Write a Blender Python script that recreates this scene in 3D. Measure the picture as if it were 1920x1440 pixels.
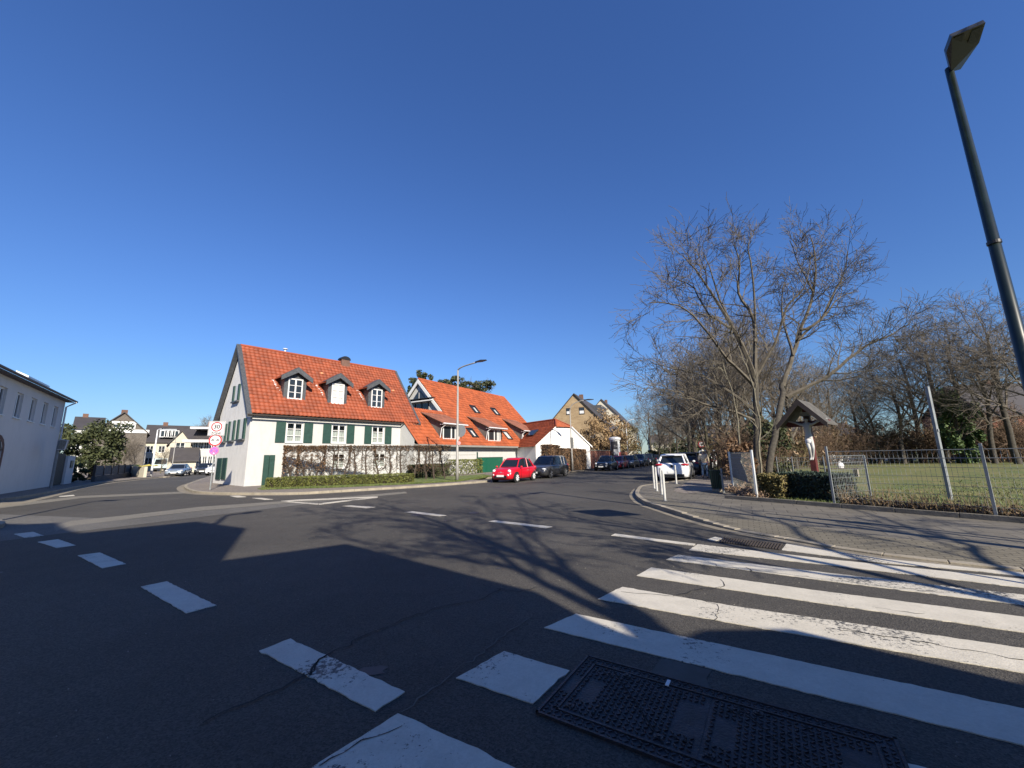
import bpy, bmesh, math, random
from mathutils import Vector, Matrix, noise as mnoise
S = bpy.context.scene
COL = S.collection
for _o in list(S.objects): bpy.data.objects.remove(_o)

# ------------------------------------------------------------ camera
F = 740.0; EYE = 1.55; PITCH = math.radians(10.45); ROLL = math.radians(1.0)
cam = bpy.data.cameras.new('camera'); camo = bpy.data.objects.new('camera', cam); COL.objects.link(camo)
cam.sensor_width = 36.0; cam.lens = F / 1920 * 36.0; cam.clip_start = 0.05; cam.clip_end = 3000
camo.matrix_world = Matrix.Translation((0, 0, EYE)) @ Matrix.Rotation(math.pi/2 + PITCH, 4, 'X') @ Matrix.Rotation(-ROLL, 4, 'Z')
S.camera = camo
# ------------------------------------------------------------ sky and sun
SUN_EL = math.radians(30.5); SUN_AZ = math.radians(151.5)
world = bpy.data.worlds.new("World"); S.world = world; world.use_nodes = True
wn = world.node_tree.nodes; wl = world.node_tree.links
sky = wn.new('ShaderNodeTexSky'); sky.sky_type = 'NISHITA'; sky.sun_disc = False
sky.sun_elevation = SUN_EL; sky.sun_rotation = SUN_AZ
sky.altitude = 0; sky.air_density = 1.5; sky.dust_density = 0.0; sky.ozone_density = 2.0
tint = wn.new('ShaderNodeMix'); tint.data_type = 'RGBA'; tint.blend_type = 'MULTIPLY'; tint.inputs[0].default_value = 1.0; tint.inputs[7].default_value = (.37, .585, 1.08, 1)   # deep blue of a clear, dry March day
wl.new(sky.outputs[0], tint.inputs[6]); wl.new(tint.outputs[2], wn['Background'].inputs[0]); wn['Background'].inputs[1].default_value = 0.073
sun = bpy.data.lights.new('sun', 'SUN'); sun.energy = 5.0; sun.angle = math.radians(0.5); sun.color = (1.0, 0.91, 0.76)
suno = bpy.data.objects.new('sun', sun); COL.objects.link(suno)
TOSUN = Vector((math.sin(SUN_AZ)*math.cos(SUN_EL), math.cos(SUN_AZ)*math.cos(SUN_EL), math.sin(SUN_EL)))
suno.rotation_euler = TOSUN.to_track_quat('Z', 'Y').to_euler(); suno.location = (20, -30, 40)
S.view_settings.view_transform = 'Standard'; S.view_settings.look = 'None'
S.view_settings.gamma = 1.0; S.view_settings.exposure = 0.84; S.view_settings.use_curve_mapping = False

# ------------------------------------------------------------ surveying helpers (photo pixel -> place on the ground)
_cp, _sp, _cr, _sr = math.cos(PITCH), math.sin(PITCH), math.cos(ROLL), math.sin(ROLL)
def ray(px, py):
    x = px - 960; y = 720 - py
    x, y = x*_cr + y*_sr, -x*_sr + y*_cr
    return (x, F*_cp - y*_sp, F*_sp + y*_cp)
def G(px, py, z=0.0):
    d = ray(px, py); t = (z - EYE)/d[2]; return (d[0]*t, d[1]*t)
def D(px, py, Y):
    d = ray(px, py); t = Y/d[1]; return (d[0]*t, Y, EYE + d[2]*t)
def W(px, py, A, d):
    r = ray(px, py); n = (d[1], -d[0])
    k = (A[0]*n[0] + A[1]*n[1])/(r[0]*n[0] + r[1]*n[1])
    return ((r[0]*k - A[0])*d[0] + (r[1]*k - A[1])*d[1], EYE + r[2]*k)
def PL(px, py, A, d, z0, a):
    r = ray(px, py); n = (-d[1], d[0]); ta = math.tan(math.radians(a))
    k = (z0 - EYE - ta*(A[0]*n[0] + A[1]*n[1]))/(r[2] - ta*(r[0]*n[0] + r[1]*n[1]))
    X, Y = r[0]*k, r[1]*k
    return ((X-A[0])*d[0] + (Y-A[1])*d[1], (X-A[0])*n[0] + (Y-A[1])*n[1], EYE + r[2]*k)
def HT(py, X, Y):
    lo, hi = -5.0, 60.0
    for _ in range(50):
        m = (lo+hi)/2; Z = m - EYE
        f = Y*_cp + Z*_sp; u = -Y*_sp + Z*_cp; x = X/f*F; y = u/f*F
        if 720 - (x*_sr + y*_cr) > py: lo = m
        else: hi = m
    return lo
def azd(a): a = math.radians(a); return (math.sin(a), math.cos(a))

# ------------------------------------------------------------ mesh helpers
def V(*a): return Vector(a)
class MB:
    def __init__(s): s.v = []; s.f = []; s.uv = None
    def add(s, vs, fs):
        n = len(s.v); s.v.extend([tuple(x) for x in vs]); s.f.extend([tuple(i+n for i in f) for f in fs]); return s
    def quad(s, a, b, c, d): return s.add([a, b, c, d], [(0, 1, 2, 3)])
    def tri(s, a, b, c): return s.add([a, b, c], [(0, 1, 2)])
    def box(s, c, size, ax=None, az=0.0):
        hx, hy, hz = size[0]/2, size[1]/2, size[2]/2
        if ax is None:
            ca, sa = math.cos(az), math.sin(az)
            ax = (V(ca, sa, 0), V(-sa, ca, 0), V(0, 0, 1))
        c = Vector(c); vs = []
        for k in (-1, 1):
            for i, j in ((-1, -1), (1, -1), (1, 1), (-1, 1)):
                vs.append(c + ax[0]*hx*i + ax[1]*hy*j + ax[2]*hz*k)
        return s.add(vs, [(3, 2, 1, 0), (4, 5, 6, 7), (0, 1, 5, 4), (1, 2, 6, 5), (2, 3, 7, 6), (3, 0, 4, 7)])
    def tube(s, pts, rs, n=8, caps=True):
        pts = [Vector(p) for p in pts]
        if not hasattr(rs, '__len__'): rs = [rs]*len(pts)
        up = None; base = len(s.v)
        for i, p in enumerate(pts):
            d = (pts[min(i+1, len(pts)-1)] - pts[max(i-1, 0)])
            if d.length < 1e-9: d = V(0, 0, 1)
            d.normalize()
            if up is None or abs(up.dot(d)) > .98:
                up = V(0, 0, 1) if abs(d.z) < .9 else V(1, 0, 0)
            a = d.cross(up).normalized(); b = d.cross(a)
            up = a.cross(d)
            for k in range(n):
                t = 2*math.pi*k/n
                s.v.append(tuple(p + (a*math.cos(t) + b*math.sin(t))*rs[i]))
        for i in range(len(pts)-1):
            for k in range(n):
                o = base + i*n; k2 = (k+1) % n
                s.f.append((o+k, o+k2, o+n+k2, o+n+k))
        if caps and n > 2:
            s.f.append(tuple(base+k for k in range(n-1, -1, -1))); o = base+(len(pts)-1)*n
            s.f.append(tuple(o+k for k in range(n)))
        return s
    def prism(s, poly, z0, z1):
        "closed vertical prism over a ground polygon (counter-clockwise)"
        n = len(poly)
        if sum(poly[i][0]*poly[(i+1) % n][1] - poly[(i+1) % n][0]*poly[i][1] for i in range(n)) < 0: poly = poly[::-1]
        vs = [(p[0], p[1], z0) for p in poly] + [(p[0], p[1], z1) for p in poly]
        return s.add(vs, [tuple(range(n-1, -1, -1)), tuple(range(n, 2*n))] + [(i, (i+1) % n, n+(i+1) % n, n+i) for i in range(n)])
    def extr(s, poly, off):
        "3-D polygon pushed along a vector"
        n = len(poly); off = Vector(off); P = [Vector(p) for p in poly]
        return s.add(P + [p+off for p in P], [tuple(range(n-1, -1, -1)), tuple(range(n, 2*n))] + [(i, (i+1) % n, n+(i+1) % n, n+i) for i in range(n)])
    def loft(s, rings, closed=True, caps=True):
        n = len(rings[0]); base = len(s.v)
        for r in rings: s.v.extend([tuple(p) for p in r])
        for i in range(len(rings)-1):
            for k in range(n if closed else n-1):
                o = base+i*n; k2 = (k+1) % n
                s.f.append((o+k, o+k2, o+n+k2, o+n+k))
        if caps:
            s.f.append(tuple(base+k for k in range(n-1, -1, -1))); o = base+(len(rings)-1)*n
            s.f.append(tuple(o+k for k in range(n)))
        return s
    def cyl(s, c, r, h, ax=(0, 0, 1), n=16):
        c = Vector(c); a = Vector(ax).normalized()
        return s.tube([c - a*h/2, c + a*h/2], r, n)
    def ball(s, c, r, nu=10, nv=7):
        c = Vector(c); r = Vector(r) if hasattr(r, '__len__') else V(r, r, r)
        rings = []
        for j in range(nv):
            t = math.pi*(j+.5)/nv - math.pi/2
            rings.append([c + V(r.x*math.cos(t)*math.cos(2*math.pi*k/nu), r.y*math.cos(t)*math.sin(2*math.pi*k/nu), r.z*math.sin(t)) for k in range(nu)])
        return s.loft(rings)
    def mesh(s, name, smooth=False):
        m = bpy.data.meshes.new(name); m.from_pydata(s.v, [], s.f); m.update()
        if smooth: m.shade_smooth()
        return m
def setp(o, label=None, cat=None, group=None, kind=None):
    if label: o['label'] = label
    if cat: o['category'] = cat
    if group: o['group'] = group
    if kind: o['kind'] = kind
    return o
def link(name, me, m=None, parent=None, smooth=False, bevel=0, loc=None):
    if isinstance(me, MB): me = me.mesh(name, smooth)
    if m is not None and not me.materials: me.materials.append(m)
    o = bpy.data.objects.new(name, me); COL.objects.link(o)
    if parent is not None:
        o.parent = parent
        w = V(0, 0, 0); p = parent
        while p is not None:
            if not p.get('_local'): w += p.location
            p = p.parent
        # meshes are given in place coordinates; a part sits relative to its thing
        if not parent.get('_local') and not parent.get('_sub'): o.location = -parent.location
    if bevel:
        b = o.modifiers.new('bevel', 'BEVEL'); b.width = bevel; b.segments = 2; b.limit_method = 'ANGLE'
    return o
def sub(name, me, m, part, smooth=False, bevel=0):
    "sub-part of a part (the part's mesh shares the coordinates of its thing)"
    o = link(name, me, m, None, smooth, bevel); o.parent = part; return o
def thing(name, label, cat, loc=(0, 0, 0), group=None, local=False, kind=None):
    o = bpy.data.objects.new(name, None); COL.objects.link(o); o.location = Vector(loc) if not local else V(0, 0, 0)
    o.empty_display_size = .2
    if local: o['_local'] = 1
    return setp(o, label, cat, group, kind)
def copy_tree(o, parent=None):
    c = o.copy(); COL.objects.link(c); c.parent = parent
    for ch in [x for x in o.children]: copy_tree(ch, c)
    return c

# ------------------------------------------------------------ materials
MATS = {}
def M(name, rgb, rough=.8, var=.12, scale=4.0, bump=0.0, bscale=40.0, metal=0.0, detail=4, rgb2=None, fac=(.45, .62), stretch=None, spec=None, coat=0.0, emis=None):
    if name in MATS: return MATS[name]
    m = bpy.data.materials.new(name); m.use_nodes = True; MATS[name] = m
    nt = m.node_tree; N = nt.nodes; L = nt.links; b = N['Principled BSDF']
    b.inputs['Roughness'].default_value = rough; b.inputs['Metallic'].default_value = metal
    if spec is not None: b.inputs['Specular IOR Level'].default_value = spec
    if coat: b.inputs['Coat Weight'].default_value = coat; b.inputs['Coat Roughness'].default_value = .05
    tc = N.new('ShaderNodeTexCoord'); src = tc.outputs['Object']
    if stretch:
        mp = N.new('ShaderNodeMapping'); mp.inputs['Scale'].default_value = stretch; L.new(src, mp.inputs[0]); src = mp.outputs[0]
    if var > 0 or rgb2:
        nz = N.new('ShaderNodeTexNoise'); nz.inputs['Scale'].default_value = scale; nz.inputs['Detail'].default_value = detail; nz.inputs['Roughness'].default_value = .6
        L.new(src, nz.inputs['Vector'])
        cr = N.new('ShaderNodeValToRGB'); L.new(nz.outputs['Fac'], cr.inputs[0])
        if rgb2: a, c = rgb, rgb2
        else: a = tuple(x*(1-var) for x in rgb); c = tuple(min(1, x*(1+var)) for x in rgb)
        cr.color_ramp.elements[0].position = fac[0] if rgb2 else .35; cr.color_ramp.elements[1].position = fac[1] if rgb2 else .65
        cr.color_ramp.elements[0].color = (*a, 1); cr.color_ramp.elements[1].color = (*c, 1)
        L.new(cr.outputs[0], b.inputs['Base Color'])
    else: b.inputs['Base Color'].default_value = (*rgb, 1)
    if bump:
        n2 = N.new('ShaderNodeTexNoise'); n2.inputs['Scale'].default_value = bscale; n2.inputs['Detail'].default_value = 5
        L.new(tc.outputs['Object'], n2.inputs['Vector'])
        bp = N.new('ShaderNodeBump'); bp.inputs['Strength'].default_value = bump; bp.inputs['Distance'].default_value = .02
        L.new(n2.outputs['Fac'], bp.inputs['Height']); L.new(bp.outputs[0], b.inputs['Normal'])
    return m
def nodes(m): return m.node_tree.nodes, m.node_tree.links, m.node_tree.nodes['Principled BSDF']
def mixc(N, L, fac, a, b, mode='MIX'):
    x = N.new('ShaderNodeMix'); x.data_type = 'RGBA'; x.blend_type = mode
    for i, s_ in ((0, fac), (6, a), (7, b)):
        if isinstance(s_, bpy.types.NodeSocket): L.new(s_, x.inputs[i])
        elif i == 0: x.inputs[0].default_value = s_
        else: x.inputs[i].default_value = (*s_, 1)
    return x.outputs[2]
def ntex(N, L, src, scale, detail=4, rough=.6, lo=0., hi=1.):
    n = N.new('ShaderNodeTexNoise'); n.inputs['Scale'].default_value = scale; n.inputs['Detail'].default_value = detail; n.inputs['Roughness'].default_value = rough
    L.new(src, n.inputs['Vector'])
    r = N.new('ShaderNodeMapRange'); r.inputs[1].default_value = lo; r.inputs[2].default_value = hi; L.new(n.outputs['Fac'], r.inputs[0])
    return r.outputs[0]

def asphalt_mat(name, base, patch=.18, grain=1.0):
    m = M(name, base, .85, 0); N, L, b = nodes(m)
    tc = N.new('ShaderNodeTexCoord'); o = tc.outputs['Object']
    big = ntex(N, L, o, .18, 5, .6, .35, .68)
    fine = ntex(N, L, o, 55, 3, .75, .3, .7)
    mid = ntex(N, L, o, 2.2, 6, .7, .35, .68)
    c = mixc(N, L, big, tuple(x*(1-patch) for x in base), tuple(x*(1+patch) for x in base))
    c = mixc(N, L, mid, mixc(N, L, 1, c, (.9, .9, .9), 'MULTIPLY'), mixc(N, L, 1, c, (1.1, 1.1, 1.08), 'MULTIPLY'))
    vo = N.new('ShaderNodeTexVoronoi'); vo.inputs['Scale'].default_value = 95; L.new(o, vo.inputs['Vector'])
    r = N.new('ShaderNodeMapRange'); r.inputs[1].default_value = 0.0; r.inputs[2].default_value = 1.0; r.inputs[3].default_value = 1-.45*grain; r.inputs[4].default_value = 1+.7*grain
    sp = N.new('ShaderNodeSeparateColor'); L.new(vo.outputs['Color'], sp.inputs[0]); L.new(sp.outputs[0], r.inputs[0])
    cm = N.new('ShaderNodeCombineColor')
    for i in range(3): L.new(r.outputs[0], cm.inputs[i])
    c = mixc(N, L, 1, c, cm.outputs[0], 'MULTIPLY')
    L.new(c, b.inputs['Base Color'])
    bp = N.new('ShaderNodeBump'); bp.inputs['Strength'].default_value = .55; bp.inputs['Distance'].default_value = .008
    ad = N.new('ShaderNodeMath'); L.new(fine, ad.inputs[0]); L.new(vo.outputs['Distance'], ad.inputs[1]); L.new(ad.outputs[0], bp.inputs['Height']); L.new(bp.outputs[0], b.inputs['Normal'])
    return m
def paint_mat(name, base, wear=.62):
    "road paint, worn through to the asphalt in specks and streaks"
    m = M(name, base, .6, 0); N, L, b = nodes(m)
    tc = N.new('ShaderNodeTexCoord'); o = tc.outputs['Object']
    a = ntex(N, L, o, 1.1, 2, .5, 0, 1); f = ntex(N, L, o, 26, 6, .8, 0, 1)
    ad = N.new('ShaderNodeMath'); ad.operation = 'MULTIPLY'; L.new(a, ad.inputs[0]); L.new(f, ad.inputs[1])
    r = N.new('ShaderNodeMapRange'); r.inputs[1].default_value = wear-.28; r.inputs[2].default_value = wear-.24; L.new(ad.outputs[0], r.inputs[0])
    dirt = ntex(N, L, o, 3.5, 6, .7, .3, .75)
    c = mixc(N, L, dirt, tuple(x*1.05 for x in base), tuple(x*.8 for x in base))
    fine = ntex(N, L, o, 60, 3, .7, .35, .7)
    c = mixc(N, L, fine, c, mixc(N, L, 1, c, (.86, .86, .84), 'MULTIPLY'))
    c = mixc(N, L, r.outputs[0], c, (.06, .06, .058))
    L.new(c, b.inputs['Base Color'])
    bp = N.new('ShaderNodeBump'); bp.inputs['Strength'].default_value = .3; bp.inputs['Distance'].default_value = .005; L.new(fine, bp.inputs['Height']); L.new(bp.outputs[0], b.inputs['Normal'])
    return m
def slab_mat(name, base, sx, sy, ang, mortar=.012):
    m = M(name, base, .85, 0); N, L, b = nodes(m)
    tc = N.new('ShaderNodeTexCoord'); mp = N.new('ShaderNodeMapping'); mp.inputs['Rotation'].default_value = (0, 0, ang); L.new(tc.outputs['Object'], mp.inputs[0])
    br = N.new('ShaderNodeTexBrick'); br.inputs['Scale'].default_value = 1; br.inputs['Brick Width'].default_value = sx; br.inputs['Row Height'].default_value = sy
    br.inputs['Mortar Size'].default_value = mortar; br.inputs['Mortar Smooth'].default_value = .3; br.inputs['Bias'].default_value = -.2
    br.inputs['Color1'].default_value = (*[x*.88 for x in base], 1); br.inputs['Color2'].default_value = (*[x*1.1 for x in base], 1); br.inputs['Mortar'].default_value = (*[x*.42 for x in base], 1)
    L.new(mp.outputs[0], br.inputs['Vector'])
    n1 = ntex(N, L, tc.outputs['Object'], 1.5, 6, .7, .3, .7); n2 = ntex(N, L, tc.outputs['Object'], 45, 3, .7, .3, .7)
    c = mixc(N, L, n1, mixc(N, L, 1, br.outputs[0], (.78, .78, .76), 'MULTIPLY'), br.outputs[0])
    c = mixc(N, L, n2, mixc(N, L, 1, c, (.82, .82, .82), 'MULTIPLY'), mixc(N, L, 1, c, (1.15, 1.15, 1.12), 'MULTIPLY'))
    L.new(c, b.inputs['Base Color'])
    bp = N.new('ShaderNodeBump'); bp.inputs['Strength'].default_value = .5; bp.inputs['Distance'].default_value = .01; L.new(br.outputs['Fac'], bp.inputs['Height']); bp.invert = True; L.new(bp.outputs[0], b.inputs['Normal'])
    return m
def tile_mat(name, base):
    "clay tiles: every tile its own tone (UV counts tiles)"
    m = M(name, base, .7, 0); N, L, b = nodes(m)
    tc = N.new('ShaderNodeTexCoord'); fl = N.new('ShaderNodeVectorMath'); fl.operation = 'FLOOR'; L.new(tc.outputs['UV'], fl.inputs[0])
    wn_ = N.new('ShaderNodeTexWhiteNoise'); wn_.noise_dimensions = '2D'; L.new(fl.outputs[0], wn_.inputs['Vector'])
    c = mixc(N, L, wn_.outputs[0], tuple(x*.74 for x in base), tuple(x*1.16 for x in base))
    st = ntex(N, L, tc.outputs['Object'], .7, 5, .65, .4, .75)
    c = mixc(N, L, st, c, mixc(N, L, 1, c, (.72, .7, .7), 'MULTIPLY'))
    ln = ntex(N, L, tc.outputs['Object'], 9, 5, .75, .55, .75)
    c = mixc(N, L, ln, c, mixc(N, L, 1, c, (.8, .85, .9), 'MULTIPLY'))
    L.new(c, b.inputs['Base Color'])
    return m
def plaster_mat(name, base, streak=.2):
    m = M(name, base, .9, 0); N, L, b = nodes(m)
    tc = N.new('ShaderNodeTexCoord'); o = tc.outputs['Object']
    mp = N.new('ShaderNodeMapping'); mp.inputs['Scale'].default_value = (1, 1, .42); L.new(o, mp.inputs[0])
    s1 = ntex(N, L, mp.outputs[0], 2.6, 6, .7, .48, .8); s2 = ntex(N, L, o, .5, 4, .6, .4, .75)
    c = mixc(N, L, s2, base, tuple(x*(1-streak*.4) for x in base)); c = mixc(N, L, s1, c, tuple(x*(1-streak) for x in base))
    L.new(c, b.inputs['Base Color'])
    bm_ = ntex(N, L, o, 30, 6, .7); bp = N.new('ShaderNodeBump'); bp.inputs['Strength'].default_value = .25; bp.inputs['Distance'].default_value = .02; L.new(bm_, bp.inputs['Height']); L.new(bp.outputs[0], b.inputs['Normal'])
    return m
def brick_mat(name, c1, c2, mo, w=.24, h=.075):
    m = M(name, c1, .9, 0); N, L, b = nodes(m)
    tc = N.new('ShaderNodeTexCoord'); mp = N.new('ShaderNodeSeparateXYZ'); L.new(tc.outputs['Object'], mp.inputs[0])
    ad = N.new('ShaderNodeMath'); L.new(mp.outputs[0], ad.inputs[0]); L.new(mp.outputs[1], ad.inputs[1])
    cb = N.new('ShaderNodeCombineXYZ'); L.new(ad.outputs[0], cb.inputs[0]); L.new(mp.outputs[2], cb.inputs[1])
    br = N.new('ShaderNodeTexBrick'); br.inputs['Scale'].default_value = 1; br.inputs['Brick Width'].default_value = w; br.inputs['Row Height'].default_value = h; br.inputs['Mortar Size'].default_value = .008
    br.inputs['Color1'].default_value = (*c1, 1); br.inputs['Color2'].default_value = (*c2, 1); br.inputs['Mortar'].default_value = (*mo, 1)
    L.new(cb.outputs[0], br.inputs['Vector'])
    n1 = ntex(N, L, tc.outputs['Object'], .6, 5, .65, .35, .7)
    L.new(mixc(N, L, n1, br.outputs[0], mixc(N, L, 1, br.outputs[0], (.72, .7, .68), 'MULTIPLY')), b.inputs['Base Color'])
    return m
def leaf_mat(name, a, b_, scale=6):
    m = M(name, a, .7, 0, rgb2=b_, scale=scale, fac=(.38, .62)); 
    return m

A_ROAD = asphalt_mat('asphalt', (.049, .0445, .0385), .28)
A_LIGHT = asphalt_mat('asphalt_light', (.15, .138, .115), .1, .6)
A_WALK = asphalt_mat('asphalt_walk', (.17, .145, .125), .15, .7)
PAINT = paint_mat('road_paint', (.57, .53, .45), .60)
SLAB = slab_mat('paving_slabs', (.145, .13, .108), .5, .5, math.radians(30))
SLAB2 = slab_mat('paving_blocks', (.16, .142, .108), .2, .1, math.radians(30), .008)
KERB = M('kerb_stone', (.25, .22, .17), .85, .18, 3, .3, 30)
GUTTER = M('gutter_stone', (.19, .165, .125), .85, .2, 2, .3, 30)
WHITEWALL = plaster_mat('white_plaster', (.46, .46, .45), .16)
GABLEWALL = plaster_mat('weathered_plaster', (.74, .73, .70), .25)
PLAINWALL = plaster_mat('smooth_plaster', (.62, .60, .57), .1)
CREAM = plaster_mat('cream_plaster', (.50, .46, .37), .12)
TILE1 = tile_mat('clay_tiles_rust', (.25, .055, .020))
TILE2 = tile_mat('clay_tiles_orange', (.34, .079, .024))
TILE3 = tile_mat('clay_tiles_aged', (.22, .085, .052))
DTILE = tile_mat('dark_tiles', (.05, .045, .045))
SLATE = M('slate', (.06, .064, .07), .5, .25, 8, .3, 20)
SHINGLE = M('shingle', (.11, .095, .08), .85, .25, 6, .4, 15)
GREEN = M('shutter_green', (.012, .045, .035), .55, .15, 5)
GARAGE = M('garage_green', (.006, .085, .05), .5, .06, 2)
WHITE = M('white_frame', (.62, .62, .61), .45, .04, 3)
OFFW = M('off_white_metal', (.62, .63, .64), .4, .05)
GLASS = M('window_glass', (.02, .025, .03), .08, 0, spec=.8)
CURTAIN = M('net_curtain', (.45, .45, .43), .8, .2, 14, stretch=(3, 3, .4))
DARK = M('dark_trim', (.02, .02, .022), .5, .1)
WOODD = M('dark_wood', (.035, .025, .02), .7, .25, 8, stretch=(1, 1, 6))
REDWOOD = M('red_stained_beam', (.095, .017, .014), .55, .3, 10, .2, 30)
GALV = M('galvanised_steel', (.23, .245, .25), .5, .15, 6, metal=.2)
GALVD = M('wire_grey', (.2, .215, .22), .5, .1, 6, metal=.3)
POST_G = M('lamp_green_paint', (.006, .012, .009), .35, .25, 6, coat=.25)
POST_GR = M('lamp_grey_paint', (.27, .26, .24), .5, .1, 3)
BLACKM = M('black_metal', (.012, .012, .014), .4, .1)
IRON = M('cast_iron', (.034, .030, .034), .55, .35, 10, .4, 60, metal=.2)
BARK = M('bark', (.052, .045, .035), .9, .35, 9, .5, 30)
BARK2 = M('bark_pale', (.14, .125, .09), .9, .3, 9)
BARK3 = M('bark_mossy', (.10, .09, .055), .9, .35, 5)
TWIG = M('twig', (.125, .105, .082), .9, .3, 3)
DRY = leaf_mat('dry_leaf', (.10, .058, .03), (.23, .15, .08), 4)
BEECH = leaf_mat('brown_beech_leaf', (.085, .045, .022), (.19, .11, .055), 5)
EVERG = leaf_mat('evergreen_leaf', (.016, .026, .009), (.065, .075, .022), 3)
BOXH = leaf_mat('box_hedge_leaf', (.045, .055, .012), (.16, .17, .035), 7)
IVY = leaf_mat('ivy_leaf', (.02, .05, .012), (.09, .14, .035), 5)
CONIF = leaf_mat('conifer_needle', (.012, .028, .018), (.035, .055, .035), 3)
PINE = leaf_mat('pine_needle', (.03, .04, .015), (.085, .09, .035), 2)
GRASS = leaf_mat('grass', (.055, .085, .016), (.125, .15, .036), 2)
LAWN = M('meadow_turf', (.075, .10, .018), .95, 0, rgb2=(.17, .14, .05), scale=.8, detail=8, fac=(.38, .7), bump=.6, bscale=25)
VERGE = M('verge_turf', (.07, .105, .02), .95, 0, rgb2=(.16, .17, .05), scale=2.5, detail=8, bump=.6, bscale=25)
SOIL = M('earth', (.06, .045, .03), .95, .3, 5, .6, 20)
REDBR = brick_mat('red_brick', (.22, .065, .04), (.3, .1, .06), (.2, .17, .14))
TANBR = brick_mat('tan_brick', (.30, .21, .115), (.39, .29, .165), (.33, .27, .2), .5, .16)
DKBR = brick_mat('brown_brick', (.13, .06, .04), (.17, .08, .055), (.14, .12, .1))
SIGNW = M('sign_white', (.62, .61, .61), .4, .02)
SIGNR = M('sign_red', (.5, .02, .03), .4, .05)
SIGNB = M('sign_back_grey', (.25, .26, .27), .5, .08)
STATUE = M('painted_stone', (.38, .375, .36), .6, .06, 8)
GRAVELW = M('grey_privacy_strip', (.21, .215, .19), .9, .35, 26, .5, 50)
RUBBER = M('rubber', (.012, .012, .013), .8, 0)
ALLOY = M('alloy', (.5, .5, .52), .3, .05, metal=.7)
WHITECAP = M('white_wheel', (.75, .75, .76), .4, .03)
LENS = M('lamp_lens', (.62, .64, .66), .12, .1, 20, spec=.8)
TAIL = M('tail_lens', (.35, .01, .015), .15, .15, 20, spec=.8)
PLATE = M('plate_white', (.72, .72, .7), .4, 0)
CARGLASS = M('car_glass', (.012, .016, .02), .05, 0, spec=.9)
def paint(name, rgb, metal=0.0): return M(name, rgb, .28, .03, 2, coat=.8, metal=metal)
# ============================================================ THE SETTING
rng = random.Random(7)
def sheet(name, poly, z, m, kind='structure'):
    mb = MB(); mb.add([(p[0], p[1], z) for p in poly], [tuple(range(len(poly)))])
    return setp(link(name, mb, m), kind=kind)
gm = MB(); gm.quad((-700, -300, -.03), (700, -300, -.03), (700, 900, -.03), (-700, 900, -.03))
setp(link('ground', gm, M('far_ground', (.09, .085, .05), .95, .3, .05)), kind='structure')
rd = MB(); NX, NY = 60, 60
X0, X1, Y0, Y1 = -75, 75, -30, 190
def road_z(x, y): return 0.0
rd.quad((X0, Y0, 0), (X1, Y0, 0), (X1, Y1, 0), (X0, Y1, 0))
setp(link('road', rd, A_ROAD), kind='structure')

PZ = .10    # pavement height
def smooth_line(pts, k=3):
    "Catmull-Rom through ground points"
    out = []
    for i in range(len(pts)-1):
        p0, p1, p2, p3 = pts[max(i-1, 0)], pts[i], pts[i+1], pts[min(i+2, len(pts)-1)]
        for j in range(k):
            t = j/k
            out.append(tuple(.5*((2*p1[c]) + (-p0[c]+p2[c])*t + (2*p0[c]-5*p1[c]+4*p2[c]-p3[c])*t*t + (-p0[c]+3*p1[c]-3*p2[c]+p3[c])*t**3) for c in (0, 1)))
    out.append(pts[-1]); return out
def offset_line(pts, w):
    out = []
    for i, p in enumerate(pts):
        a = pts[max(i-1, 0)]; b = pts[min(i+1, len(pts)-1)]
        d = Vector((b[0]-a[0], b[1]-a[1])); d.normalize()
        out.append((p[0]-d.y*w, p[1]+d.x*w))
    return out
def kerb(name, pts, side, w=.15, h=PZ+.012, m=KERB, z0=-.02, hf=None):
    inner = offset_line(pts, w*side); mb = MB()
    for i in range(len(pts)-1):
        a, b, c, d = pts[i], pts[i+1], inner[i+1], inner[i]
        L = math.hypot(b[0]-a[0], b[1]-a[1]); n = max(1, int(L/1.0))
        for j in range(n):
            t0, t1 = j/n+.004/L, (j+1)/n-.004/L; dz = rng.uniform(-.004, .004)
            q = [tuple(a[c_]*(1-t)+b[c_]*t for c_ in (0, 1)) for t in (t0, t1)] + [tuple(d[c_]*(1-t)+c[c_]*t for c_ in (0, 1)) for t in (t1, t0)]
            mb.prism(q, z0, (hf(i+(j+.5)/n) if hf else h)+dz)
    return setp(link(name, mb, m, bevel=.01), kind='structure'), inner
def gutter(name, pts, side, w=.3):
    o = offset_line(pts, -w*side); mb = MB()
    for i in range(len(pts)-1):
        mb.quad((*pts[i], .006), (*pts[i+1], .006), (*o[i+1], .006), (*o[i], .006))
    return setp(link(name, mb, GUTTER), kind='structure')

# --- right pavement (zebra end, bollards, wayside cross)
R2 = azd(30.5)
rk = [G(x, y) for x, y in ((1204, 914), (1197.5, 917), (1191, 928), (1198, 939), (1213, 948), (1228, 953), (1300, 976), (1378, 996), (1472, 1013), (1560, 1029), (1655, 1043), (1780, 1058), (1920, 1073))]
e0, e1 = rk[-2], rk[-1]; dd_ = Vector((e1[0]-e0[0], e1[1]-e0[1])).normalized()
rk.append((e1[0]+dd_.x*14, e1[1]+dd_.y*14))
rk = smooth_line(rk[:9], 4)+rk[9:]
def low(i): t = min(1, max(0, (i-22)/6)); return (PZ+.012)*(1-t)+.035*t
_, rin = kerb('kerb_right', rk, 1, hf=low)
r_in2 = offset_line(rk, 1.15)
gutter('gutter_right', rk[4:], 1, .22)
bayA = G(1286, 902.5); bayFar = (bayA[0]+R2[0]*120, bayA[1]+R2[1]*120)
side = [bayA, bayFar]
_, sin_ = kerb('kerb_parking_bay', side, -1, .12)
_, bin_ = kerb('kerb_bay_end', [rk[0], bayA], -1, .12)
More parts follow.
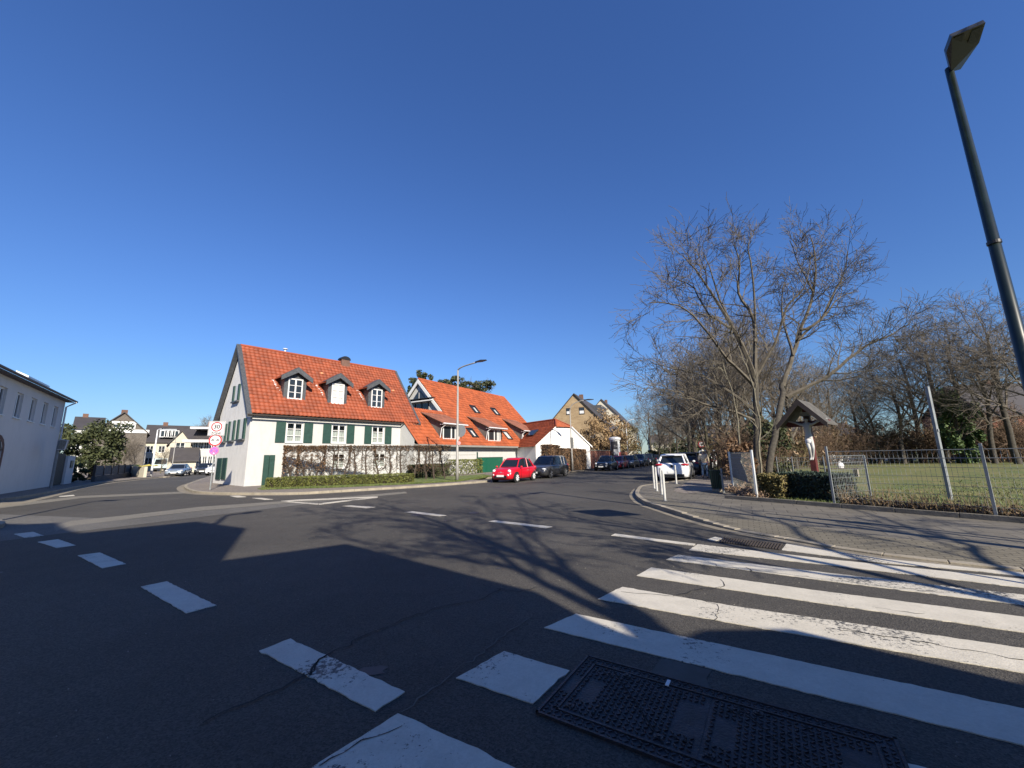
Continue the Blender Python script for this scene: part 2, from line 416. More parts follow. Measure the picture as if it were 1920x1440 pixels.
poly = [(p[0], p[1]) for p in rin[1:23]]+[(p[0], p[1]) for p in r_in2[27:]]
mb = MB()
for i in range(21, len(rk)-1):
    for k in range(4):
        def q_(ii, kk):
            a, b = rin[ii], r_in2[ii]; t = kk/4; z = low(ii)-.008; return (a[0]*(1-t)+b[0]*t, a[1]*(1-t)+b[1]*t, z*(1-t)+(PZ+.003)*t)
        mb.quad(q_(i, k), q_(i+1, k), q_(i+1, k+1), q_(i, k+1))
setp(link('dropped_kerb_ramp', mb, SLAB2), kind='structure')
poly = [offset_line([rk[0], bayA], -.12)[0]] + poly
poly += [(90, -20), (150, 40), (150, 200), (sin_[1][0], sin_[1][1]), sin_[0]]
mb = MB(); mb.prism(poly, -.02, PZ); setp(link('pavement_right', mb, SLAB), kind='structure')
# darker asphalt walk away from the corner
wk = [G(1300, 897, PZ), (bayFar[0]+.15, bayFar[1]), (bayFar[0]+2.6, bayFar[1]-1.6), G(1362, 916, PZ), G(1290, 926, PZ), G(1262, 921, PZ)]
sheet('footpath_asphalt', wk, PZ+.004, A_WALK)
# fine block band along the kerb at the crossing
bi = offset_line(rk, .17)[12:22]; bo = offset_line(rk, .95)[12:22]
mb = MB()
for i in range(len(bi)-1): mb.quad((*bi[i], PZ+.004), (*bi[i+1], PZ+.004), (*bo[i+1], PZ+.004), (*bo[i], PZ+.004))
setp(link('tactile_paving', mb, SLAB2), kind='structure')

# --- pavement of the orange-roofed corner house
ck = [G(x, y) for x, y in ((430, 884), (405, 891.5), (386, 897), (365, 905), (349, 911), (345, 915.5), (352, 921), (373, 925.6), (427, 928), (490, 928.3), (560, 927.5), (640, 923), (740, 917), (830, 911), (905, 905), (918, 903.5))]
ck = smooth_line(ck, 4)
_, cin = kerb('kerb_corner', ck, 1)
gutter('gutter_corner', ck[8:-2], 1, .35)
pe = ck[-1]; nrm = (-R2[1], R2[0])
bayL = (pe[0]+nrm[0]*2.2, pe[1]+nrm[1]*2.2)
kerb('kerb_bay_front', [pe, bayL], 1, .12)
bayL2 = (bayL[0]+R2[0]*12.5, bayL[1]+R2[1]*12.5); bo1 = (bayL2[0]-nrm[0]*2.2, bayL2[1]-nrm[1]*2.2)
k3 = (bo1[0]+R2[0]*4.5, bo1[1]+R2[1]*4.5); k4 = (k3[0]+nrm[0]*2.2, k3[1]+nrm[1]*2.2); k5 = (k4[0]+R2[0]*110, k4[1]+R2[1]*110)
kerb('kerb_bay_side', [bayL, bayL2, bo1, k3, k4, k5], 1, .12)
poly = [(p[0], p[1]) for p in cin] + [(bayL[0]-.1, bayL[1]-.1), bayL2, bo1, k3, k4, k5, (k5[0]-60, k5[1]), (-10, 120), (-34, 60)]
poly = [(p[0], p[1]) for p in poly]
def off_in(p, d): return p
mb = MB(); mb.prism(poly, -.02, PZ-.001); setp(link('pavement_corner', mb, A_WALK), kind='structure')

# --- left pavement in front of the grey house
lk = [G(x, y) for x, y in ((-260, 962), (0, 940), (100, 924), (178, 909), (240, 901.5), (298, 896), (328, 893.5), (372, 884))]
lk = smooth_line(lk, 4)
kerb('kerb_left', lk, 1); gutter('gutter_left', lk, 1, .5)
lin = offset_line(lk, .15)
mb = MB(); mb.prism([(p[0], p[1]) for p in lin] + [(-60, 120), (-130, 60), (-90, 0)], -.02, PZ); setp(link('pavement_left', mb, A_WALK), kind='structure')
# near corner on the left edge
nk = [G(-500, 950), G(-120, 974), G(-10, 981), G(3, 982.5), G(9, 986), G(6, 990), G(-8, 994), G(-120, 1012), G(-500, 1090)]
kerb('kerb_near_corner', nk, -1); nin = offset_line(nk, -.15)
mb = MB(); mb.prism([(p[0], p[1]) for p in nin], -.02, PZ); setp(link('pavement_near_corner', mb, A_WALK), kind='structure')
# pavement behind the camera, under the houses that throw the big shadow
mb = MB(); mb.prism([(-60, -1.2), (-24, -1.2), (-1.6, -2.2), (9, -4.0), (30, -8), (30, -28), (-60, -28)], -.02, PZ); setp(link('pavement_behind', mb, SLAB), kind='structure')

# --- repaired strips in the asphalt
def gp(*pp): return [G(x, y) for x, y in pp]
sheet('road_patch', gp((100, 987), (133, 977), (240, 966), (373, 950.6), (527.5, 940), (640, 932), (760, 922), (764, 925), (640, 937), (532, 944), (373, 958), (240, 973.5), (133, 986), (105, 996)), .004, A_LIGHT)
sheet('road_patch', gp((-30, 950), (153, 930), (353, 921.5), (400, 927), (353, 925), (153, 934), (-30, 957)), .004, A_LIGHT)
sheet('road_patch', gp((-80, 948), (60, 936), (170, 912), (110, 929), (40, 946), (-80, 962)), .005, GUTTER)
A_OLD = asphalt_mat('asphalt_old', (.095, .09, .082), .22, .9)
sheet('road_patch', gp((-400, 1010), (-60, 962), (240, 974), (373, 958.5), (532, 944.5), (640, 937.5), (520, 952), (330, 975), (120, 1000), (-200, 1040)), .003, A_OLD)

# --- road markings, each painted group lying 8 mm proud in thin screed
def marks(name, polys, z=.008, m=PAINT):
    mb = MB()
    for p in polys:
        g = gp(*p)
        g2 = []
        n = len(g)
        for i in range(n):   # ragged edges
            a, b = g[i], g[(i+1) % n]; L = math.hypot(b[0]-a[0], b[1]-a[1]); k = max(1, min(60, int(L/.06)))
            dx, dy = (b[0]-a[0])/max(L, 1e-6), (b[1]-a[1])/max(L, 1e-6)
            for j in range(k):
                w = rng.gauss(0, .004) if j else 0
                g2.append((a[0]+(b[0]-a[0])*j/k - dy*w, a[1]+(b[1]-a[1])*j/k + dx*w))
        mb.prism(g2, .001, z)
    return setp(link(name, mb, m), kind='structure')
marks('zebra_crossing', [
    ((1020, 1178), (1080, 1152), (1500, 1241.5), (1920, 1331), (2300, 1412), (2500, 1560), (1920, 1400), (1470, 1289)),
    ((1121, 1124), (1167, 1101.5), (1378, 1138), (1920, 1217), (2300, 1275), (2300, 1350), (1920, 1263), (1399, 1174)),
    ((1194, 1080), (1221, 1065), (1560, 1112), (1920, 1158), (2300, 1207), (2300, 1250), (1920, 1187), (1560, 1135)),
    ((1249, 1050), (1271, 1041), (1560, 1076), (1920, 1116.5), (2300, 1160), (2300, 1190), (1920, 1136), (1560, 1091)),
    ((1292, 1032), (1308, 1021), (1560, 1050), (1920, 1087), (2300, 1126), (2300, 1150), (1920, 1103), (1560, 1061)),
    ((1466, 1032), (1475, 1020), (1655, 1048), (1835, 1067), (2100, 1092), (2100, 1104), (1835, 1072), (1655, 1056))])
marks('dashed_line', [
    ((1146, 1004.6), (1153, 1001), (1304, 1020.4), (1301, 1024)), ((916, 978), (927.5, 976), (1035.5, 988), (1023, 990.5)),
    ((758, 960.6), (774, 959), (837, 966.6), (822.5, 968)), ((642.5, 949), (659, 948), (704, 951), (686, 953)),
    ((430.6, 930), (448, 929.6), (462, 931.7), (444, 933)), ((473, 934), (490, 933.8), (512, 936.5), (496, 937.3)),
    ((1326, 1012), (1341, 1007), (1357, 1010), (1341, 1015))])
marks('warning_triangle_line', [((527, 939.4), (560, 937), (640, 934), (708, 931), (708, 932.3), (640, 935.6), (560, 939), (535, 941)),
    ((527, 939.6), (597, 944.2), (596, 946.3), (535, 941.2)), ((597, 944.2), (650, 938), (708, 931.8), (708, 933.2), (650, 940), (598, 946.4))])
marks('block_line', [
    ((26, 1001.7), (61.7, 997.7), (81.7, 1005), (46.7, 1009)), ((70.7, 1016.7), (109, 1011.7), (141.7, 1023), (106.7, 1027.7)),
    ((145.7, 1042), (186.7, 1036.7), (236, 1058), (191.7, 1066)), ((264, 1101), (312.5, 1091), (406, 1136), (349, 1151)),
    ((486, 1221.7), (544.6, 1198.8), (759, 1299), (704, 1335.7)), ((855, 1273), (945.4, 1222.7), (1068, 1259), (999, 1321)),
    ((560, 1458), (594, 1435), (746, 1340), (860, 1391), (1010, 1462), (900, 1640), (700, 1640)), ((1660, 1426), (1720, 1438), (1900, 1490), (1900, 1560), (1700, 1490)),
    ((110, 930.5), (138, 928), (140, 929.8), (112, 932))])

# --- cracks sealed with dark tar
def crack(pts, w=.012, seed=1):
    r = random.Random(seed); g = [G(x, y) for x, y in pts]; out = []
    for i in range(len(g)-1):
        a, b = g[i], g[i+1]; L = math.hypot(b[0]-a[0], b[1]-a[1]); n = max(2, int(L/.07))
        for j in range(n):
            t = j/n; out.append((a[0]+(b[0]-a[0])*t + r.gauss(0, .014), a[1]+(b[1]-a[1])*t + r.gauss(0, .014)))
    out.append(g[-1]); mb = MB(); ws = [w*r.uniform(.25, 1) for _ in out]
    for i in range(len(out)-1):
        a, b = out[i], out[i+1]; d = Vector((b[0]-a[0], b[1]-a[1])); d.normalize(); n_ = (-d.y, d.x)
        mb.quad((a[0]-n_[0]*ws[i], a[1]-n_[1]*ws[i], .0105), (b[0]-n_[0]*ws[i+1], b[1]-n_[1]*ws[i+1], .0105), (b[0]+n_[0]*ws[i+1], b[1]+n_[1]*ws[i+1], .0105), (a[0]+n_[0]*ws[i], a[1]+n_[1]*ws[i], .0105))
    return mb
TAR = M('crack', (.012, .012, .012), .9, 0)
cm = MB()
for k, (p, w) in enumerate((
    (((380, 1355), (500, 1305), (575, 1268), (605, 1232), (640, 1218), (700, 1185), (780, 1155), (840, 1135), (905, 1125), (935, 1106), (905, 1098)), .009),
    (((935, 1106), (975, 1110), (1003, 1103)), .009), (((575, 1268), (590, 1245), (612, 1232)), .013),
    (((1165, 1112), (1250, 1118), (1300, 1122), (1345, 1135), (1345, 1150)), .005), (((1262, 1120), (1300, 1108), (1350, 1102)), .008),
    (((1352, 1102), (1356, 1096), (1351, 1088)), .007), (((1345, 1150), (1340, 1165)), .005),
    (((1280, 1050), (1340, 1058), (1345, 1062), (1400, 1068), (1600, 1094), (1760, 1112)), .005), (((1400, 1066), (1410, 1072)), .010),
    (((1580, 1185), (1700, 1200), (1800, 1218), (1920, 1240)), .007), (((1575, 1178), (1660, 1196)), .006),
    (((1640, 1140), (1700, 1150), (1735, 1152)), .005),
    (((760, 1365), (700, 1385), (650, 1410), (600, 1440)), .006))):
    m2 = crack(p, w, k); cm.add(m2.v, m2.f)
setp(link('road_cracks', cm, TAR), kind='structure')
# seam of an older trench, oil drips and grit
OIL = M('oil_stain', (.03, .029, .028), .55, .3, 6)
ro_ = random.Random(77); om = MB()
for _ in range(46):
    x0_, y0_ = ro_.uniform(-9, 7), ro_.uniform(2.5, 22); rr_ = ro_.uniform(.02, .10) if ro_.random() < .8 else ro_.uniform(.12, .3); n_ = 12
    if x0_ > 3 and y0_ < 14: continue
    om.add([(x0_+rr_*ro_.uniform(.6, 1.2)*math.cos(6.283*k/n_), y0_+rr_*ro_.uniform(.6, 1.2)*math.sin(6.283*k/n_), .0035) for k in range(n_)], [tuple(range(n_))])
setp(link('oil_stains', om, OIL), kind='structure')
sm_ = crack(((1000, 1152), (753, 1338)), .007, 5); setp(link('road_seam', sm_, M('seam_grey', (.10, .095, .085), .9, .2)), kind='structure')
gr_ = MB()
for _ in range(900):
    x0_, y0_ = ro_.gauss(0, 4), ro_.uniform(1.5, 14); s__ = ro_.uniform(.003, .009); gr_.add([(x0_-s__, y0_, .004), (x0_+s__, y0_-s__*.5, .004), (x0_, y0_+s__, .004), (x0_, y0_, .004+s__)], [(0, 1, 3), (1, 2, 3), (2, 0, 3)])
setp(link('road_grit', gr_, M('grit', (.2, .19, .17), .9, .4, 30)), 'loose grit scattered over the asphalt', 'grit', kind='stuff')

# --- meadow behind the mesh fence and lawn verge in front of the hedge
fpA, fpB = G(1567, 951, PZ), G(1871, 976, PZ)
fd = Vector((fpB[0]-fpA[0], fpB[1]-fpA[1])).normalized(); fn = Vector((-fd.y, fd.x))      # fn points to the meadow side
if fn.y < 0: fn = -fn
def FP(t, w=0.0): return (fpA[0]+fd.x*t+fn.x*w, fpA[1]+fd.y*t+fn.y*w)
mb = MB(); mb.prism([FP(-1.2, -.05), FP(22, -.05), (80, 10), (80, 52), (26, 58), (19, 40), FP(-1.6, 5.5)], -.02, PZ+.05)
setp(link('meadow', mb, LAWN), kind='structure')
wf_ = [G(1372, 921.5, PZ), FP(-1.2, -.05), FP(-1.6, 5.5), (19, 40), (26, 58), (100, 150), (bayFar[0]+3.2, bayFar[1]-1.9)]
mb = MB(); mb.prism(wf_, -.02, PZ+.035); setp(link('woodland_floor', mb, M('leafy_earth', (.05, .042, .022), .95, 0, rgb2=(.12, .085, .05), scale=3, detail=8, bump=.6, bscale=25)), kind='structure')
e_in = [FP(-2.95, -.12), FP(22, -.12)]
kerb('kerb_edging', e_in, 1, .075, PZ+.11, M('edging_stone', (.16, .145, .12), .85, .2, 4, .3, 30))
vg = [G(490, 918.5, PZ), G(640, 914, PZ), G(770, 908, PZ), G(860, 903, PZ), G(905, 897, PZ), G(925, 893, PZ), G(906, 889, PZ), G(850, 893, PZ), G(600, 900, PZ), G(489, 908, PZ)]
sheet('lawn_verge', vg, PZ+.006, VERGE)

def blades(name, region, n, h, m, z, seed, label='short grass blades', cat='grass', w=.012, kind='stuff', lean=.5):
    r = random.Random(seed); mb = MB(); vs = []; fs = []
    for i in range(n):
        x, y = region(r); a = r.uniform(0, 6.28); hh = h*r.uniform(.4, 1.2); ww = w*r.uniform(.6, 1.4)
        lx, ly = r.gauss(0, lean)*hh, r.gauss(0, lean)*hh; k = len(vs)
        vs += [(x-ww*math.cos(a), y-ww*math.sin(a), z), (x+ww*math.cos(a), y+ww*math.sin(a), z), (x+lx, y+ly, z+hh)]; fs.append((k, k+1, k+2))
    mb.add(vs, fs); return setp(link(name, mb, m), label, cat, kind=kind)
def meadow_pt(r):
    t = r.uniform(-1.5, 16); w = .05 + 30*r.random()**2.2; return FP(t + w*.35*r.random(), w)
blades('meadow_grass', meadow_pt, 42000, .075, GRASS, PZ+.05, 3, 'green meadow grass growing beyond the mesh fence', w=.010)
def verge_pt(r):
    a = G(r.uniform(492, 915), 0, 0)
    k = r.random(); i = min(int(k*4.999), 4); p0, p1 = vg[i], vg[i+1]; t = k*5-i if i < 5 else .5
    q0 = (p0[0]+(p1[0]-p0[0])*t, p0[1]+(p1[1]-p0[1])*t); s = r.random()*1.0
    return (q0[0]-.69*s, q0[1]+.73*s)
blades('verge_grass', verge_pt, 9000, .07, GRASS, PZ+.006, 4, 'green grass blades on the verge in front of the low hedge', w=.012)

# --- cast iron service cover
def manhole():
    O = Vector(G(1102, 1232)); a = Vector(G(1629, 1376)) - O; L = 1.78; a.normalize()
    b = Vector(G(974, 1355)) - O; Wd = b.length; b = Vector((a.y, -a.x)); Wd = .82
    P = lambda u, v, z=0: V(O.x + a.x*u + b.x*v, O.y + a.y*u + b.y*v, z)
    t = thing('utility_cover', 'black cast iron double service cover with lozenge tread set into the asphalt', 'manhole cover', P(L/2, Wd/2))
    ax = (V(a.x, a.y, 0), V(b.x, b.y, 0), V(0, 0, 1)); fr = MB()
    fr.box(P(L/2, Wd/2, .004), (L, Wd, .012), ax)
    for u, v, su, sv in ((L/2, .008, L, .016), (L/2, Wd-.008, L, .016), (.008, Wd/2, .016, Wd), (L-.008, Wd/2, .016, Wd), (L/2, .098, L-.18, .014), (L/2, Wd-.098, L-.18, .014), (.098, Wd/2, .014, Wd-.18), (L-.098, Wd/2, .014, Wd-.18)):
        fr.box(P(u, v, .012), (su, sv, .014), ax)
    link('frame', fr, IRON, t)
    def tread(mb, u0, u1, v0, v1, z, st=.034, skip=()):
        i = 0; v = v0+st/2
        while v < v1:
            u = u0+st/2; j = 0
            while u < u1:
                if not any(s0 < u < s1 and q0 < v < q1 for s0, s1, q0, q1 in skip):
                    an = math.pi/4 if (i+j) % 2 else -math.pi/4
                    ca, sa = math.cos(an), math.sin(an)
                    ax2 = (V(a.x*ca+b.x*sa, a.y*ca+b.y*sa, 0), V(-a.x*sa+b.x*ca, -a.y*sa+b.y*ca, 0), V(0, 0, 1))
                    mb.box(P(u, v, z), (.024, .0075, .008), ax2)
                u += st; j += 1
            v += st; i += 1
    tf = MB()
    for r_ in ((.02, L-.02, .02, .09), (.02, L-.02, Wd-.09, Wd-.02)): tread(tf, *r_, .0125); link('frame_tread', tf, IRON, t); tf = MB()
    tread(tf, .02, .09, .1, .3, .0125); link('frame_tread', tf, IRON, t); tf = MB(); tread(tf, .02, .09, .52, Wd-.1, .0125); link('frame_tread', tf, IRON, t); tf = MB(); tread(tf, L-.09, L-.02, .1, Wd-.1, .0125)
    link('frame_tread', tf, IRON, t)
    half = (L-.2)/2; HOLE = M('pick_hole', (.004, .004, .004), .9, 0)
    for k in (0, 1):
        u0 = .105 + k*half; u1 = u0+half-.006; lid = MB()
        lid.box(P((u0+u1)/2, Wd/2, .006), (u1-u0, Wd-.222, .012), ax)
        p = link('lid', lid, IRON, t)
        tr = MB(); tread(tr, u0+.01, u1-.01, .12, Wd-.12, .0155, skip=((u0+.03, u0+.16, .3, .55), (u1-.15, u1-.02, .22, .55)))
        sub('tread', tr, IRON, p)
        gr = MB()
        for (p0, p1) in (((u0+.14, .115), (u0+.62, Wd-.115)),):
            q0, q1 = P(*p0, .0205), P(*p1, .0205); dn = (q1-q0).normalized(); nn = V(-dn.y, dn.x, 0)*.004
            gr.quad(q0-nn, q0+nn, q1+nn, q1-nn)
        for (u, v) in ((u0+.11, .2), (u0+.15, .2), (u1-.12, .62), (u1-.07, .62), (u1-.3, .15), (u0+.2, .66)):
            gr.cyl(P(u, v, .0206), .011, .002, n=10)
        sub('pick_hole', gr, HOLE, p)
        for (u, v) in ((u0+.05, Wd-.16), (u1-.2, Wd-.16), (u0+.25, .14)):
            hm = MB(); hm.box(P(u, v, .016), (.05, .035, .012), ax); hm.cyl(P(u, v, .024), .011, .01, n=8); sub('bolt', hm, IRON, p)
    tag_ = MB(); tag_.box(P(.62, .095, .022), (.022, .075, .006), ax); link('white_tape', tag_, SIGNW, t)
    return t
manhole()
# --- gully grate by the kerb
g0, g1, g2, g3 = [Vector(G(x, y)) for x, y in ((1357, 1008.5), (1470, 1021), (1463, 1032), (1350, 1017.5))]
t = thing('storm_drain', 'brown rusty gully grate in the gutter beside the zebra stripe', 'drain', (g0.x, g0.y, 0))
mb = MB(); RUST = M('rusty_iron', (.05, .04, .034), .8, .3, 20, metal=.2); N_ = 22
mb.prism([tuple(g0), tuple(g1), tuple(g2), tuple(g3)], .001, .006); link('drain_pit', mb, M('pit_dark', (.02, .017, .015), .9, 0), t)
mb = MB()
for i in range(N_):
    a = (i+.15)/N_; b = (i+.6)/N_
    mb.prism([tuple(g0.lerp(g1, a)), tuple(g0.lerp(g1, b)), tuple(g3.lerp(g2, b)), tuple(g3.lerp(g2, a))], .005, .02)
link('grate', mb, RUST, t)
# ============================================================ BUILDINGS
def glass_see():
    m = bpy.data.materials.new('see_through_glass'); m.use_nodes = True; N = m.node_tree.nodes; L = m.node_tree.links
    N.remove(N['Principled BSDF']); a = N.new('ShaderNodeBsdfTransparent'); b = N.new('ShaderNodeBsdfGlossy'); b.inputs['Roughness'].default_value = .03
    f = N.new('ShaderNodeFresnel'); f.inputs[0].default_value = 1.5; x = N.new('ShaderNodeMixShader'); a.inputs[0].default_value = (.8, .85, .85, 1)
    L.new(f.outputs[0], x.inputs[0]); L.new(a.outputs[0], x.inputs[1]); L.new(b.outputs[0], x.inputs[2]); L.new(x.outputs[0], N['Material Output'].inputs[0]); return m
SEE = glass_see()
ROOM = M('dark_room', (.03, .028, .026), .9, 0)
class Fr:
    "local frame of a wall: t along it, w back into the building, z up"
    def __init__(s, A, d): s.A = A; s.d = d; s.n = (-d[1], d[0])
    def P(s, t, w, z): return V(s.A[0]+s.d[0]*t+s.n[0]*w, s.A[1]+s.d[1]*t+s.n[1]*w, z)
    def box(s, mb, t0, t1, w0, w1, z0, z1):
        return mb.extr([s.P(t0, w0, z0), s.P(t1, w0, z0), s.P(t1, w1, z0), s.P(t0, w1, z0)], (0, 0, z1-z0))
    def quad(s, mb, t0, t1, z0, z1, w): return mb.quad(s.P(t0, w, z0), s.P(t1, w, z0), s.P(t1, w, z1), s.P(t0, w, z1))
    def W(s, px, py, w=0):
        return W(px, py, tuple(s.P(0, w, 0))[:2], s.d)
def wall_holes(mb, fr, t0, t1, z0, z1, holes, w=0, dep=.13):
    ts = sorted({t0, t1} | {h[0] for h in holes} | {h[1] for h in holes}); zs = sorted({z0, z1} | {h[2] for h in holes} | {h[3] for h in holes})
    for i in range(len(ts)-1):
        for j in range(len(zs)-1):
            c = ((ts[i]+ts[i+1])/2, (zs[j]+zs[j+1])/2)
            if any(h[0] < c[0] < h[1] and h[2] < c[1] < h[3] for h in holes): continue
            fr.quad(mb, ts[i], ts[i+1], zs[j], zs[j+1], w)
    for a, b, c, d in holes:
        P = fr.P
        mb.quad(P(a, w, c), P(a, w+dep, c), P(a, w+dep, d), P(a, w, d)); mb.quad(P(b, w+dep, c), P(b, w, c), P(b, w, d), P(b, w+dep, d))
        mb.quad(P(a, w, d), P(a, w+dep, d), P(b, w+dep, d), P(b, w, d)); mb.quad(P(a, w+dep, c), P(a, w, c), P(b, w, c), P(b, w+dep, c))
def window(th, fr, t0, t1, z0, z1, w=.07, fw=.06, mull=1, bars=2, fm=None, glass=None, curtain=0, sill=True, bw=.025, sillm=None):
    fm = fm or WHITE; mb = MB()
    fr.box(mb, t0, t0+fw, w, w+.05, z0, z1); fr.box(mb, t1-fw, t1, w, w+.05, z0, z1)
    fr.box(mb, t0+fw, t1-fw, w, w+.05, z0, z0+fw); fr.box(mb, t0+fw, t1-fw, w, w+.05, z1-fw, z1)
    for k in range(1, mull+1):
        c = t0+(t1-t0)*k/(mull+1); fr.box(mb, c-fw*.6, c+fw*.6, w-.004, w+.046, z0+fw, z1-fw)
    for k in range(1, bars+1):
        c = z0+(z1-z0)*k/(bars+1); fr.box(mb, t0+fw, t1-fw, w+.005, w+.035, c-bw/2, c+bw/2)
    p = link('window', mb, fm, th)
    g = MB(); fr.quad(g, t0+fw*.5, t1-fw*.5, z0+fw*.5, z1-fw*.5, w+.04); sub('pane', g, glass or GLASS, p)
    if curtain:
        c = MB(); zt = z0+(z1-z0)*curtain; n = 14; vs = []
        for i in range(n+1):
            t_ = t0+fw+(t1-t0-2*fw)*i/n; ww = w+.10+.02*math.sin(i*2.1); vs.append((t_, ww))
        for i in range(n): c.quad(fr.P(*vs[i], z0+.03), fr.P(*vs[i+1], z0+.03), fr.P(*vs[i+1], zt), fr.P(*vs[i], zt))
        sub('curtain', c, CURTAIN, p)
    if glass is SEE:
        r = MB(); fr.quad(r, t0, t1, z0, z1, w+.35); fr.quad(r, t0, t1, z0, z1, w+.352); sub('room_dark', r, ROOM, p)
    if sill:
        s_ = MB(); fr.box(s_, t0-.04, t1+.04, -.07, w+.02, z0-.05, z0-.004); sub('sill', s_, sillm or fm, p)
    return p
def tiles(name, c00, c10, c11, c01, nu, nv, m, th, amp=.032, step=.03, sm=4, parent_sub=False):
    "pantiles: rolls across, courses up the slope"
    c00, c10, c11, c01 = map(Vector, (c00, c10, c11, c01)); nrm = (c10-c00).cross(c01-c00).normalized()
    if nrm.z < 0: nrm = -nrm
    me = bpy.data.meshes.new(name); vs = []; fs = []; uvs = []
    prof = [0.0, .75, 1.0, .35] if sm == 4 else [0, 1]
    for j in range(nv):
        v0, v1 = j/nv, (j+1.08)/nv; v1 = min(v1, 1)
        base = len(vs)
        for i in range(nu*sm+1):
            u = i/(nu*sm); h = prof[i % sm]*amp
            a = c00.lerp(c10, u); b = c01.lerp(c11, u)
            vs.append(a.lerp(b, v0)+nrm*(h)); vs.append(a.lerp(b, v0)+nrm*(h+step)); vs.append(a.lerp(b, v1)+nrm*(h+.002))
        for i in range(nu*sm):
            o = base+i*3
            fs.append((o, o+3, o+4, o+1)); fs.append((o+1, o+4, o+5, o+2))
            u0 = (i+.1)/sm; u1 = (i+.9)/sm
            uvs += [(u0, j+.3), (u1, j+.3), (u1, j+.4), (u0, j+.4), (u0, j+.3), (u1, j+.3), (u1, j+.7), (u0, j+.7)]
    me.from_pydata([tuple(v) for v in vs], [], fs); me.update(); ul = me.uv_layers.new(name='UVMap')
    for k, uv in enumerate(uvs): ul.data[k].uv = uv
    me.shade_smooth()
    me.materials.append(m)
    return (sub if parent_sub else link)(name, me, m, th)

# ---------------------------------------------------------------- 1. corner house with green shutters
c1 = G(457, 912, PZ); H1 = Fr(c1, azd(41)); GW = 7.0; L1 = 11.9; ZE = 4.42; OH = .35; SL = 52
EA = tuple(H1.P(0, -OH, 0))[:2]; ta = math.tan(math.radians(SL))
def H1r(px, py): return PL(px, py, EA, H1.d, ZE, SL)
rid_w = GW/2+OH; ZR = ZE+ta*rid_w
tL, tR = -.30, L1+.28
h1 = thing('house', 'white corner house with rust red tiled roof, three slate dormers and green shutters', 'house', (*c1, PZ))
ups = [((539, 782), (568, 825)), ((623.4, 790), (651.5, 827)), ((698.4, 794), (722.8, 828.7))]
wins = []
for (a, b) in ups:
    t0, zt = H1.W(*a); t1, zb = H1.W(*b); zt = 4.02; wins.append((t0, t0+1.02, 2.72, zt))
low = [(H1.W(621, 880)[0], H1.W(646, 880)[0], .95, 2.0), (H1.W(700, 880)[0], H1.W(722, 880)[0], .95, 2.0)]
mb = MB(); wall_holes(mb, H1, 0, L1, PZ-.02, ZE+OH*ta, wins+low)
mb.quad(H1.P(0, GW, PZ), H1.P(L1, GW, PZ), H1.P(L1, GW, ZE+OH*ta), H1.P(0, GW, ZE+OH*ta))
link('front_wall', mb, WHITEWALL, h1)
for t_ in (0, L1):
    mb = MB(); ap = ZR-.12
    mb.add([H1.P(t_, 0, PZ-.02), H1.P(t_, GW, PZ-.02), H1.P(t_, GW, ZE+OH*ta-.05), H1.P(t_, GW/2, ap), H1.P(t_, 0, ZE+OH*ta-.05)], [(0, 1, 2, 3, 4)])
    link('gable_wall', mb, GABLEWALL, h1)
def lift(P, k=.0): return P
tiles('roof', H1.P(tL+.22, -OH-.05, ZE-.05*ta+.06), H1.P(tR-.16, -OH-.05, ZE-.05*ta+.06), H1.P(tR-.16, rid_w-OH, ZR+.06), H1.P(tL+.22, rid_w-OH, ZR+.06), 44, 20, TILE1, h1, amp=.05, step=.055)
rb = MB()
rb.quad(H1.P(tL, -OH, ZE), H1.P(tR, -OH, ZE), H1.P(tR, GW/2, ZR), H1.P(tL, GW/2, ZR)); rb.quad(H1.P(tL, GW+OH, ZE), H1.P(tR, GW+OH, ZE), H1.P(tR, GW/2, ZR+.02), H1.P(tL, GW/2, ZR+.02))
link('roof_underside', rb, WOODD, h1)
for t0_, t1_ in ((tL-.03, tL+.24), (tR-.2, tR+.03)):        # slate verges
    for w0, w1 in ((-OH-.06, GW/2), (GW+OH+.06, GW/2)):
        vb = MB(); za = ZE-.06*ta
        vb.add([H1.P(t0_, w0, za+.1), H1.P(t1_, w0, za+.1), H1.P(t1_, w1, ZR+.16), H1.P(t0_, w1, ZR+.16), H1.P(t0_, w0, za-.16), H1.P(t1_, w0, za-.16), H1.P(t1_, w1, ZR-.1), H1.P(t0_, w1, ZR-.1)],
               [(0, 1, 2, 3), (7, 6, 5, 4), (0, 4, 5, 1), (1, 5, 6, 2), (2, 6, 7, 3), (3, 7, 4, 0)]); link('slate_verge', vb, SLATE, h1)
rc = MB(); rc.tube([H1.P(tL+.2, GW/2, ZR+.1), H1.P(tR-.15, GW/2, ZR+.1)], .1, 8); link('ridge_tiles', rc, TILE1, h1)
gt = MB(); gt.tube([H1.P(tL, -OH-.08, ZE-.1), H1.P(tR, -OH-.08, ZE-.12)], .055, 8)
for k in range(13): H1.box(gt, .2+k*.95, .3+k*.95, -OH+.02, 0, ZE-.02, ZE+.1)
link('eaves_gutter', gt, WOODD, h1)
dp = MB(); dp.tube([H1.P(tR-.35, -OH-.08, ZE-.12), H1.P(L1-.28, -.08, ZE-.45), H1.P(L1-.28, -.08, PZ)], .04, 8); link('downpipe', dp, M('zinc_grey', (.16, .17, .17), .5, .1), h1)
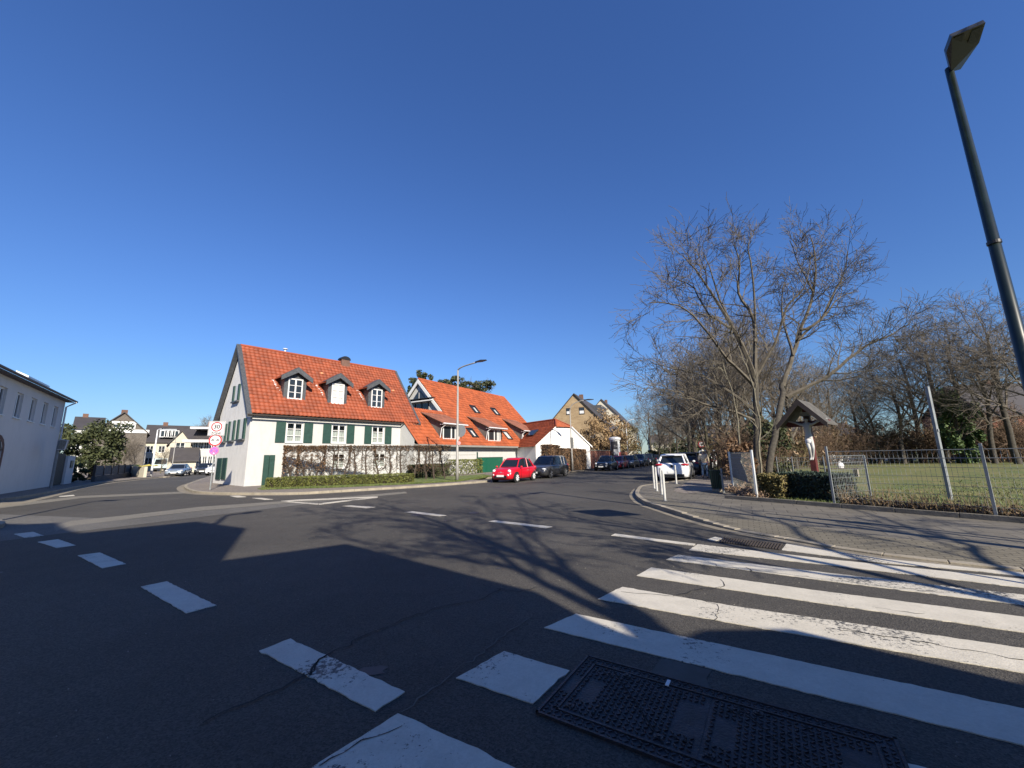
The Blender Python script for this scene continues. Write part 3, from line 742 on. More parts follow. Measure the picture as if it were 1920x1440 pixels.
for (t0, t1, z0, z1), sh in zip(wins, (((523, 538), (572.5, 586.5)), ((611, 624.4), (653.4, 666.5)), ((687.7, 698.4), (725.2, 735.3)))):
    window(h1, H1, t0, t1, z0, z1, w=.05, fw=.085, mull=1, bars=2, glass=SEE, curtain=.62, bw=.04)
    for k, (a, b) in enumerate(sh):
        ta0, tb0 = ((t0-.62, t0-.06) if k == 0 else (t1+.06, t1+.62)); mb = MB()
        H1.box(mb, ta0, tb0, -.05, -.012, z0-.02, z1+.02)
        for e in (ta0, tb0-.06): H1.box(mb, e, e+.06, -.058, -.05, z0-.02, z1+.02)
        for e in (z0-.02, z1-.05, (z0+z1)/2-.03): H1.box(mb, ta0+.06, tb0-.06, -.058, -.05, e, e+.07)
        link('shutter', mb, GREEN, h1)
for (t0, t1, z0, z1) in low: window(h1, H1, t0, t1, z0, z1, w=.05, fw=.07, glass=SEE, curtain=.5)
# gable shutters (left wall), wall frame runs from the corner away
HG = Fr(tuple(H1.P(0, GW, 0))[:2], (-H1.n[0], -H1.n[1]))
def gs(x, y): return HG.W(x, y)
for (xa, ya, xb, yb, dz) in ((437, 720, 452.5, 755.5, 0), (414, 793, 427.5, 832, 0), (427.5, 787, 443.5, 830, 0), (444.5, 783, 463.5, 827, 0)):
    tA = gs(xa, yb)[0]; tB = gs(xb, ya)[0]; zB = gs((xa+xb)/2, yb-4)[1]; zT = gs((xa+xb)/2, ya+3)[1]; wd = tB-tA
    mb = MB(); HG.box(mb, tA, tA+wd*.2, -.10, -.01, zB, zT); p = link('shutter', mb, GREEN, h1)
    mb = MB(); HG.box(mb, tB-wd*.2, tB, -.10, -.01, zB, zT); link('shutter', mb, GREEN, h1)
    mb = MB(); HG.box(mb, tA+wd*.22, tB-wd*.22, -.03, -.01, zB, zT); fp_ = link('window', mb, WHITE, h1)
    mb = MB(); HG.box(mb, tA, tB, -.16, -.005, zB-.1, zB-.01); sub('sill', mb, SLATE, fp_)
for (xa, ya, xb, yb) in ((407, 859, 415.5, 899), (417.5, 858.5, 425, 899)):
    tA = gs(xa, (ya+yb)/2)[0]; tB = gs(xb, (ya+yb)/2)[0]; zB = gs((xa+xb)/2, yb)[1]; zT = gs((xa+xb)/2, ya)[1]
    mb = MB(); HG.box(mb, tA, tB, -.06, -.01, max(zB, .3), zT); link('shutter', mb, GREEN, h1)
# dormers
for (bx, by), (wl_, wr_), (ax_, ay_) in (((553, 751), (532, 573.5), (556.3, 692.8)), ((636, 760), (614.5, 650.5), (639, 704)), ((706.5, 766.5), (691, 720.5), (710.6, 715))):
    tc, wc, zc = H1r(bx, by); w0 = wc-OH; fr = Fr(tuple(H1.P(0, w0, 0))[:2], H1.d)
    ta_, _ = fr.W(wl_, by-18); tb_, _ = fr.W(wr_, by-18); tm = (ta_+tb_)/2; hw = .70
    za = fr.W(ax_, ay_)[1]; zs = za-.50; zb_ = zc-.02
    bk = lambda z: (z-zc)/ta           # depth to meet the roof slope at height z
    dm = MB()
    P = fr.P
    dm.add([P(tm-hw, 0, zb_), P(tm+hw, 0, zb_), P(tm+hw, 0, zs), P(tm, 0, zs+.40), P(tm-hw, 0, zs)], [(0, 1, 2, 3, 4)])
    for s_ in (-1, 1): dm.add([P(tm+s_*hw, 0, zb_), P(tm+s_*hw, 0, zs), P(tm+s_*hw, bk(zs)+.1, zs)], [(0, 1, 2)])
    d_ = link('dormer', dm, SLATE, h1)
    ro = MB(); ov = .30; ow = .36
    for s_ in (-1, 1):
        e = zs-.18; q = [P(tm, -ov, za), P(tm+s_*(hw+ow-.08), -ov, e), P(tm+s_*(hw+ow-.08), bk(e)+.05, e), P(tm, bk(za)+.1, za)]
        ro.extr(q, (0, 0, .07))
    sub('dormer_roof', ro, TILE1, d_)
    fa = MB()
    for s_ in (-1, 1):
        e = zs-.18; x_ = tm+s_*(hw+ow-.06)
        fa.extr([P(tm, -ov-.04, za+.11), P(x_, -ov-.04, e+.10), P(x_, -ov-.04, e-.20), P(tm, -ov-.04, za-.26)], H1.P(0, .09, 0)-H1.P(0, 0, 0))
        fa.extr([P(tm, -ov-.05, za+.10), P(x_, -ov-.05, e+.095), P(x_, ov+.1, e+.095), P(tm, ov+.1, za+.10)], (0, 0, .015))
    sub('slate_bargeboard', fa, SLATE, d_)
    sk = MB()
    for s_ in (-1,):
        for k in range(6):
            z_ = zs-.3-k*.14; 
            if z_ < zb_: break
            sk.box(P(tm+s_*(hw+.1+.30*(1-k/6)), bk(z_)-.04, z_+.02), (.14, .1, .1), az=math.atan2(H1.d[1], H1.d[0]))
    sub('mortar_edge', sk, OFFW, d_)
    mid_ = 600 < bx < 660
    w_ = window(h1, fr, tm-.46, tm+.46, zb_+.10, zs-.16, w=-.05, fw=.075, mull=1, bars=2, glass=CURTAIN if mid_ else GLASS, sill=False, bw=.035)
    w_.parent = d_; w_.location = (0, 0, 0)
# chimney
tc, _, _ = PL(648, 690, EA, H1.d, ZE, SL); cz = ZR
mb = MB(); H1.box(mb, tc-.35, tc+.35, GW/2-.3, GW/2+.3, ZR-.8, ZR+.28); ch = link('chimney', mb, DKBR, h1)
mb = MB()
pts = [(math.cos(a)*.42, math.sin(a)*.3) for a in [math.pi*k/8 for k in range(9)]]
mb.extr([H1.P(tc+x, GW/2-.3, ZR+.3+y) for x, y in pts], H1.P(0, .6, 0)-H1.P(0, 0, 0)); sub('cowl', mb, BLACKM, ch)
tv = PL(537, 668, EA, H1.d, ZE, SL)[0]; mb = MB(); mb.tube([H1.P(tv, GW/2+.2, ZR-.3), H1.P(tv, GW/2+.2, ZR+.42)], .06, 8); mb.cyl(H1.P(tv, GW/2+.2, ZR+.44), .16, .05); link('vent_pipe', mb, OFFW, h1)
for (x, y) in ((602.5, 703), (736, 735)):
    t_, w_, z_ = H1r(x, y); mb = MB(); mb.ball(H1.P(t_, w_-OH-.05, z_+.1), (.14, .14, .1), 8, 5); link('roof_vent', mb, M('terracotta_vent', (.6, .25, .12), .7, .1), h1)

# garden gate, flush with the front wall
ga = H1.W(490.5, 890)[0]; gb = H1.W(512, 890)[0]
gg = thing('garden_gate', 'dark green double garden gate at the end of the bare hedge', 'gate', (*H1.P(ga, -.1, 0)[:2], PZ))
for k in (0, 1):
    mb = MB(); wv = (gb-ga)/2; a = ga+k*wv; H1.box(mb, a+.01, a+wv-.01, -.12, -.07, PZ+.02, 1.92); H1.box(mb, a+.01, a+.06, -.14, -.12, PZ+.02, 1.92)
    for z in (.3, 1.65): H1.box(mb, a+.06, a+wv-.01, -.135, -.12, z, z+.07)
    link('gate_leaf', mb, GREEN, gg)
mb = MB(); H1.box(mb, -.02, ga-.05, -.035, 0, PZ, .35); link('plinth', mb, WHITEWALL, h1)

# ---------------------------------------------------------------- 2. long house with orange roof, shed dormers and garage
A2 = (-7.35, 30.9); d2 = azd(31.5); H2 = Fr(A2, d2); S2 = 47; ta2 = math.tan(math.radians(S2))
ZE2 = W(930, 835.5, A2, d2)[1]
def H2r(x, y): return PL(x, y, A2, d2, ZE2, S2)
tU = H2r(830, 772)[0]; TR = (H2r(1033, 838)[0]+H2r(974, 785)[0])/2; wR = H2r(850, 725)[1]; wL = H2r(800, 769)[1]
ZR2 = ZE2+ta2*wR; ZL2 = ZE2+ta2*wL
h2 = thing('house', 'long white house with bright orange pantile roof, three shed dormers and a green garage door', 'house', (*A2, PZ))
tg0 = H2.W(902, 860)[0]; tg1 = H2.W(950, 860)[0]; zg = H2.W(925, 857)[1]
mb = MB(); wall_holes(mb, H2, 0, TR, PZ-.02, ZE2, [(tg0, tg1, PZ-.02, zg)], w=.42, dep=.16)
P = H2.P
mb.add([P(0.01, .42, PZ), P(.01, wR*1.9, PZ), P(.01, wR*1.9, ZE2+.2), P(.01, wL, ZL2-.1), P(.01, .42, ZE2+.35)], [(0, 1, 2, 3, 4)])
mb.add([P(TR-.2, .42, PZ), P(TR-.2, 2*wR, PZ), P(TR-.2, 2*wR-.3, ZE2+.2), P(TR-.2, wR, ZR2-.1), P(TR-.2, .42, ZE2+.35)], [(0, 1, 2, 3, 4)])
link('wall', mb, WHITEWALL, h2)
nvf = 23; kL = wL/wR; nvl = int(round(nvf*kL))
up = lambda t, w: P(t, w, ZE2+ta2*w+.05)
tiles('roof', up(tU, -.12), up(TR, -.12), up(TR, wR), up(tU, wR), int((TR-tU)/.27), 24, TILE2, h2, amp=.045, step=.05)
tiles('lower_roof', up(0, -.12), up(tU, -.12), up(tU, wL), up(0, wL), int(tU/.27), int(round(24*kL)), TILE2, h2, amp=.045, step=.05)
mb = MB(); un = lambda t, w: P(t, w, ZE2+ta2*w)
mb.quad(un(0, -.05), un(TR, -.05), un(TR, wL), un(0, wL)); mb.quad(un(tU, wL), un(TR, wL), un(TR, wR), un(tU, wR))
mb.quad(P(tU, 2*wR, ZE2), P(TR, 2*wR, ZE2), P(TR, wR, ZR2), P(tU, wR, ZR2)); mb.quad(P(0, wL, ZL2-.02), P(tU, wL, ZL2-.02), P(tU, wR*1.9, ZL2-.3), P(0, wR*1.9, ZL2-.3))
link('roof_underside', mb, WOODD, h2)
mb = MB(); mb.tube([up(tU, wR), up(TR, wR)], .1, 8); mb.tube([up(TR-.05, -.1), up(TR-.05, wR)], .07, 6); mb.tube([up(.02, -.1), up(.02, wL)], .07, 6); link('ridge_tiles', mb, TILE2, h2)
mb = MB(); H2.box(mb, -.02, TR+.02, -.16, .40, ZE2-.20, ZE2-.03); link('eaves_soffit', mb, M('soffit_grey', (.22, .215, .2), .6, .1), h2)
# upper gable, facing the corner house
ug = Fr(tuple(P(tU, 2*wR, 0))[:2], (-H2.n[0], -H2.n[1]))
zf = ZL2+.0
mb = MB(); mb.add([P(tU+.25, wL+.1, zf-.4), P(tU+.25, 2*wR-wL, zf-.4), P(tU+.25, wR, ZR2-.25)], [(0, 1, 2)]); link('gable_wall', mb, WHITEWALL, h2)
mb = MB()
for s_ in (1, -1):
    f = (lambda w: w) if s_ == 1 else (lambda w: 2*wR-w)
    q = [P(tU-.08, f(wL-.25), ZE2+ta2*(wL-.25)-.02), P(tU-.08, wR, ZR2-.02), P(tU-.08, wR, ZR2-.42), P(tU-.08, f(wL-.0), ZE2+ta2*(wL-.25)-.18)]
    mb.extr(q, P(.1, 0, 0)-P(0, 0, 0))
link('bargeboard', mb, WHITE, h2)
mb = MB(); zc_ = ZL2+(ZR2-ZL2)*.42
def gtri(mb, w0, w1, z0, z1, w2, z2): mb.add([P(tU+.2, w0, z0), P(tU+.2, w1, z1), P(tU+.2, w2, z2)], [(0, 1, 2)])
gtri(mb, wR-.9, wR-.08, zc_+.1, zc_+.1, wR-.08, zc_+1.0); gtri(mb, wR+.9, wR+.08, zc_+.1, zc_+.1, wR+.08, zc_+1.0)
mb.quad(P(tU+.2, wR-1.3, ZL2-.1), P(tU+.2, wR+1.3, ZL2-.1), P(tU+.2, wR+1.3, zc_-.45), P(tU+.2, wR-1.3, zc_-.45))
gwn = link('gable_glazing', mb, GLASS, h2)
mb = MB(); mb.extr([P(tU-.35, wR-2.1, zc_-.3), P(tU+.2, wR-2.1, zc_-.05), P(tU+.2, wR+2.3, zc_-.05), P(tU-.35, wR+2.3, zc_-.3)], (0, 0, .07)); sub('awning', mb, WHITE, gwn)
mb = MB(); mb.extr([P(tU-.35, wR-2.2, zc_-.02), P(tU+.2, wR-2.2, zc_+.02), P(tU+.2, wR+2.3, zc_+.02), P(tU-.35, wR+2.3, zc_-.02)], (0, 0, .05))
for w_ in (wR-1.3, wR-.4, wR+.5, wR+1.3): mb.box(P(tU+.17, w_, (ZL2+zc_)/2-.2), (.06, .06, zc_-ZL2-.3), az=math.atan2(d2[1], d2[0]))
sub('mullion', mb, DARK, gwn)
# shed dormers
for (lx, rx, zy0, zy1, topx, topy) in ((827, 863, 827, 800, 800, 776), (913, 938, 829.5, 805.5, 881, 783), (979, 1001, 833.5, 809, 949, 787.5)):
    w0 = .38
    fr = Fr(tuple(P(0, w0, 0))[:2], d2); t0 = fr.W(lx, zy0)[0]; t1 = t0+2.75; z0 = ZE2+ta2*w0; z1 = z0+1.42; print('dorm', H2r(topx, topy))
    tpt, tpw, tpz = H2r(topx, topy); bw_ = max(2.6, min(tpw, 4.4)); zb2 = ZE2+ta2*bw_
    mb = MB(); f = fr.P
    for t_ in (t0, t1): mb.add([f(t_, 0, z0-.1), f(t_, 0, z1), f(t_, bw_-w0, zb2), ], [(0, 1, 2)])
    fr.box(mb, t0, t1, -.0, .05, z0-.1, z0+.08); fr.box(mb, t0, t1, 0, .05, z1-.1, z1)
    d_ = link('dormer', mb, M('dormer_cheek', (.10, .095, .09), .7, .2), h2)
    tiles('dormer_roof', f(t0-.3, -.4, z1-.05), f(t1+.3, -.4, z1-.05), f(t1+.3, bw_-w0, zb2+.09), f(t0-.3, bw_-w0, zb2+.09), 12, 9, TILE3, d_, parent_sub=True)
    mb = MB(); mb.extr([f(t0-.3, -.38, z1-.07), f(t1+.3, -.38, z1-.07), f(t1+.3, bw_-w0, zb2+.02), f(t0-.3, bw_-w0, zb2+.02)], (0, 0, .05)); sub('dormer_soffit', mb, WOODD, d_)
    mb = MB(); mb.tube([f(t0-.25, -.48, z1-.08), f(t1+.3, -.48, z1-.08)], .06, 8); mb.tube([f(t0+.15, -.48, z1-.1), f(t0-.05, -.1, z1-.45), f(t0-.12, .0, z0+.15)], .035, 6); fr.box(mb, t0-.2, t1+.25, -.36, -.05, z1-.17, z1-.12); sub('gutter', mb, OFFW, d_)
    q = window(h2, fr, t0+.2, t1-.35, z0+.02, z1-.16, w=-.03, fw=.11, mull=1, bars=0, glass=GLASS, sill=True); q.parent = d_; q.location = (0, 0, 0)
    cq = MB(); fr.quad(cq, t0+1.75, t0+2.2, z0+.12, z1-.3, -.01); sub('curtain', cq, CURTAIN, q)
# roof windows
for (x, y, bl) in ((889, 769, 0), (927.5, 773, 0), (884, 813, 0), (950, 818, 1)):
    t_, w_, z_ = H2r(x, y); mb = MB(); hw, hh = .50, .62; sn, cs = math.sin(math.radians(S2)), math.cos(math.radians(S2))
    R = lambda a, b, k: P(t_+a, w_+b*cs-k*sn, z_+b*sn+k*cs)
    for a0, a1, b0, b1 in ((-hw, hw, -hh, -hh+.1), (-hw, hw, hh-.1, hh), (-hw, -hw+.09, -hh+.1, hh-.1), (hw-.09, hw, -hh+.1, hh-.1)):
        mb.extr([R(a0, b0, .05), R(a1, b0, .05), R(a1, b1, .05), R(a0, b1, .05)], R(0, 0, .14)-R(0, 0, 0))
    p_ = link('roof_window', mb, DARK, h2); g = MB(); g.quad(R(-hw+.05, -hh+.05, .12), R(hw-.05, -hh+.05, .12), R(hw-.05, hh-.05, .12), R(-hw+.05, hh-.05, .12)); sub('pane', g, GLASS, p_)
    g = MB(); g.quad(*( [R(-.34, -.5, .124), R(.34, -.5, .124), R(.34, .5, .124), R(-.34, .5, .124)] if bl else [R(-.05, -.5, .124), R(.22, -.5, .124), R(.22, .3, .124), R(-.05, .3, .124)])); sub('blind', g, CURTAIN, p_)
# garage door
mb = MB(); H2.box(mb, tg0, tg1, .50, .56, PZ, zg)
nb = int((tg1-tg0)/.22)
for k in range(nb): H2.box(mb, tg0+.02+k*(tg1-tg0)/nb, tg0-.01+(k+1)*(tg1-tg0)/nb, .485, .50, PZ+.02, zg-.03)
link('garage_door', mb, GARAGE, h2)
mb = MB(); H2.box(mb, tg0-.14, tg0, .36, .44, PZ, zg+.5); link('door_frame', mb, GREEN, h2)
mb = MB()
for k in range(4): H2.box(mb, 1.5, tg0-.3, .39, .418, zg+.25-k*.42, zg+.28-k*.42)
link('cladding_line', mb, M('cladding_shadow', (.45, .44, .4), .8, .1), h2)

# ---------------------------------------------------------------- 3. white gabled barn with half-hipped orange roof
b3 = G(1108, 878.5, PZ); d3 = azd(57); A3 = (b3[0]-d3[0]*7.6, b3[1]-d3[1]*7.6); H3 = Fr(A3, d3); L3 = 7.6
h3 = thing('house', 'white gabled outbuilding with half-hipped orange roof and one roof window', 'house', (*A3, PZ))
zE3 = H3.W(1111, 834)[1]; zK = H3.W(1076, 800)[1]; kl = H3.W(1062, 799)[0]; kr = H3.W(1090, 800.5)[0]
tm3 = L3/2; kl, kr = tm3-(kr-kl)/2, tm3+(kr-kl)/2; sl3 = (zK-zE3)/kl; ZR3 = zE3+sl3*tm3; DL = 13
P3 = H3.P; mb = MB()
mb.add([P3(0, 0, PZ), P3(L3, 0, PZ), P3(L3, 0, zE3), P3(kr, 0, zK), P3(kl, 0, zK), P3(0, 0, zE3)], [(0, 1, 2, 3, 4, 5)])
mb.quad(P3(0, 0, PZ), P3(0, DL, PZ), P3(0, DL, zE3), P3(0, 0, zE3)); mb.quad(P3(L3, 0, PZ), P3(L3, DL, PZ), P3(L3, DL, zE3), P3(L3, 0, zE3))
link('gable_wall', mb, GABLEWALL, h3)
hd = 1.3; o3 = .3
tiles('roof', P3(-o3, DL, zE3-o3*sl3), P3(-o3, -.12, zE3-o3*sl3), P3(kl, -.12, zK), P3(kl, DL, zK), 44, 12, TILE1, h3)
tiles('upper_roof', P3(kl, DL, zK), P3(kl, -.12, zK), P3(tm3, hd, ZR3), P3(tm3, DL, ZR3), 44, 6, TILE1, h3)
tiles('hip_roof', P3(kl, -.2, zK-.1), P3(kr, -.2, zK-.1), P3(tm3+.01, hd, ZR3+.02), P3(tm3-.01, hd, ZR3+.02), 12, 7, TILE2, h3)
mb = MB(); mb.extr([P3(tm3, hd, ZR3), P3(kr, -.12, zK), P3(L3+o3, -.12, zE3-o3*sl3), P3(L3+o3, DL, zE3-o3*sl3), P3(tm3, DL, ZR3)], (0, 0, .06)); link('rear_roof', mb, TILE1, h3)
mb = MB(); mb.tube([P3(tm3, hd, ZR3+.08), P3(tm3, DL, ZR3+.08)], .09, 6); mb.tube([P3(tm3, hd, ZR3+.08), P3(kl, -.12, zK+.04)], .08, 6); mb.tube([P3(tm3, hd, ZR3+.08), P3(kr, -.12, zK+.04)], .08, 6); link('ridge_tiles', mb, TILE1, h3)
mb = MB()
mb.extr([P3(kr, -.14, zK+.05), P3(L3+o3, -.14, zE3-o3*sl3+.05), P3(L3+o3, -.14, zE3-o3*sl3-.12), P3(kr, -.14, zK-.12)], P3(0, .05, 0)-P3(0, 0, 0)); link('verge_board', mb, OFFW, h3)
zz = zE3+sl3*1.7; mb = MB(); q = [P3(1.3, 2.2, zE3+sl3*1.3+.12), P3(1.3, 3.5, zE3+sl3*1.3+.12), P3(2.1, 3.5, zE3+sl3*2.1+.12), P3(2.1, 2.2, zE3+sl3*2.1+.12)]; mb.extr(q, (-.05, -.05, .08)); link('roof_window', mb, GLASS, h3)

# ---------------------------------------------------------------- generic far house
def simple_house(label, A, d, L, Dp, ze, pitch, wallm, roofm, rows=(), ww=1.0, wh=1.3, cols=4, ridge_along=True, group=None, name='house', framem=None, gable_rows=(), chim=1, cat='house', side_cols=3, darkwin=None):
    fr = Fr(A, d); h = thing(name, label, cat, (*A, 0), group); P = fr.P; t_ = math.tan(math.radians(pitch)); mb = MB(); hl = []
    for z in rows:
        for k in range(cols):
            c = L*(k+.5)/cols; hl.append((c-ww/2, c+ww/2, z, z+wh))
    wall_holes(mb, fr, 0, L, 0, ze, hl, dep=.15)
    mb.quad(P(0, Dp, 0), P(L, Dp, 0), P(L, Dp, ze), P(0, Dp, ze))
    if ridge_along:
        zr = ze+t_*Dp/2
        for x in (0, L): mb.add([P(x, 0, 0), P(x, Dp, 0), P(x, Dp, ze), P(x, Dp/2, zr), P(x, 0, ze)], [(0, 1, 2, 3, 4)])
        rp = [((-.3, -.4), (L+.3, -.4), (L+.3, Dp/2), (-.3, Dp/2)), ((L+.3, Dp+.4), (-.3, Dp+.4), (-.3, Dp/2), (L+.3, Dp/2))]
        hz = lambda a, b: ze+t_*min(b, Dp-b)
    else:
        zr = ze+t_*L/2
        mb.add([P(0, 0, ze), P(L, 0, ze), P(L/2, 0, zr)], [(0, 1, 2)]); mb.add([P(0, Dp, ze), P(L, Dp, ze), P(L/2, Dp, zr)], [(0, 1, 2)])
        for x in (0, L): mb.quad(P(x, 0, 0), P(x, Dp, 0), P(x, Dp, ze), P(x, 0, ze))
        rp = [((-.4, Dp+.3), (-.4, -.3), (L/2, -.3), (L/2, Dp+.3)), ((L+.4, -.3), (L+.4, Dp+.3), (L/2, Dp+.3), (L/2, -.3))]
        hz = lambda a, b: ze+t_*min(a, L-a)
    link('wall', mb, wallm, h)
    mb = MB()
    for q in rp: mb.extr([P(a, b, hz(a, b)) for a, b in q], (0, 0, .18))
    link('roof', mb, roofm, h)
    for w in hl: window(h, fr, *w, w=.05, fw=.07, mull=1, bars=1, fm=framem or WHITE, glass=darkwin or GLASS, sill=True)
    sf = Fr(tuple(P(L, 0, 0))[:2], fr.n)
    for z in rows:
        for k in range(side_cols):
            c = Dp*(k+.5)/side_cols; window(h, sf, c-ww/2, c+ww/2, z, z+wh, w=-.06, fw=.08, mull=1, bars=1, fm=framem or WHITE, glass=GLASS, sill=False)
    for k in range(chim):
        mb = MB(); x, y = (L*.3, Dp/2) if ridge_along else (L/2, Dp*.3); fr.box(mb, x-.4, x+.4, y-.3, y+.3, zr-.6, zr+.8); link('chimney', mb, DKBR, h)
    return h, fr

# 4. tan brick gable house up the street
pk = D(1076.4, 739, 78); Lb = 10.0; dd4 = azd(112); A4 = (pk[0]-dd4[0]*Lb/2, pk[1]-dd4[1]*Lb/2)
pt = 47.0; ze4 = pk[2]-math.tan(math.radians(pt))*Lb/2
h4, f4 = simple_house('tan brick gable house with dark roof and flat dormer beyond the orange roofs', A4, dd4, Lb, 22, ze4, pt, TANBR, DTILE, rows=(1.2, 4.2), cols=3, ridge_along=False, chim=1, framem=WHITE)
for x0, y0, x1, y1 in ((1061.5, 765.5, 1070, 777), (1085.5, 764, 1096, 776)):
    a, z1 = f4.W(x0, y0); b, z0 = f4.W(x1, y1); window(h4, f4, a, b, z0, z1, w=-.05, fw=.1, mull=0, bars=0, fm=DARK, glass=GLASS)
    mb = MB(); f4.quad(mb, a+.1, b-.1, z0+.1, (z0+z1)/2, -.06); link('blind', mb, WHITE, h4)
hz4 = lambda t: ze4+math.tan(math.radians(pt))*(Lb-t)
mb = MB(); f4.box(mb, Lb*.58, Lb*.92, 6, 13, hz4(Lb*.92)-.2, hz4(Lb*.66)); dm4 = link('dormer', mb, SLATE, h4)
mb = MB()
for k in range(4): mb.quad(f4.P(Lb*.92+.03, 7.4+k*1.4, hz4(Lb*.92)+.5), f4.P(Lb*.92+.03, 8.4+k*1.4, hz4(Lb*.92)+.5), f4.P(Lb*.92+.03, 8.4+k*1.4, hz4(Lb*.66)-.5), f4.P(Lb*.92+.03, 7.4+k*1.4, hz4(Lb*.66)-.5))
sub('window', mb, GLASS, dm4)
# 5. houses along the far street
simple_house('cream apartment house with dark roof half hidden behind street trees', (26.5, 92), azd(22), 24, 11, 8.6, 48, CREAM, DTILE, rows=(1.2, 4.0, 6.6), cols=7, ww=1.2, chim=1)
simple_house('tan brick terrace behind the brown leafy tree beyond the poster column', (19, 78), azd(28), 14, 10, 6.0, 42, TANBR, DTILE, rows=(1.4, 4.0), cols=4)
simple_house('pale villa with light facade at the end of the tree-lined street', (57, 165), azd(100), 9, 8, 6.0, 40, CREAM, DTILE, rows=(1.2, 4.2), cols=4)
simple_house('red brick house behind the bare trees of the meadow', (58, 48), azd(100), 16, 10, 5.6, 40, REDBR, DTILE, rows=(1.2, 3.8), cols=4, ww=1.4)
simple_house('long low white building glimpsed beyond the meadow shrubs', (33, 64), azd(95), 22, 9, 4.0, 25, WHITEWALL, DTILE, rows=(1.2,), cols=7)

# ---------------------------------------------------------------- 6. grey-white house on the left
lc = G(93, 912, PZ); dl = Vector((-.61, .79)).normalized(); LLn = 24
A6 = (lc[0]-dl.x*LLn, lc[1]-dl.y*LLn); H6 = Fr(A6, tuple(dl)); P6 = H6.P
t6 = lambda x, y: H6.W(x, y)
ze6 = H6.W(124, 749)[1]-.05
h6 = thing('house', 'grey white rendered house with a row of narrow upper windows and an arched door', 'house', (*lc, PZ))
hl = []
for (x0, x1, y0, y1) in ((-16, 9, 737, 779), (22, 38, 747, 788), (50, 64, 758, 795), (73, 87, 766, 800), (95, 105, 772, 805)):
    a = t6((x0*.55+x1*.45)-3, (y0+y1)/2)[0]; hl.append((a-.0, a+1.0, 4.05, 5.40))
ad_ = t6(1, 870)[0]; 
mb = MB(); wall_holes(mb, H6, 0, LLn, PZ-.02, ze6, hl+[(ad_-1.9, ad_-.2, PZ, 2.3)], dep=.2)
mb.add([P6(LLn, 0, PZ), P6(LLn, 9, PZ), P6(LLn, 9, ze6), P6(LLn, 4.5, ze6+2.6), P6(LLn, 0, ze6)], [(0, 1, 2, 3, 4)]); mb.quad(P6(0, 0, PZ), P6(0, 9, PZ), P6(0, 9, ze6), P6(0, 0, ze6)); mb.quad(P6(0, 9, PZ), P6(LLn, 9, PZ), P6(LLn, 9, ze6), P6(0, 9, ze6))
link('wall', mb, PLAINWALL, h6)
for w in hl: window(h6, H6, *w, w=.1, fw=.09, mull=1, bars=0)
mb = MB()
for k in range(9):
    a0, a1 = math.pi*k/8, math.pi*(k+1)/8; c = ad_-1.05
    if k < 8: mb.extr([H6.P(c+math.cos(a0)*.85, -.02, 2.3+math.sin(a0)*.6), H6.P(c+math.cos(a1)*.85, -.02, 2.3+math.sin(a1)*.6), H6.P(c+math.cos(a1)*1.05, -.02, 2.3+math.sin(a1)*.8), H6.P(c+math.cos(a0)*1.05, -.02, 2.3+math.sin(a0)*.8)], P6(0, .03, 0)-P6(0, 0, 0))
H6.box(mb, ad_-.2, ad_, -.02, .01, PZ, 2.3); H6.box(mb, ad_-2.1, ad_-1.9, -.02, .01, PZ, 2.3); link('door_surround', mb, DKBR, h6)
mb = MB(); H6.box(mb, ad_-1.9, ad_-.2, .14, .2, PZ, 2.3); mb.add([P6(ad_-1.9, -.01, 2.3), P6(ad_-.2, -.01, 2.3), P6(ad_-.6, -.01, 2.78), P6(ad_-1.05, -.01, 2.9), P6(ad_-1.5, -.01, 2.78)], [(0, 1, 2, 3, 4)]); link('door', mb, WOODD, h6)
mb = MB(); s6 = 2.6/4.5
mb.extr([P6(-.3, -.35, ze6-.3*s6+.12), P6(LLn+.35, -.35, ze6-.3*s6+.12), P6(LLn+.35, 4.5, ze6+2.72), P6(-.3, 4.5, ze6+2.72)], (0, 0, .12)); mb.extr([P6(-.3, 9.5, ze6-.5*s6+.1), P6(LLn+.3, 9.5, ze6-.5*s6+.1), P6(LLn+.3, 4.5, ze6+2.7), P6(-.3, 4.5, ze6+2.7)], (0, 0, .12))
link('roof', mb, DTILE, h6)
mb = MB(); H6.box(mb, -.3, LLn+.3, -.35, 0, ze6-.14, ze6-.08); mb.tube([P6(-.3, -.42, ze6-.03), P6(LLn+.7, -.42, ze6-.03)], .07, 8); link('eaves', mb, M('brown_eaves', (.07, .05, .045), .6, .2), h6)
mb = MB(); mb.tube([P6(LLn-.05, -.55, ze6-.15), P6(LLn-.1, -.1, ze6-.5), P6(LLn-.1, -.1, PZ)], .05, 8); link('downpipe', mb, M('downpipe_white', (.6, .6, .6), .5, .05), h6)
t_, z_ = t6(55, 703); mb = MB(); mb.extr([P6(LLn-7.5, .1, ze6+.36), P6(LLn-3.6, .1, ze6+.36), P6(LLn-3.6, .6, ze6+.62), P6(LLn-7.5, .6, ze6+.62)], (0, 0, .1)); link('roof_dormer', mb, OFFW, h6)

# 7. houses behind on the left
def facing(px0, px1, y, Y, rot=0):
    r0 = ray(px0, y); r1 = ray(px1, y); R0 = Y*math.hypot(r0[0], r0[1])/r0[1]; a = D(px0, y, R0*r0[1]/math.hypot(r0[0], r0[1])); b = D(px1, y, R0*r1[1]/math.hypot(r1[0], r1[1])); d = Vector((b[0]-a[0], b[1]-a[1])).normalized(); L = (Vector(b[:2])-Vector(a[:2])).length
    if rot: d = Vector((d.x*math.cos(rot)-d.y*math.sin(rot), d.x*math.sin(rot)+d.y*math.cos(rot)))
    return a[:2], tuple(d), L
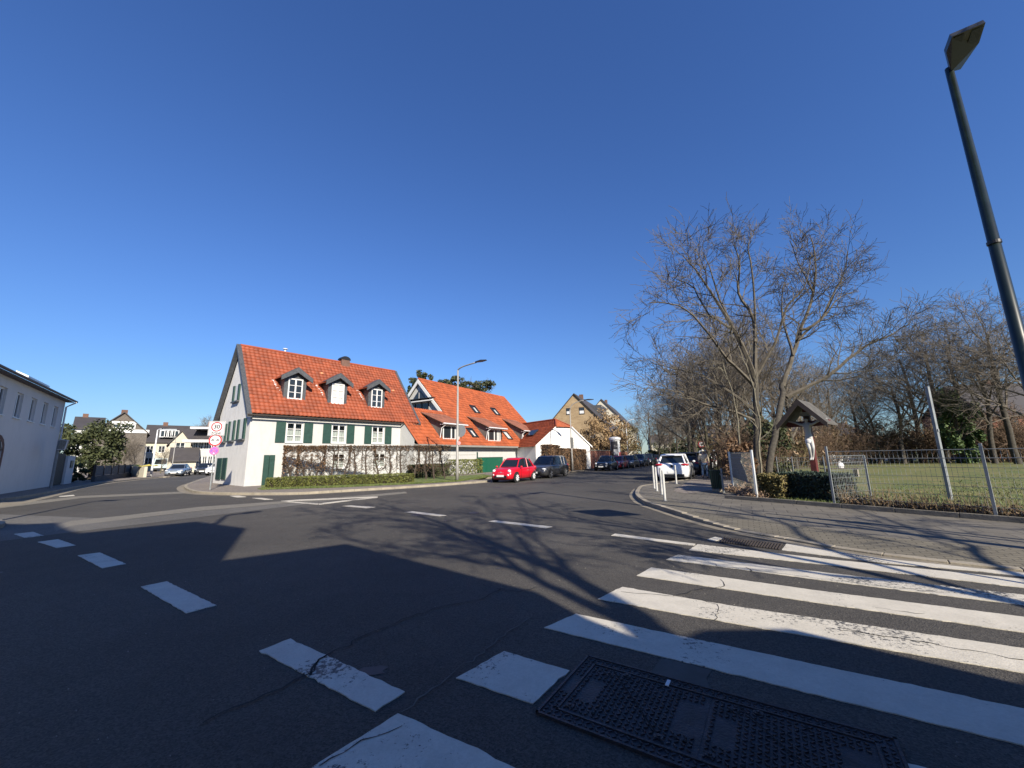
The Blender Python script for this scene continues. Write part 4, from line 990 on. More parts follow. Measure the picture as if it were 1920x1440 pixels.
# shingle gable house
A, d, L = facing(165, 268, 868, 62)
pz = D(210, 771, 62)[2]; ez = D(268, 808, 62)[2]
h7, f7 = simple_house('brown shingled gable house with white trim behind the dark evergreen', A, d, L*1.0, 12, ez, math.degrees(math.atan((pz-ez)/(L/2))), SHINGLE, DTILE, rows=(), cols=3, ridge_along=False, chim=1)
mb = MB(); f7.box(mb, -.2, L+.2, -.14, -.02, ez-.05, ez+.5); mb.extr([f7.P(L*.22, -.1, ez+(pz-ez)*.44), f7.P(L*.78, -.1, ez+(pz-ez)*.44), f7.P(L*.72, -.1, ez+(pz-ez)*.56), f7.P(L*.28, -.1, ez+(pz-ez)*.56)], f7.P(0, .08, 0)-f7.P(0, 0, 0)); link('white_trim', mb, WHITE, h7)
for k in range(3): window(h7, f7, L*(.33+.13*k), L*(.33+.13*k)+1.0, ez+.7, ez+(pz-ez)*.42, w=-.1, fw=.12, mull=0, bars=0)
A, d, L = facing(128, 182, 866, 74); simple_house('white house with dark hipped roof just beyond the grey white house', A, d, L, 12, D(150, 802, 74)[2], 22, WHITEWALL, DTILE, rows=(1.5, 4.3), cols=3, ridge_along=True)
# long white house with slate roof, left of the speed sign
A, d, L = facing(266, 372, 868, 78); zz_ = D(300, 827, 78)[2]; zr_ = D(300, 794, 78)[2]
h8, f8 = simple_house('long cream apartment house with big slate roof behind the grey sedan', A, d, L, 11, zz_, math.degrees(math.atan((zr_-zz_)/5.5)), CREAM, DTILE, rows=(1.3, 3.6), cols=5, ridge_along=True)
mb = MB(); f8.box(mb, L*.22, L*.52, 1.0, 5, zz_+.6, zz_+2.6); dm = link('dormer', mb, M('zinc_dormer', (.3, .33, .36), .5, .1), h8)
for k in range(4): window(h8, f8, L*(.235+.07*k), L*(.235+.07*k)+1.1, zz_+.9, zz_+2.3, w=.9, fw=.12, mull=0, bars=0)
A, d, L = facing(312, 352, 878, 66); zz_ = D(330, 830, 66)[2]; zr_ = D(343, 800, 66)[2]
simple_house('cream gabled wing with steep slate roof above the parked grey sedan', A, d, L, 8, zz_, 55, CREAM, DTILE, rows=(3.6,), cols=1, ridge_along=False, chim=0, ww=1.2)
A, d, L = facing(318, 366, 880, 60); simple_house('low cream garage annex with slanted slate roof behind the cars', A, d, L, 5, D(340, 862, 60)[2], 35, CREAM, DTILE, rows=(), cols=1, ridge_along=True, chim=0)
A, d, L = facing(356, 412, 876, 64, math.radians(-10)); zz_ = D(380, 826, 64)[2]
h9, f9 = simple_house('white villa with arched doorway and small windows behind the speed sign', A, d, L*1.1, 9, zz_, 30, WHITEWALL, DTILE, rows=(1.3, 3.6), cols=6, ww=.6, wh=1.2, ridge_along=True, chim=1)
mb = MB(); f9.box(mb, -1, L*.6, -1.6, .2, zz_-.3, zz_+.1); link('balcony', mb, WHITE, h9)
mb = MB(); f9.box(mb, -.5, L*.9, -.6, 4, zz_+1.9, zz_+2.2); link('terrace_awning', mb, OFFW, h9)

# ---------------------------------------------------------------- 8. the houses behind the camera that throw the big shadow
DN = Vector((-math.sin(SUN_AZ), -math.cos(SUN_AZ))).normalized(); PN = Vector((DN.y, -DN.x)); TE = math.tan(SUN_EL); SF = -4.0
def sh(px, py, s0=SF):
    g = Vector(G(px, py)); s = g.dot(DN); return g.dot(PN), (s-s0)*TE
def SP(t, h, s=SF): return V(DN.x*s+PN.x*t, DN.y*s+PN.y*t, h)
def shadow_house(label, prof, s0, depth, m, rm):
    h = thing('house', label, 'house', tuple(SP(prof[0][0], 0, s0)))
    back = (-DN.x*depth, -DN.y*depth, 0); mb = MB()
    mb.extr([SP(prof[0][0], 0, s0)]+[SP(t, z, s0) for t, z in prof]+[SP(prof[-1][0], 0, s0)], back); link('wall', mb, m, h)
    mb = MB()
    for i in range(len(prof)-1):
        a, b = prof[i], prof[i+1]
        mb.extr([SP(a[0], a[1]+.002, s0-.02), SP(b[0], b[1]+.002, s0-.02), SP(b[0], b[1]+.03, s0-.02), SP(a[0], a[1]+.03, s0-.02)], back)
    link('roof', mb, rm, h); return h
pa, pb, pc, pd = sh(150, 1000), sh(368, 978), sh(462, 991), sh(384, 1056)
pd = sh(384, 1056, SF+.3)
pe_, pf, pg, ph, pi_, pj = [sh(x, y, SF+.3) for x, y in ((650, 1020), (1010, 1112), (1090, 1158), (1232, 1214), (1485, 1182), (1920, 1285))]
print('shadow prof', pa, pb, pc, pd, pe_, pf, pg, ph, pi_, pj)
h10 = shadow_house('plain rendered house behind the viewer whose roof edge shades the junction', [(sh(0, 982)[0]-9, sh(0, 982)[1]-.5), sh(0, 982), sh(55, 983), sh(108, 980.5), sh(116, 987), sh(130, 994), pa, pb, pc], SF, 9, PLAINWALL, DTILE)
h11 = shadow_house('lower gabled house behind the viewer shading the nearest asphalt', [(pd[0]-8, pd[1]), pd, ((pd[0]+pe_[0])/2, (pd[1]+pe_[1])/2), pe_, pf, pg, ph, (ph[0]+.6, ph[1]+.0), pi_, pj, (pj[0]+5, pj[1]-.9)], SF+.3, 2.2, PLAINWALL, DTILE)
# ============================================================ CARS
def car(name, label, paintm, kind='hatch', L=4.2, Wd=1.8, H=1.5, wheel=ALLOY, group=None, roofm=None, rear_dark=True, plate=True, cat='car'):
    t = thing(name, label, cat, group=group, local=True)
    h = Wd/2; wr = .32 if kind != 'tiny' else .29; fx = L/2-.82*(L/4.2); rx = -L/2+.80*(L/4.2)
    if kind == 'tiny': fx, rx = L/2-.66, -L/2+.62
    zb = {'hatch': .92, 'tiny': .88, 'suv': 1.02, 'wagon': .94, 'sedan': .90, 'van': 1.05, 'coupe': .85}[kind]
    hood = {'hatch': .86, 'tiny': .84, 'suv': .98, 'wagon': .88, 'sedan': .84, 'van': 1.0, 'coupe': .8}[kind]
    # greenhouse side profile: windscreen foot, roof front, roof rear, rear glass foot
    gx = {'hatch': (.23, .07, -.36, -.46), 'tiny': (.235, .08, -.30, -.45), 'suv': (.24, .10, -.38, -.47), 'wagon': (.25, .07, -.42, -.485), 'sedan': (.22, .05, -.22, -.37), 'van': (.33, .22, -.47, -.49), 'coupe': (.18, .0, -.2, -.42)}[kind]
    x0, x1, x2, x3 = [g*L for g in gx]
    # lower body: stations from nose to tail (x, z low, z top, half width, corner drop)
    if kind == 'tiny':
        st = [(L/2-.02, .30, .50, h*.60), (L/2-.06, .24, .64, h*.74), (L/2-.18, .20, .76, h*.86), (L/2-.42, .19, .83, h*.94), (x0+.2, .19, .885, h*.97), (x0, .19, .92, h), (0, .19, .90, h), (x2, .19, .93, h), (-L/2+.5, .19, .93, h*.98), (-L/2+.16, .22, .86, h*.90), (-L/2+.04, .27, .72, h*.80), (-L/2, .32, .52, h*.72)]
    else:
        rt = zb+.02 if kind != 'sedan' else zb+.02
        st = [(L/2, .32, .52, h*.66), (L/2-.05, .25, .66, h*.80), (L/2-.2, .20, .76, h*.92), (L/2-.55, .19, hood-.03, h*.98), (x0+.15, .19, hood+.04, h), (x0-.1, .19, zb, h), (0, .19, zb, h), (x2, .19, rt, h), (-L/2+.45, .19, rt, h*.985), (-L/2+.14, .21, rt-.02, h*.94), (-L/2+.03, .27, rt-.12, h*.88), (-L/2, .34, .58, h*.82)]
    rings = []
    for x, zl, zt, hw in st:
        m_ = (zl+zt)/2
        half = [(hw*.80, zl), (hw*.96, zl+.06), (hw*.995, m_-.08), (hw, m_+.06), (hw*.97, zt-.10), (hw*.90, zt-.025), (hw*.60, zt+.012)]
        rings.append([V(x, y, z) for y, z in half]+[V(x, -y, z) for y, z in reversed(half)])
    mb = MB(); mb.loft(rings); body = link('body', mb, paintm, t, smooth=True)
    # greenhouse
    tw = h*.90; rw = h*.70; g = MB(); R = []
    def gring(x, z, w): return [V(x, w, z)]
    bot = [(x0, zb-.03, tw*.86), (x0-.22*L*.2, zb-.02, tw), (0, zb-.02, tw), (x2, zb-.02, tw*.99), (x3, zb-.03, tw*.86)]
    top = [(x1+.02, H-.10, rw*.88), (x1-.12, H-.05, rw), (0-.1*L*.5, H-.035, rw*1.02), (x2+.12, H-.06, rw*.98), (x2-.02, H-.13, rw*.86)]
    if kind == 'tiny': top = [(x1+.0, H-.13, rw*.84), (x1-.22, H-.055, rw*.97), (-.28, H-.035, rw), (x2+.18, H-.09, rw*.94), (x2-.10, H-.22, rw*.80)]
    rb_ = [V(x, y, z) for x, z, y in bot]+[V(x, -y, z) for x, z, y in reversed(bot)]
    rt_ = [V(x, y, z) for x, z, y in top]+[V(x, -y, z) for x, z, y in reversed(top)]
    g.loft([rb_, rt_], caps=False); gl = link('windows', g, CARGLASS, t)
    rf = MB(); cr = []
    ring1 = [p+V(0, 0, .0) for p in rt_]; ring2 = [V(p.x*.97-.01, p.y*.90, p.z+.035) for p in rt_]; ring3 = [V(p.x*.7-.1, p.y*.45, H) for p in rt_]
    ring0 = [V(p.x, p.y*1.02, p.z-.05) for p in rt_]
    rf.loft([ring0, ring1, ring2, ring3], caps=False); n = len(ring3); b_ = len(rf.v)-n; rf.f.append(tuple(b_+k for k in range(n)))
    link('roof', rf, roofm or paintm, t, smooth=True)
    for s_ in (-1, 1):
        pl = MB()
        pl.tube([V(x0+.01, s_*tw*.87, zb-.04), V(x1+.02, s_*rw*.90, H-.08)], .032, 6)
        pl.tube([V(x3, s_*tw*.88, zb-.04), V(x2-.02, s_*rw*.90, H-.10)], .055 if kind != 'sedan' else .04, 6)
        bx = (x1+x2)/2-.02*L
        pl.tube([V(bx, s_*(tw+.0), zb-.03), V(bx-.02, s_*(rw+.01), H-.05)], .028, 4)
        if kind in ('suv', 'wagon', 'van'): pl.tube([V(x2-.02+.55, s_*(tw*.995), zb-.03), V(x2+.35, s_*rw, H-.06)], .04, 4)
        pl.tube([V(x0-.02, s_*tw*.88, zb-.025), V(0, s_*(tw+.005), zb-.02), V(x3+.02, s_*tw*.88, zb-.025)], .022, 4)
        link('pillars', pl, paintm, t)
    # wheels
    for x in (fx, rx):
        for s_ in (-1, 1):
            y = s_*(h-.09)
            ar = MB(); ar.cyl((x, s_*(h-.035), wr+.015), wr+.065, .05, (0, 1, 0), 20); link('wheel_arch', ar, RUBBER, t)
            w = MB(); w.cyl((x, y, wr), wr, .20, (0, 1, 0), 22); wo = link('wheel', w, RUBBER, t, bevel=.02)
            r_ = MB(); yy = s_*(h+.016); r_.cyl((x, yy-s_*.012, wr), wr*.70, .01, (0, 1, 0), 18)
            for k in range(5 if wheel is ALLOY else 8):
                a = 2*math.pi*k/(5 if wheel is ALLOY else 8); ax = (V(math.cos(a), 0, math.sin(a)), V(0, 1, 0), V(-math.sin(a), 0, math.cos(a)))
                r_.box(V(x, yy, wr)+ax[0]*wr*.36, (wr*.62, .014, .05), ax)
            sub('rim', r_, wheel, wo)
            c_ = MB(); c_.cyl((x, yy+s_*.004, wr), wr*.15, .016, (0, 1, 0), 10); sub('hub', c_, BLACKM, wo)
    # lamps
    for s_ in (-1, 1):
        lm = MB()
        if kind == 'tiny':
            lm.ball((L/2-.16, s_*h*.66, .70), (.10, .115, .10)); lm.ball((L/2-.075, s_*h*.62, .47), (.07, .075, .07))
        else: lm.ball((L/2-.16, s_*h*.74, .66 if kind != 'suv' else .74), (.20, .17, .075))
        link('headlight', lm, LENS, t, smooth=True)
        tl = MB()
        if kind in ('suv',): tl.ball((-L/2+.10, s_*h*.76, .93), (.12, .24, .075))
        else: tl.ball((-L/2+.10, s_*h*.78, .80), (.12, .12, .16))
        link('tail_light', tl, TAIL, t, smooth=True)
        mr = MB(); mr.ball((x0-.12, s_*(h+.08), zb+.06), (.06, .09, .065), 8, 6); link('mirror', mr, paintm, t, smooth=True)
        dh = MB()
        for x in (x1-.55, x1-1.45) if kind != 'tiny' else (x1-.62,): dh.box((x, s_*(h+.006), zb-.16), (.16, .03, .025))
        link('door_handle', dh, paintm if kind != 'tiny' else ALLOY, t)
        sm = MB()
        for x in ((x0-.25), (x1+x2)/2-.03*L)+(() if kind == 'tiny' else (x2+.35,)): sm.box((x, s_*(h-.002), .56), (.012, .012, .62))
        link('door_seam', sm, BLACKM, t)
    gr = MB(); gr.box((L/2-.015, 0, .36), (.06, Wd*.52, .15)); link('grille', gr, BLACKM, t)
    if kind != 'tiny':
        g2 = MB(); g2.box((L/2-.03, 0, .60), (.06, Wd*.36, .07)); link('upper_grille', g2, BLACKM, t)
    sk = MB(); sk.box((0, 0, .21), (L*.86, Wd*.86, .08)); link('underbody', sk, BLACKM, t)
    if plate:
        for x in (L/2+.025, -L/2-.012):
            p = MB(); p.box((x, 0, .42 if x > 0 else (.52 if kind == 'suv' else .62)), (.015, .5, .115)); link('licence_plate', p, PLATE, t)
    wp = MB()
    for s_ in (-.5, .12): wp.tube([V(x0+.02, s_*h, zb+.0), V(x0-.15, s_*h+.45*h, zb+.22*((H-zb)))], .01, 4)
    link('wiper', wp, BLACKM, t)
    if kind == 'suv':
        rg = MB(); rg.box((-L/2+.0, 0, .33), (.06, Wd*.7, .16)); link('rear_diffuser', rg, BLACKM, t)
        em = MB(); em.cyl((-L/2-.0, 0, .86), .075, .05, (1, 0, 0), 14); link('badge', em, BLACKM, t)
        sp = MB(); sp.box((x2-.02, 0, H-.10), (.28, rw*1.7, .04)); link('spoiler', sp, paintm, t)
    if kind == 'tiny':
        em = MB(); em.ball((L/2-.055, 0, .62), (.03, .05, .04), 8, 6); em.box((L/2-.05, 0, .60), (.02, .42, .018)); link('badge', em, ALLOY, t)
    return t
def park(t, x, y, heading_az, z=0.0):
    t.location = (x, y, z); a = math.radians(90-heading_az); t.rotation_euler = (0, 0, a); return t
ROW = 'cars parked along the left kerb of the street'; ROW2 = 'cars parked in the bay beside the footpath'
RED = paint('red_paint', (.52, .006, .018)); GREY = paint('graphite_paint', (.065, .065, .068), .3); NAVY = paint('navy_paint', (.012, .018, .035), .2)
BLK = paint('black_paint', (.01, .011, .013), .2); WHT = paint('white_paint', (.74, .75, .77)); DRED = paint('dark_red_paint', (.22, .012, .02)); SILV = paint('silver_blue_paint', (.24, .29, .35), .4); DGRN = paint('dark_grey_paint', (.03, .033, .036), .3)
h31 = azd(30.5); lft = (-h31[1], h31[0])
def from_wheel(px, py, L, Wd, fxo, hd=31):
    "centre of a car whose near front wheel touches the road at this pixel; it faces the viewer"
    d = azd(hd); g = G(px, py); n = (-d[1], d[0]); k = fxo
    return g[0]+d[0]*k+n[0]*(Wd/2-.1), g[1]+d[1]*k+n[1]*(Wd/2-.1)
fi = car('parked_car', 'small red hatchback with white wheels parked by the green garage', RED, 'tiny', 3.57, 1.63, 1.49, WHITECAP)
x, y = from_wheel(967.5, 904.8, 3.57, 1.63, 3.57/2-.66, 29); park(fi, x, y, 29+180)
ci = car('parked_car', 'graphite grey family wagon parked right behind the small red hatchback', GREY, 'wagon', 4.45, 1.83, 1.58, ALLOY)
x, y = from_wheel(1031.5, 896.5, 4.45, 1.83, 4.45/2-.85, 30); park(ci, x, y, 30+180)
# row further up, facing the viewer
b0 = G(1123, 883.2); specs = [(BLK, 'tiny', 3.6, 1.65, 1.5, 'black small hatchback at the head of the far row on the left kerb'), (DRED, 'tiny', 3.6, 1.64, 1.47, 'dark red small hatchback second in the far row'),
    (DGRN, 'hatch', 4.2, 1.8, 1.5, 'dark grey hatchback just behind the dark red one in the far row'), (NAVY, 'suv', 4.4, 1.85, 1.62, 'navy off-roader fourth in the far row'), (BLK, 'suv', 4.5, 1.85, 1.66, 'black off-roader behind the navy one in the far row'),
    (DGRN, 'wagon', 4.6, 1.8, 1.5, 'dark wagon near the end of the far row'), (NAVY, 'hatch', 4.3, 1.8, 1.45, 'navy hatchback at the tail of the far row')]
s_ = 0
for i, (pm, kd, L_, W_, H_, lb) in enumerate(specs):
    c = car('parked_car', lb, pm, kd, L_, W_, H_, group=ROW); hd = 30.0-i*.3
    s_ += L_/2; park(c, b0[0]+h31[0]*s_+.2, b0[1]+h31[1]*s_, hd+180); s_ += L_/2+.9
# bay on the right: rears towards the viewer
vx = Vector(G(1232.5, 904.2)); wx = Vector(G(1283, 901)); cc_ = (vx+wx)/2
c = car('parked_car', 'white and silver off-roader seen from behind at the bollards', WHT, 'suv', 4.35, 1.83, 1.57, ALLOY)
park(c, cc_.x+h31[0]*2.2, cc_.y+h31[1]*2.2, 28)
s_ = 4.35+1.0
for pm, kd, L_, W_, H_, lb in ((BLK, 'suv', 4.5, 1.87, 1.66, 'black off-roader parked in front of the white one in the bay'), (DRED, 'hatch', 4.2, 1.78, 1.5, 'dark red hatchback third in the bay by the footpath'), (WHT, 'hatch', 4.2, 1.78, 1.5, 'white hatchback fourth in the bay'), (WHT, 'van', 4.9, 1.9, 1.9, 'white van at the end of the bay')):
    c = car('parked_car', lb, pm, kd, L_, W_, H_, group=ROW2); s_ += L_/2; park(c, cc_.x+.25+h31[0]*s_, cc_.y+h31[1]*s_, 30.5); s_ += L_/2+.8
# left street
g = G(322, 893.8); c = car('parked_car', 'silver blue sedan with roof box heading towards the junction on the left', SILV, 'sedan', 4.6, 1.8, 1.42); park(c, g[0]-1.1, g[1]+2.2, 152)
g = G(350, 891.5); c = car('parked_car', 'dark sedan just behind the silver blue one on the left', DGRN, 'sedan', 4.5, 1.8, 1.42); park(c, g[0]-1.0, g[1]+4.2, 152)
g = G(386, 891.8); c = car('car', 'white compact coming round the bend beside the sign post', WHT, 'suv', 4.2, 1.78, 1.5); park(c, g[0]+.2, g[1]+2.0, 166)
g = G(371, 885.5); c = car('car', 'white minivan further back on the left street', WHT, 'van', 4.6, 1.85, 1.8); park(c, g[0], g[1]+3.0, 166)
# delivery truck behind the left lamp: cab and low flatbed
tk = thing('flatbed_truck', 'pale blue truck cab with dark windscreen parked beyond the left lamp', 'truck', local=True)
LB = paint('pale_blue_paint', (.45, .55, .58)); mb = MB(); mb.extr([V(.9, -1, .5), V(.95, -1, 1.3), V(.65, -1, 2.3), V(-.8, -1, 2.35), V(-.8, -1, .5)], (0, 2, 0)); link('cab', mb, LB, tk, bevel=.06)
mb = MB(); mb.quad(V(.965, -.85, 1.35), V(.965, .85, 1.35), V(.70, .8, 2.18), V(.70, -.8, 2.18))
for s_ in (-1, 1): mb.quad(V(-.3, s_*1.012, 1.4), V(.75, s_*1.012, 1.4), V(.5, s_*1.012, 2.1), V(-.3, s_*1.012, 2.1))
link('windows', mb, CARGLASS, tk)
mb = MB(); mb.box((-3.2, 0, .85), (4.4, 2.1, .16)); mb.box((-1.05, 0, 1.3), (.08, 2.1, .9)); link('flatbed', mb, OFFW, tk)
mb = MB(); mb.box((.93, 0, .55), (.12, 2.0, .3)); link('bumper', mb, DARK, tk)
for x in (.2, -3.6):
    for s_ in (-1, 1):
        w = MB(); w.cyl((x, s_*.9, .42), .42, .26, (0, 1, 0), 16); wo = link('wheel', w, RUBBER, tk); w = MB(); w.cyl((x, s_*1.04, .42), .24, .03, (0, 1, 0), 12); sub('rim', w, ALLOY, wo)
g = G(289, 885.5); park(tk, g[0], g[1]+1.5, 160)

# ============================================================ PLANTS
def rdir(r): 
    a = r.uniform(0, 2*math.pi); z = r.uniform(-1, 1); s = math.sqrt(1-z*z); return V(s*math.cos(a), s*math.sin(a), z)
def perp(d, r):
    v = rdir(r); v = v-d*v.dot(d); return v.normalized() if v.length > 1e-4 else V(1, 0, 0)
def branch(mb, p, d, L, r0, lv, R, cfg):
    ns = max(2, int(cfg['seg'][min(lv, len(cfg['seg'])-1)])); pts = [Vector(p)]; rs = [r0]; d = d.normalized(); cur = cfg['curl']*(1+.4*lv)
    rend = max(cfg['rmin'], r0*.35)
    for i in range(ns):
        d = (d + rdir(R)*cur + V(0, 0, cfg['up']*(1 if lv < 2 else .8))).normalized()
        pts.append(pts[-1]+d*L/ns); rs.append(r0+(rend-r0)*(i+1)/ns)
    mb.tube(pts, rs, 7 if lv == 0 else (5 if lv == 1 else 3), caps=False)
    if lv < cfg['levels']: kids(mb, pts, rs, L, lv, R, cfg)
def kids(mb, pts, rs, L, lv, R, cfg, lo=None, n=None):
    n = n or cfg['n'][lv]; lo = cfg['lo'][min(lv, len(cfg['lo'])-1)] if lo is None else lo
    for k in range(n):
        t = lo+(1-lo)*(k+R.random()*.9)/n; t = min(t, .999)*(len(pts)-1); i = int(t); f = t-i
        q = pts[i].lerp(pts[i+1], f); dd = (pts[i+1]-pts[i]).normalized(); rr = rs[i]+(rs[i+1]-rs[i])*f
        an = math.radians(R.uniform(*cfg['ang'])); nd = dd*math.cos(an)+perp(dd, R)*math.sin(an)
        branch(mb, q, nd, L*R.uniform(*cfg['len'])*(1-.35*(t/(len(pts)-1)) if lv == 0 else 1), max(cfg['rmin'], rr*cfg['rk']), lv+1, R, cfg)
CFG = dict(seg=(8, 6, 5, 4, 3), curl=.10, up=.06, levels=4, n=(10, 7, 6, 5, 3), lo=(.3, .2, .2, .15), ang=(28, 58), len=(.42, .62), rk=.55, rmin=.008)
def cfg(**k): c = dict(CFG); c.update(k); return c
def leaves(mb, pts, size, R, flat=False, vary=.5):
    vs = mb.v; fs = mb.f
    for p in pts:
        s = size*R.uniform(1-vary, 1+vary); n = rdir(R); a = perp(n, R); b = n.cross(a); k = len(vs); p = Vector(p)
        vs.append(tuple(p-a*s)); vs.append(tuple(p+b*s*.55)); vs.append(tuple(p+a*s)); vs.append(tuple(p-b*s*.55)); fs.append((k, k+1, k+2, k+3))
def bare(name, label, cat, seed, H, c, trunk=BARK, r0=.2, lean=(0, 0), fork=None):
    R = random.Random(seed); t = thing(name, label, cat, local=True); mb = MB(); 
    branch(mb, V(0, 0, -.1), V(lean[0], lean[1], 1), H, r0, 0, R, c)
    # the trunk itself is a part of its own, the rest is the crown
    ns = c['seg'][0]; nt = 7; tv = (ns+1)*nt; m1 = MB(); m1.v = mb.v[:tv]; m1.f = [f for f in mb.f if max(f) < tv]; m2 = MB(); m2.v = mb.v[tv:]; m2.f = [tuple(i-tv for i in f) for f in mb.f if min(f) >= tv]
    link('trunk', m1, trunk, t, smooth=True); link('crown', m2, TWIG if c.get('tw') is None else c['tw'], t)
    return t
def put(src, label, x, y, z, s, rot, group=None, first=False, sz=None):
    o = src if first else copy_tree(src); o.location = (x, y, z); o.scale = (s, s, sz or s); o.rotation_euler = (0, 0, rot)
    if label: o['label'] = label
    if group: o['group'] = group
    elif 'group' in o: del o['group']
    return o
# ---- the big double-stemmed tree behind the wayside cross
def skel(mb, items, Y, R, c, lv=1):
    for pts, r0, r1, dep, nk, ln in items:
        P = []; n = len(pts)
        for i, (x, y) in enumerate(pts): P.append(Vector(D(x, y, Y+dep*i/max(1, n-1))))
        Q = []; 
        for i in range(n-1):
            for j in range(3):
                t = j/3; p0, p1, p2, p3 = P[max(i-1, 0)], P[i], P[i+1], P[min(i+2, n-1)]
                Q.append(.5*((2*p1)+(-p0+p2)*t+(2*p0-5*p1+4*p2-p3)*t*t+(-p0+3*p1-3*p2+p3)*t**3)+rdir(R)*.04)
        Q.append(P[-1]); rs = [r0+(r1-r0)*i/(len(Q)-1) for i in range(len(Q))]
        mb.tube(Q, rs, 8 if r0 > .12 else 5, caps=False)
        if nk: kids(mb, Q, rs, ln, lv, R, c, lo=.22, n=nk)
YT = 19.0
tx, ty, tz = D(1421, 900, YT)
big = thing('bare_tree', 'large spreading bare tree with two stems behind the wayside cross', 'tree', (tx, ty, PZ))
R = random.Random(11)
cT = cfg(levels=4, n=(0, 7, 6, 5, 3), seg=(8, 6, 5, 4, 3), len=(.5, .72), curl=.13, up=.05, rmin=.0085, ang=(25, 60))
mb = MB(); skel(mb, [(((1423, 908), (1420, 848), (1418, 787), (1416, 707)), .17, .125, 0, 0, 0), (((1440, 905), (1447, 842), (1462, 775), (1467, 745), (1466, 720)), .16, .12, 1.0, 0, 0)], YT, R, cT)
link('trunk', mb, BARK, big, smooth=True)
mb = MB()
skel(mb, [
    (((1416, 710), (1388, 644), (1359, 592), (1317, 525), (1280, 478)), .12, .022, -1.5, 11, 2.9),
    (((1416, 707), (1413, 600), (1385, 548), (1388, 500), (1372, 452)), .11, .02, 1.5, 10, 2.7),
    (((1417, 707), (1440, 665), (1455, 643), (1477, 573), (1509, 540), (1520, 490)), .09, .02, -1.0, 10, 2.6),
    (((1414, 722), (1380, 690), (1359, 666), (1314, 608), (1270, 573), (1218, 567)), .10, .016, -2.0, 12, 2.7),
    (((1414, 640), (1416, 554), (1404, 468), (1410, 440)), .07, .016, .5, 8, 2.2),
    (((1417, 790), (1378, 772), (1317, 755), (1273, 736), (1212, 727)), .08, .014, -1.0, 12, 2.6),
    (((1418, 770), (1360, 730), (1308, 701), (1260, 690), (1222, 680)), .08, .014, 2.0, 12, 2.6),
    (((1386, 640), (1350, 560), (1330, 500), (1316, 470)), .06, .014, 1.0, 9, 2.2),
    (((1372, 615), (1330, 590), (1300, 540), (1262, 520)), .06, .014, -1.0, 9, 2.2),
    ], YT, R, cT)
skel(mb, [
    (((1466, 723), (1487, 666), (1503, 611), (1525, 548), (1528, 484), (1518, 440)), .13, .018, .8, 11, 2.6),
    (((1500, 620), (1540, 600), (1559, 557), (1582, 516), (1590, 470)), .08, .015, -.6, 10, 2.4),
    (((1496, 637), (1547, 590), (1570, 560), (1610, 545)), .07, .014, 1.5, 10, 2.3),
    (((1474, 745), (1516, 723), (1558, 701), (1604, 663), (1640, 640), (1677, 624), (1708, 604)), .11, .016, -1.4, 13, 2.3),
    (((1560, 700), (1600, 698), (1650, 690), (1690, 660)), .04, .012, -1.0, 8, 1.7),
    (((1487, 666), (1470, 610), (1465, 560), (1480, 500)), .07, .014, 1.0, 9, 2.2),
    (((1525, 548), (1500, 500), (1480, 450)), .05, .014, -.5, 7, 1.8),
    ], YT+1.0, R, cT)
link('crown', mb, M('crown_bark', (.085, .072, .054), .9, .3, 4), big)
for i_, (lb, pts, dY) in enumerate((('thin pale sapling rising in front of the double-stemmed tree', ((1427, 905), (1424, 848), (1424, 787), (1407, 707), (1388, 660), (1372, 622)), -2.0), ('thin leaning sapling left of the double-stemmed tree', ((1392, 900), (1388, 842), (1378, 759), (1356, 685), (1342, 640)), -1.0))):
    g_ = D(pts[0][0], 900, YT+dY); sap = thing('bare_sapling', lb, 'tree', (g_[0], g_[1], PZ)); mb = MB()
    cS = cfg(levels=3, n=(0, 5, 4, 3), seg=(6, 5, 4, 3), len=(.4, .6), curl=.1, up=.08, rmin=.007, ang=(25, 45)); R = random.Random(300+i_)
    skel(mb, [(pts, .055, .012, 0, 9, 1.9)], YT+dY, R, cS); link('stem', mb, BARK2, sap)
print('hero faces', len(mb.f))

# ---- variants of bare trees
c1_ = cfg(); v1 = bare('bare_tree', 'x', 'tree', 21, 10, c1_, BARK, .19)
c2_ = cfg(n=(11, 7, 6, 4, 3), up=.11, ang=(18, 42), lo=(.18, .2, .2, .15)); v2 = bare('bare_tree', 'x', 'tree', 22, 10, c2_, BARK3, .17)
c3_ = cfg(n=(9, 7, 6, 4, 3), ang=(35, 70), up=.07, lo=(.35, .15, .15, .1), len=(.5, .7)); v3 = bare('bare_tree', 'x', 'tree', 23, 10, c3_, BARK, .24)
VAR = [v1, v2, v3]; used = set(); VH = []
for v_ in VAR:
    zs_ = sorted(q.co.z for c__ in v_.children if c__.name.startswith('crown') for q in c__.data.vertices); VH.append(zs_[int(len(zs_)*.995)])
print('VH', VH)
def tree_at(k, px, Y, top, label, group, rot=0, basey=None, wide=1.0, z=PZ):
    x = D(px, 850, Y)[0]; h = HT(top, x, Y)-z; s = h/VH[k]
    o = put(VAR[k], label, x, Y, z, s*wide, rot, group, first=(k not in used), sz=s); used.add(k); return o
TG = 'bare trees around the meadow'
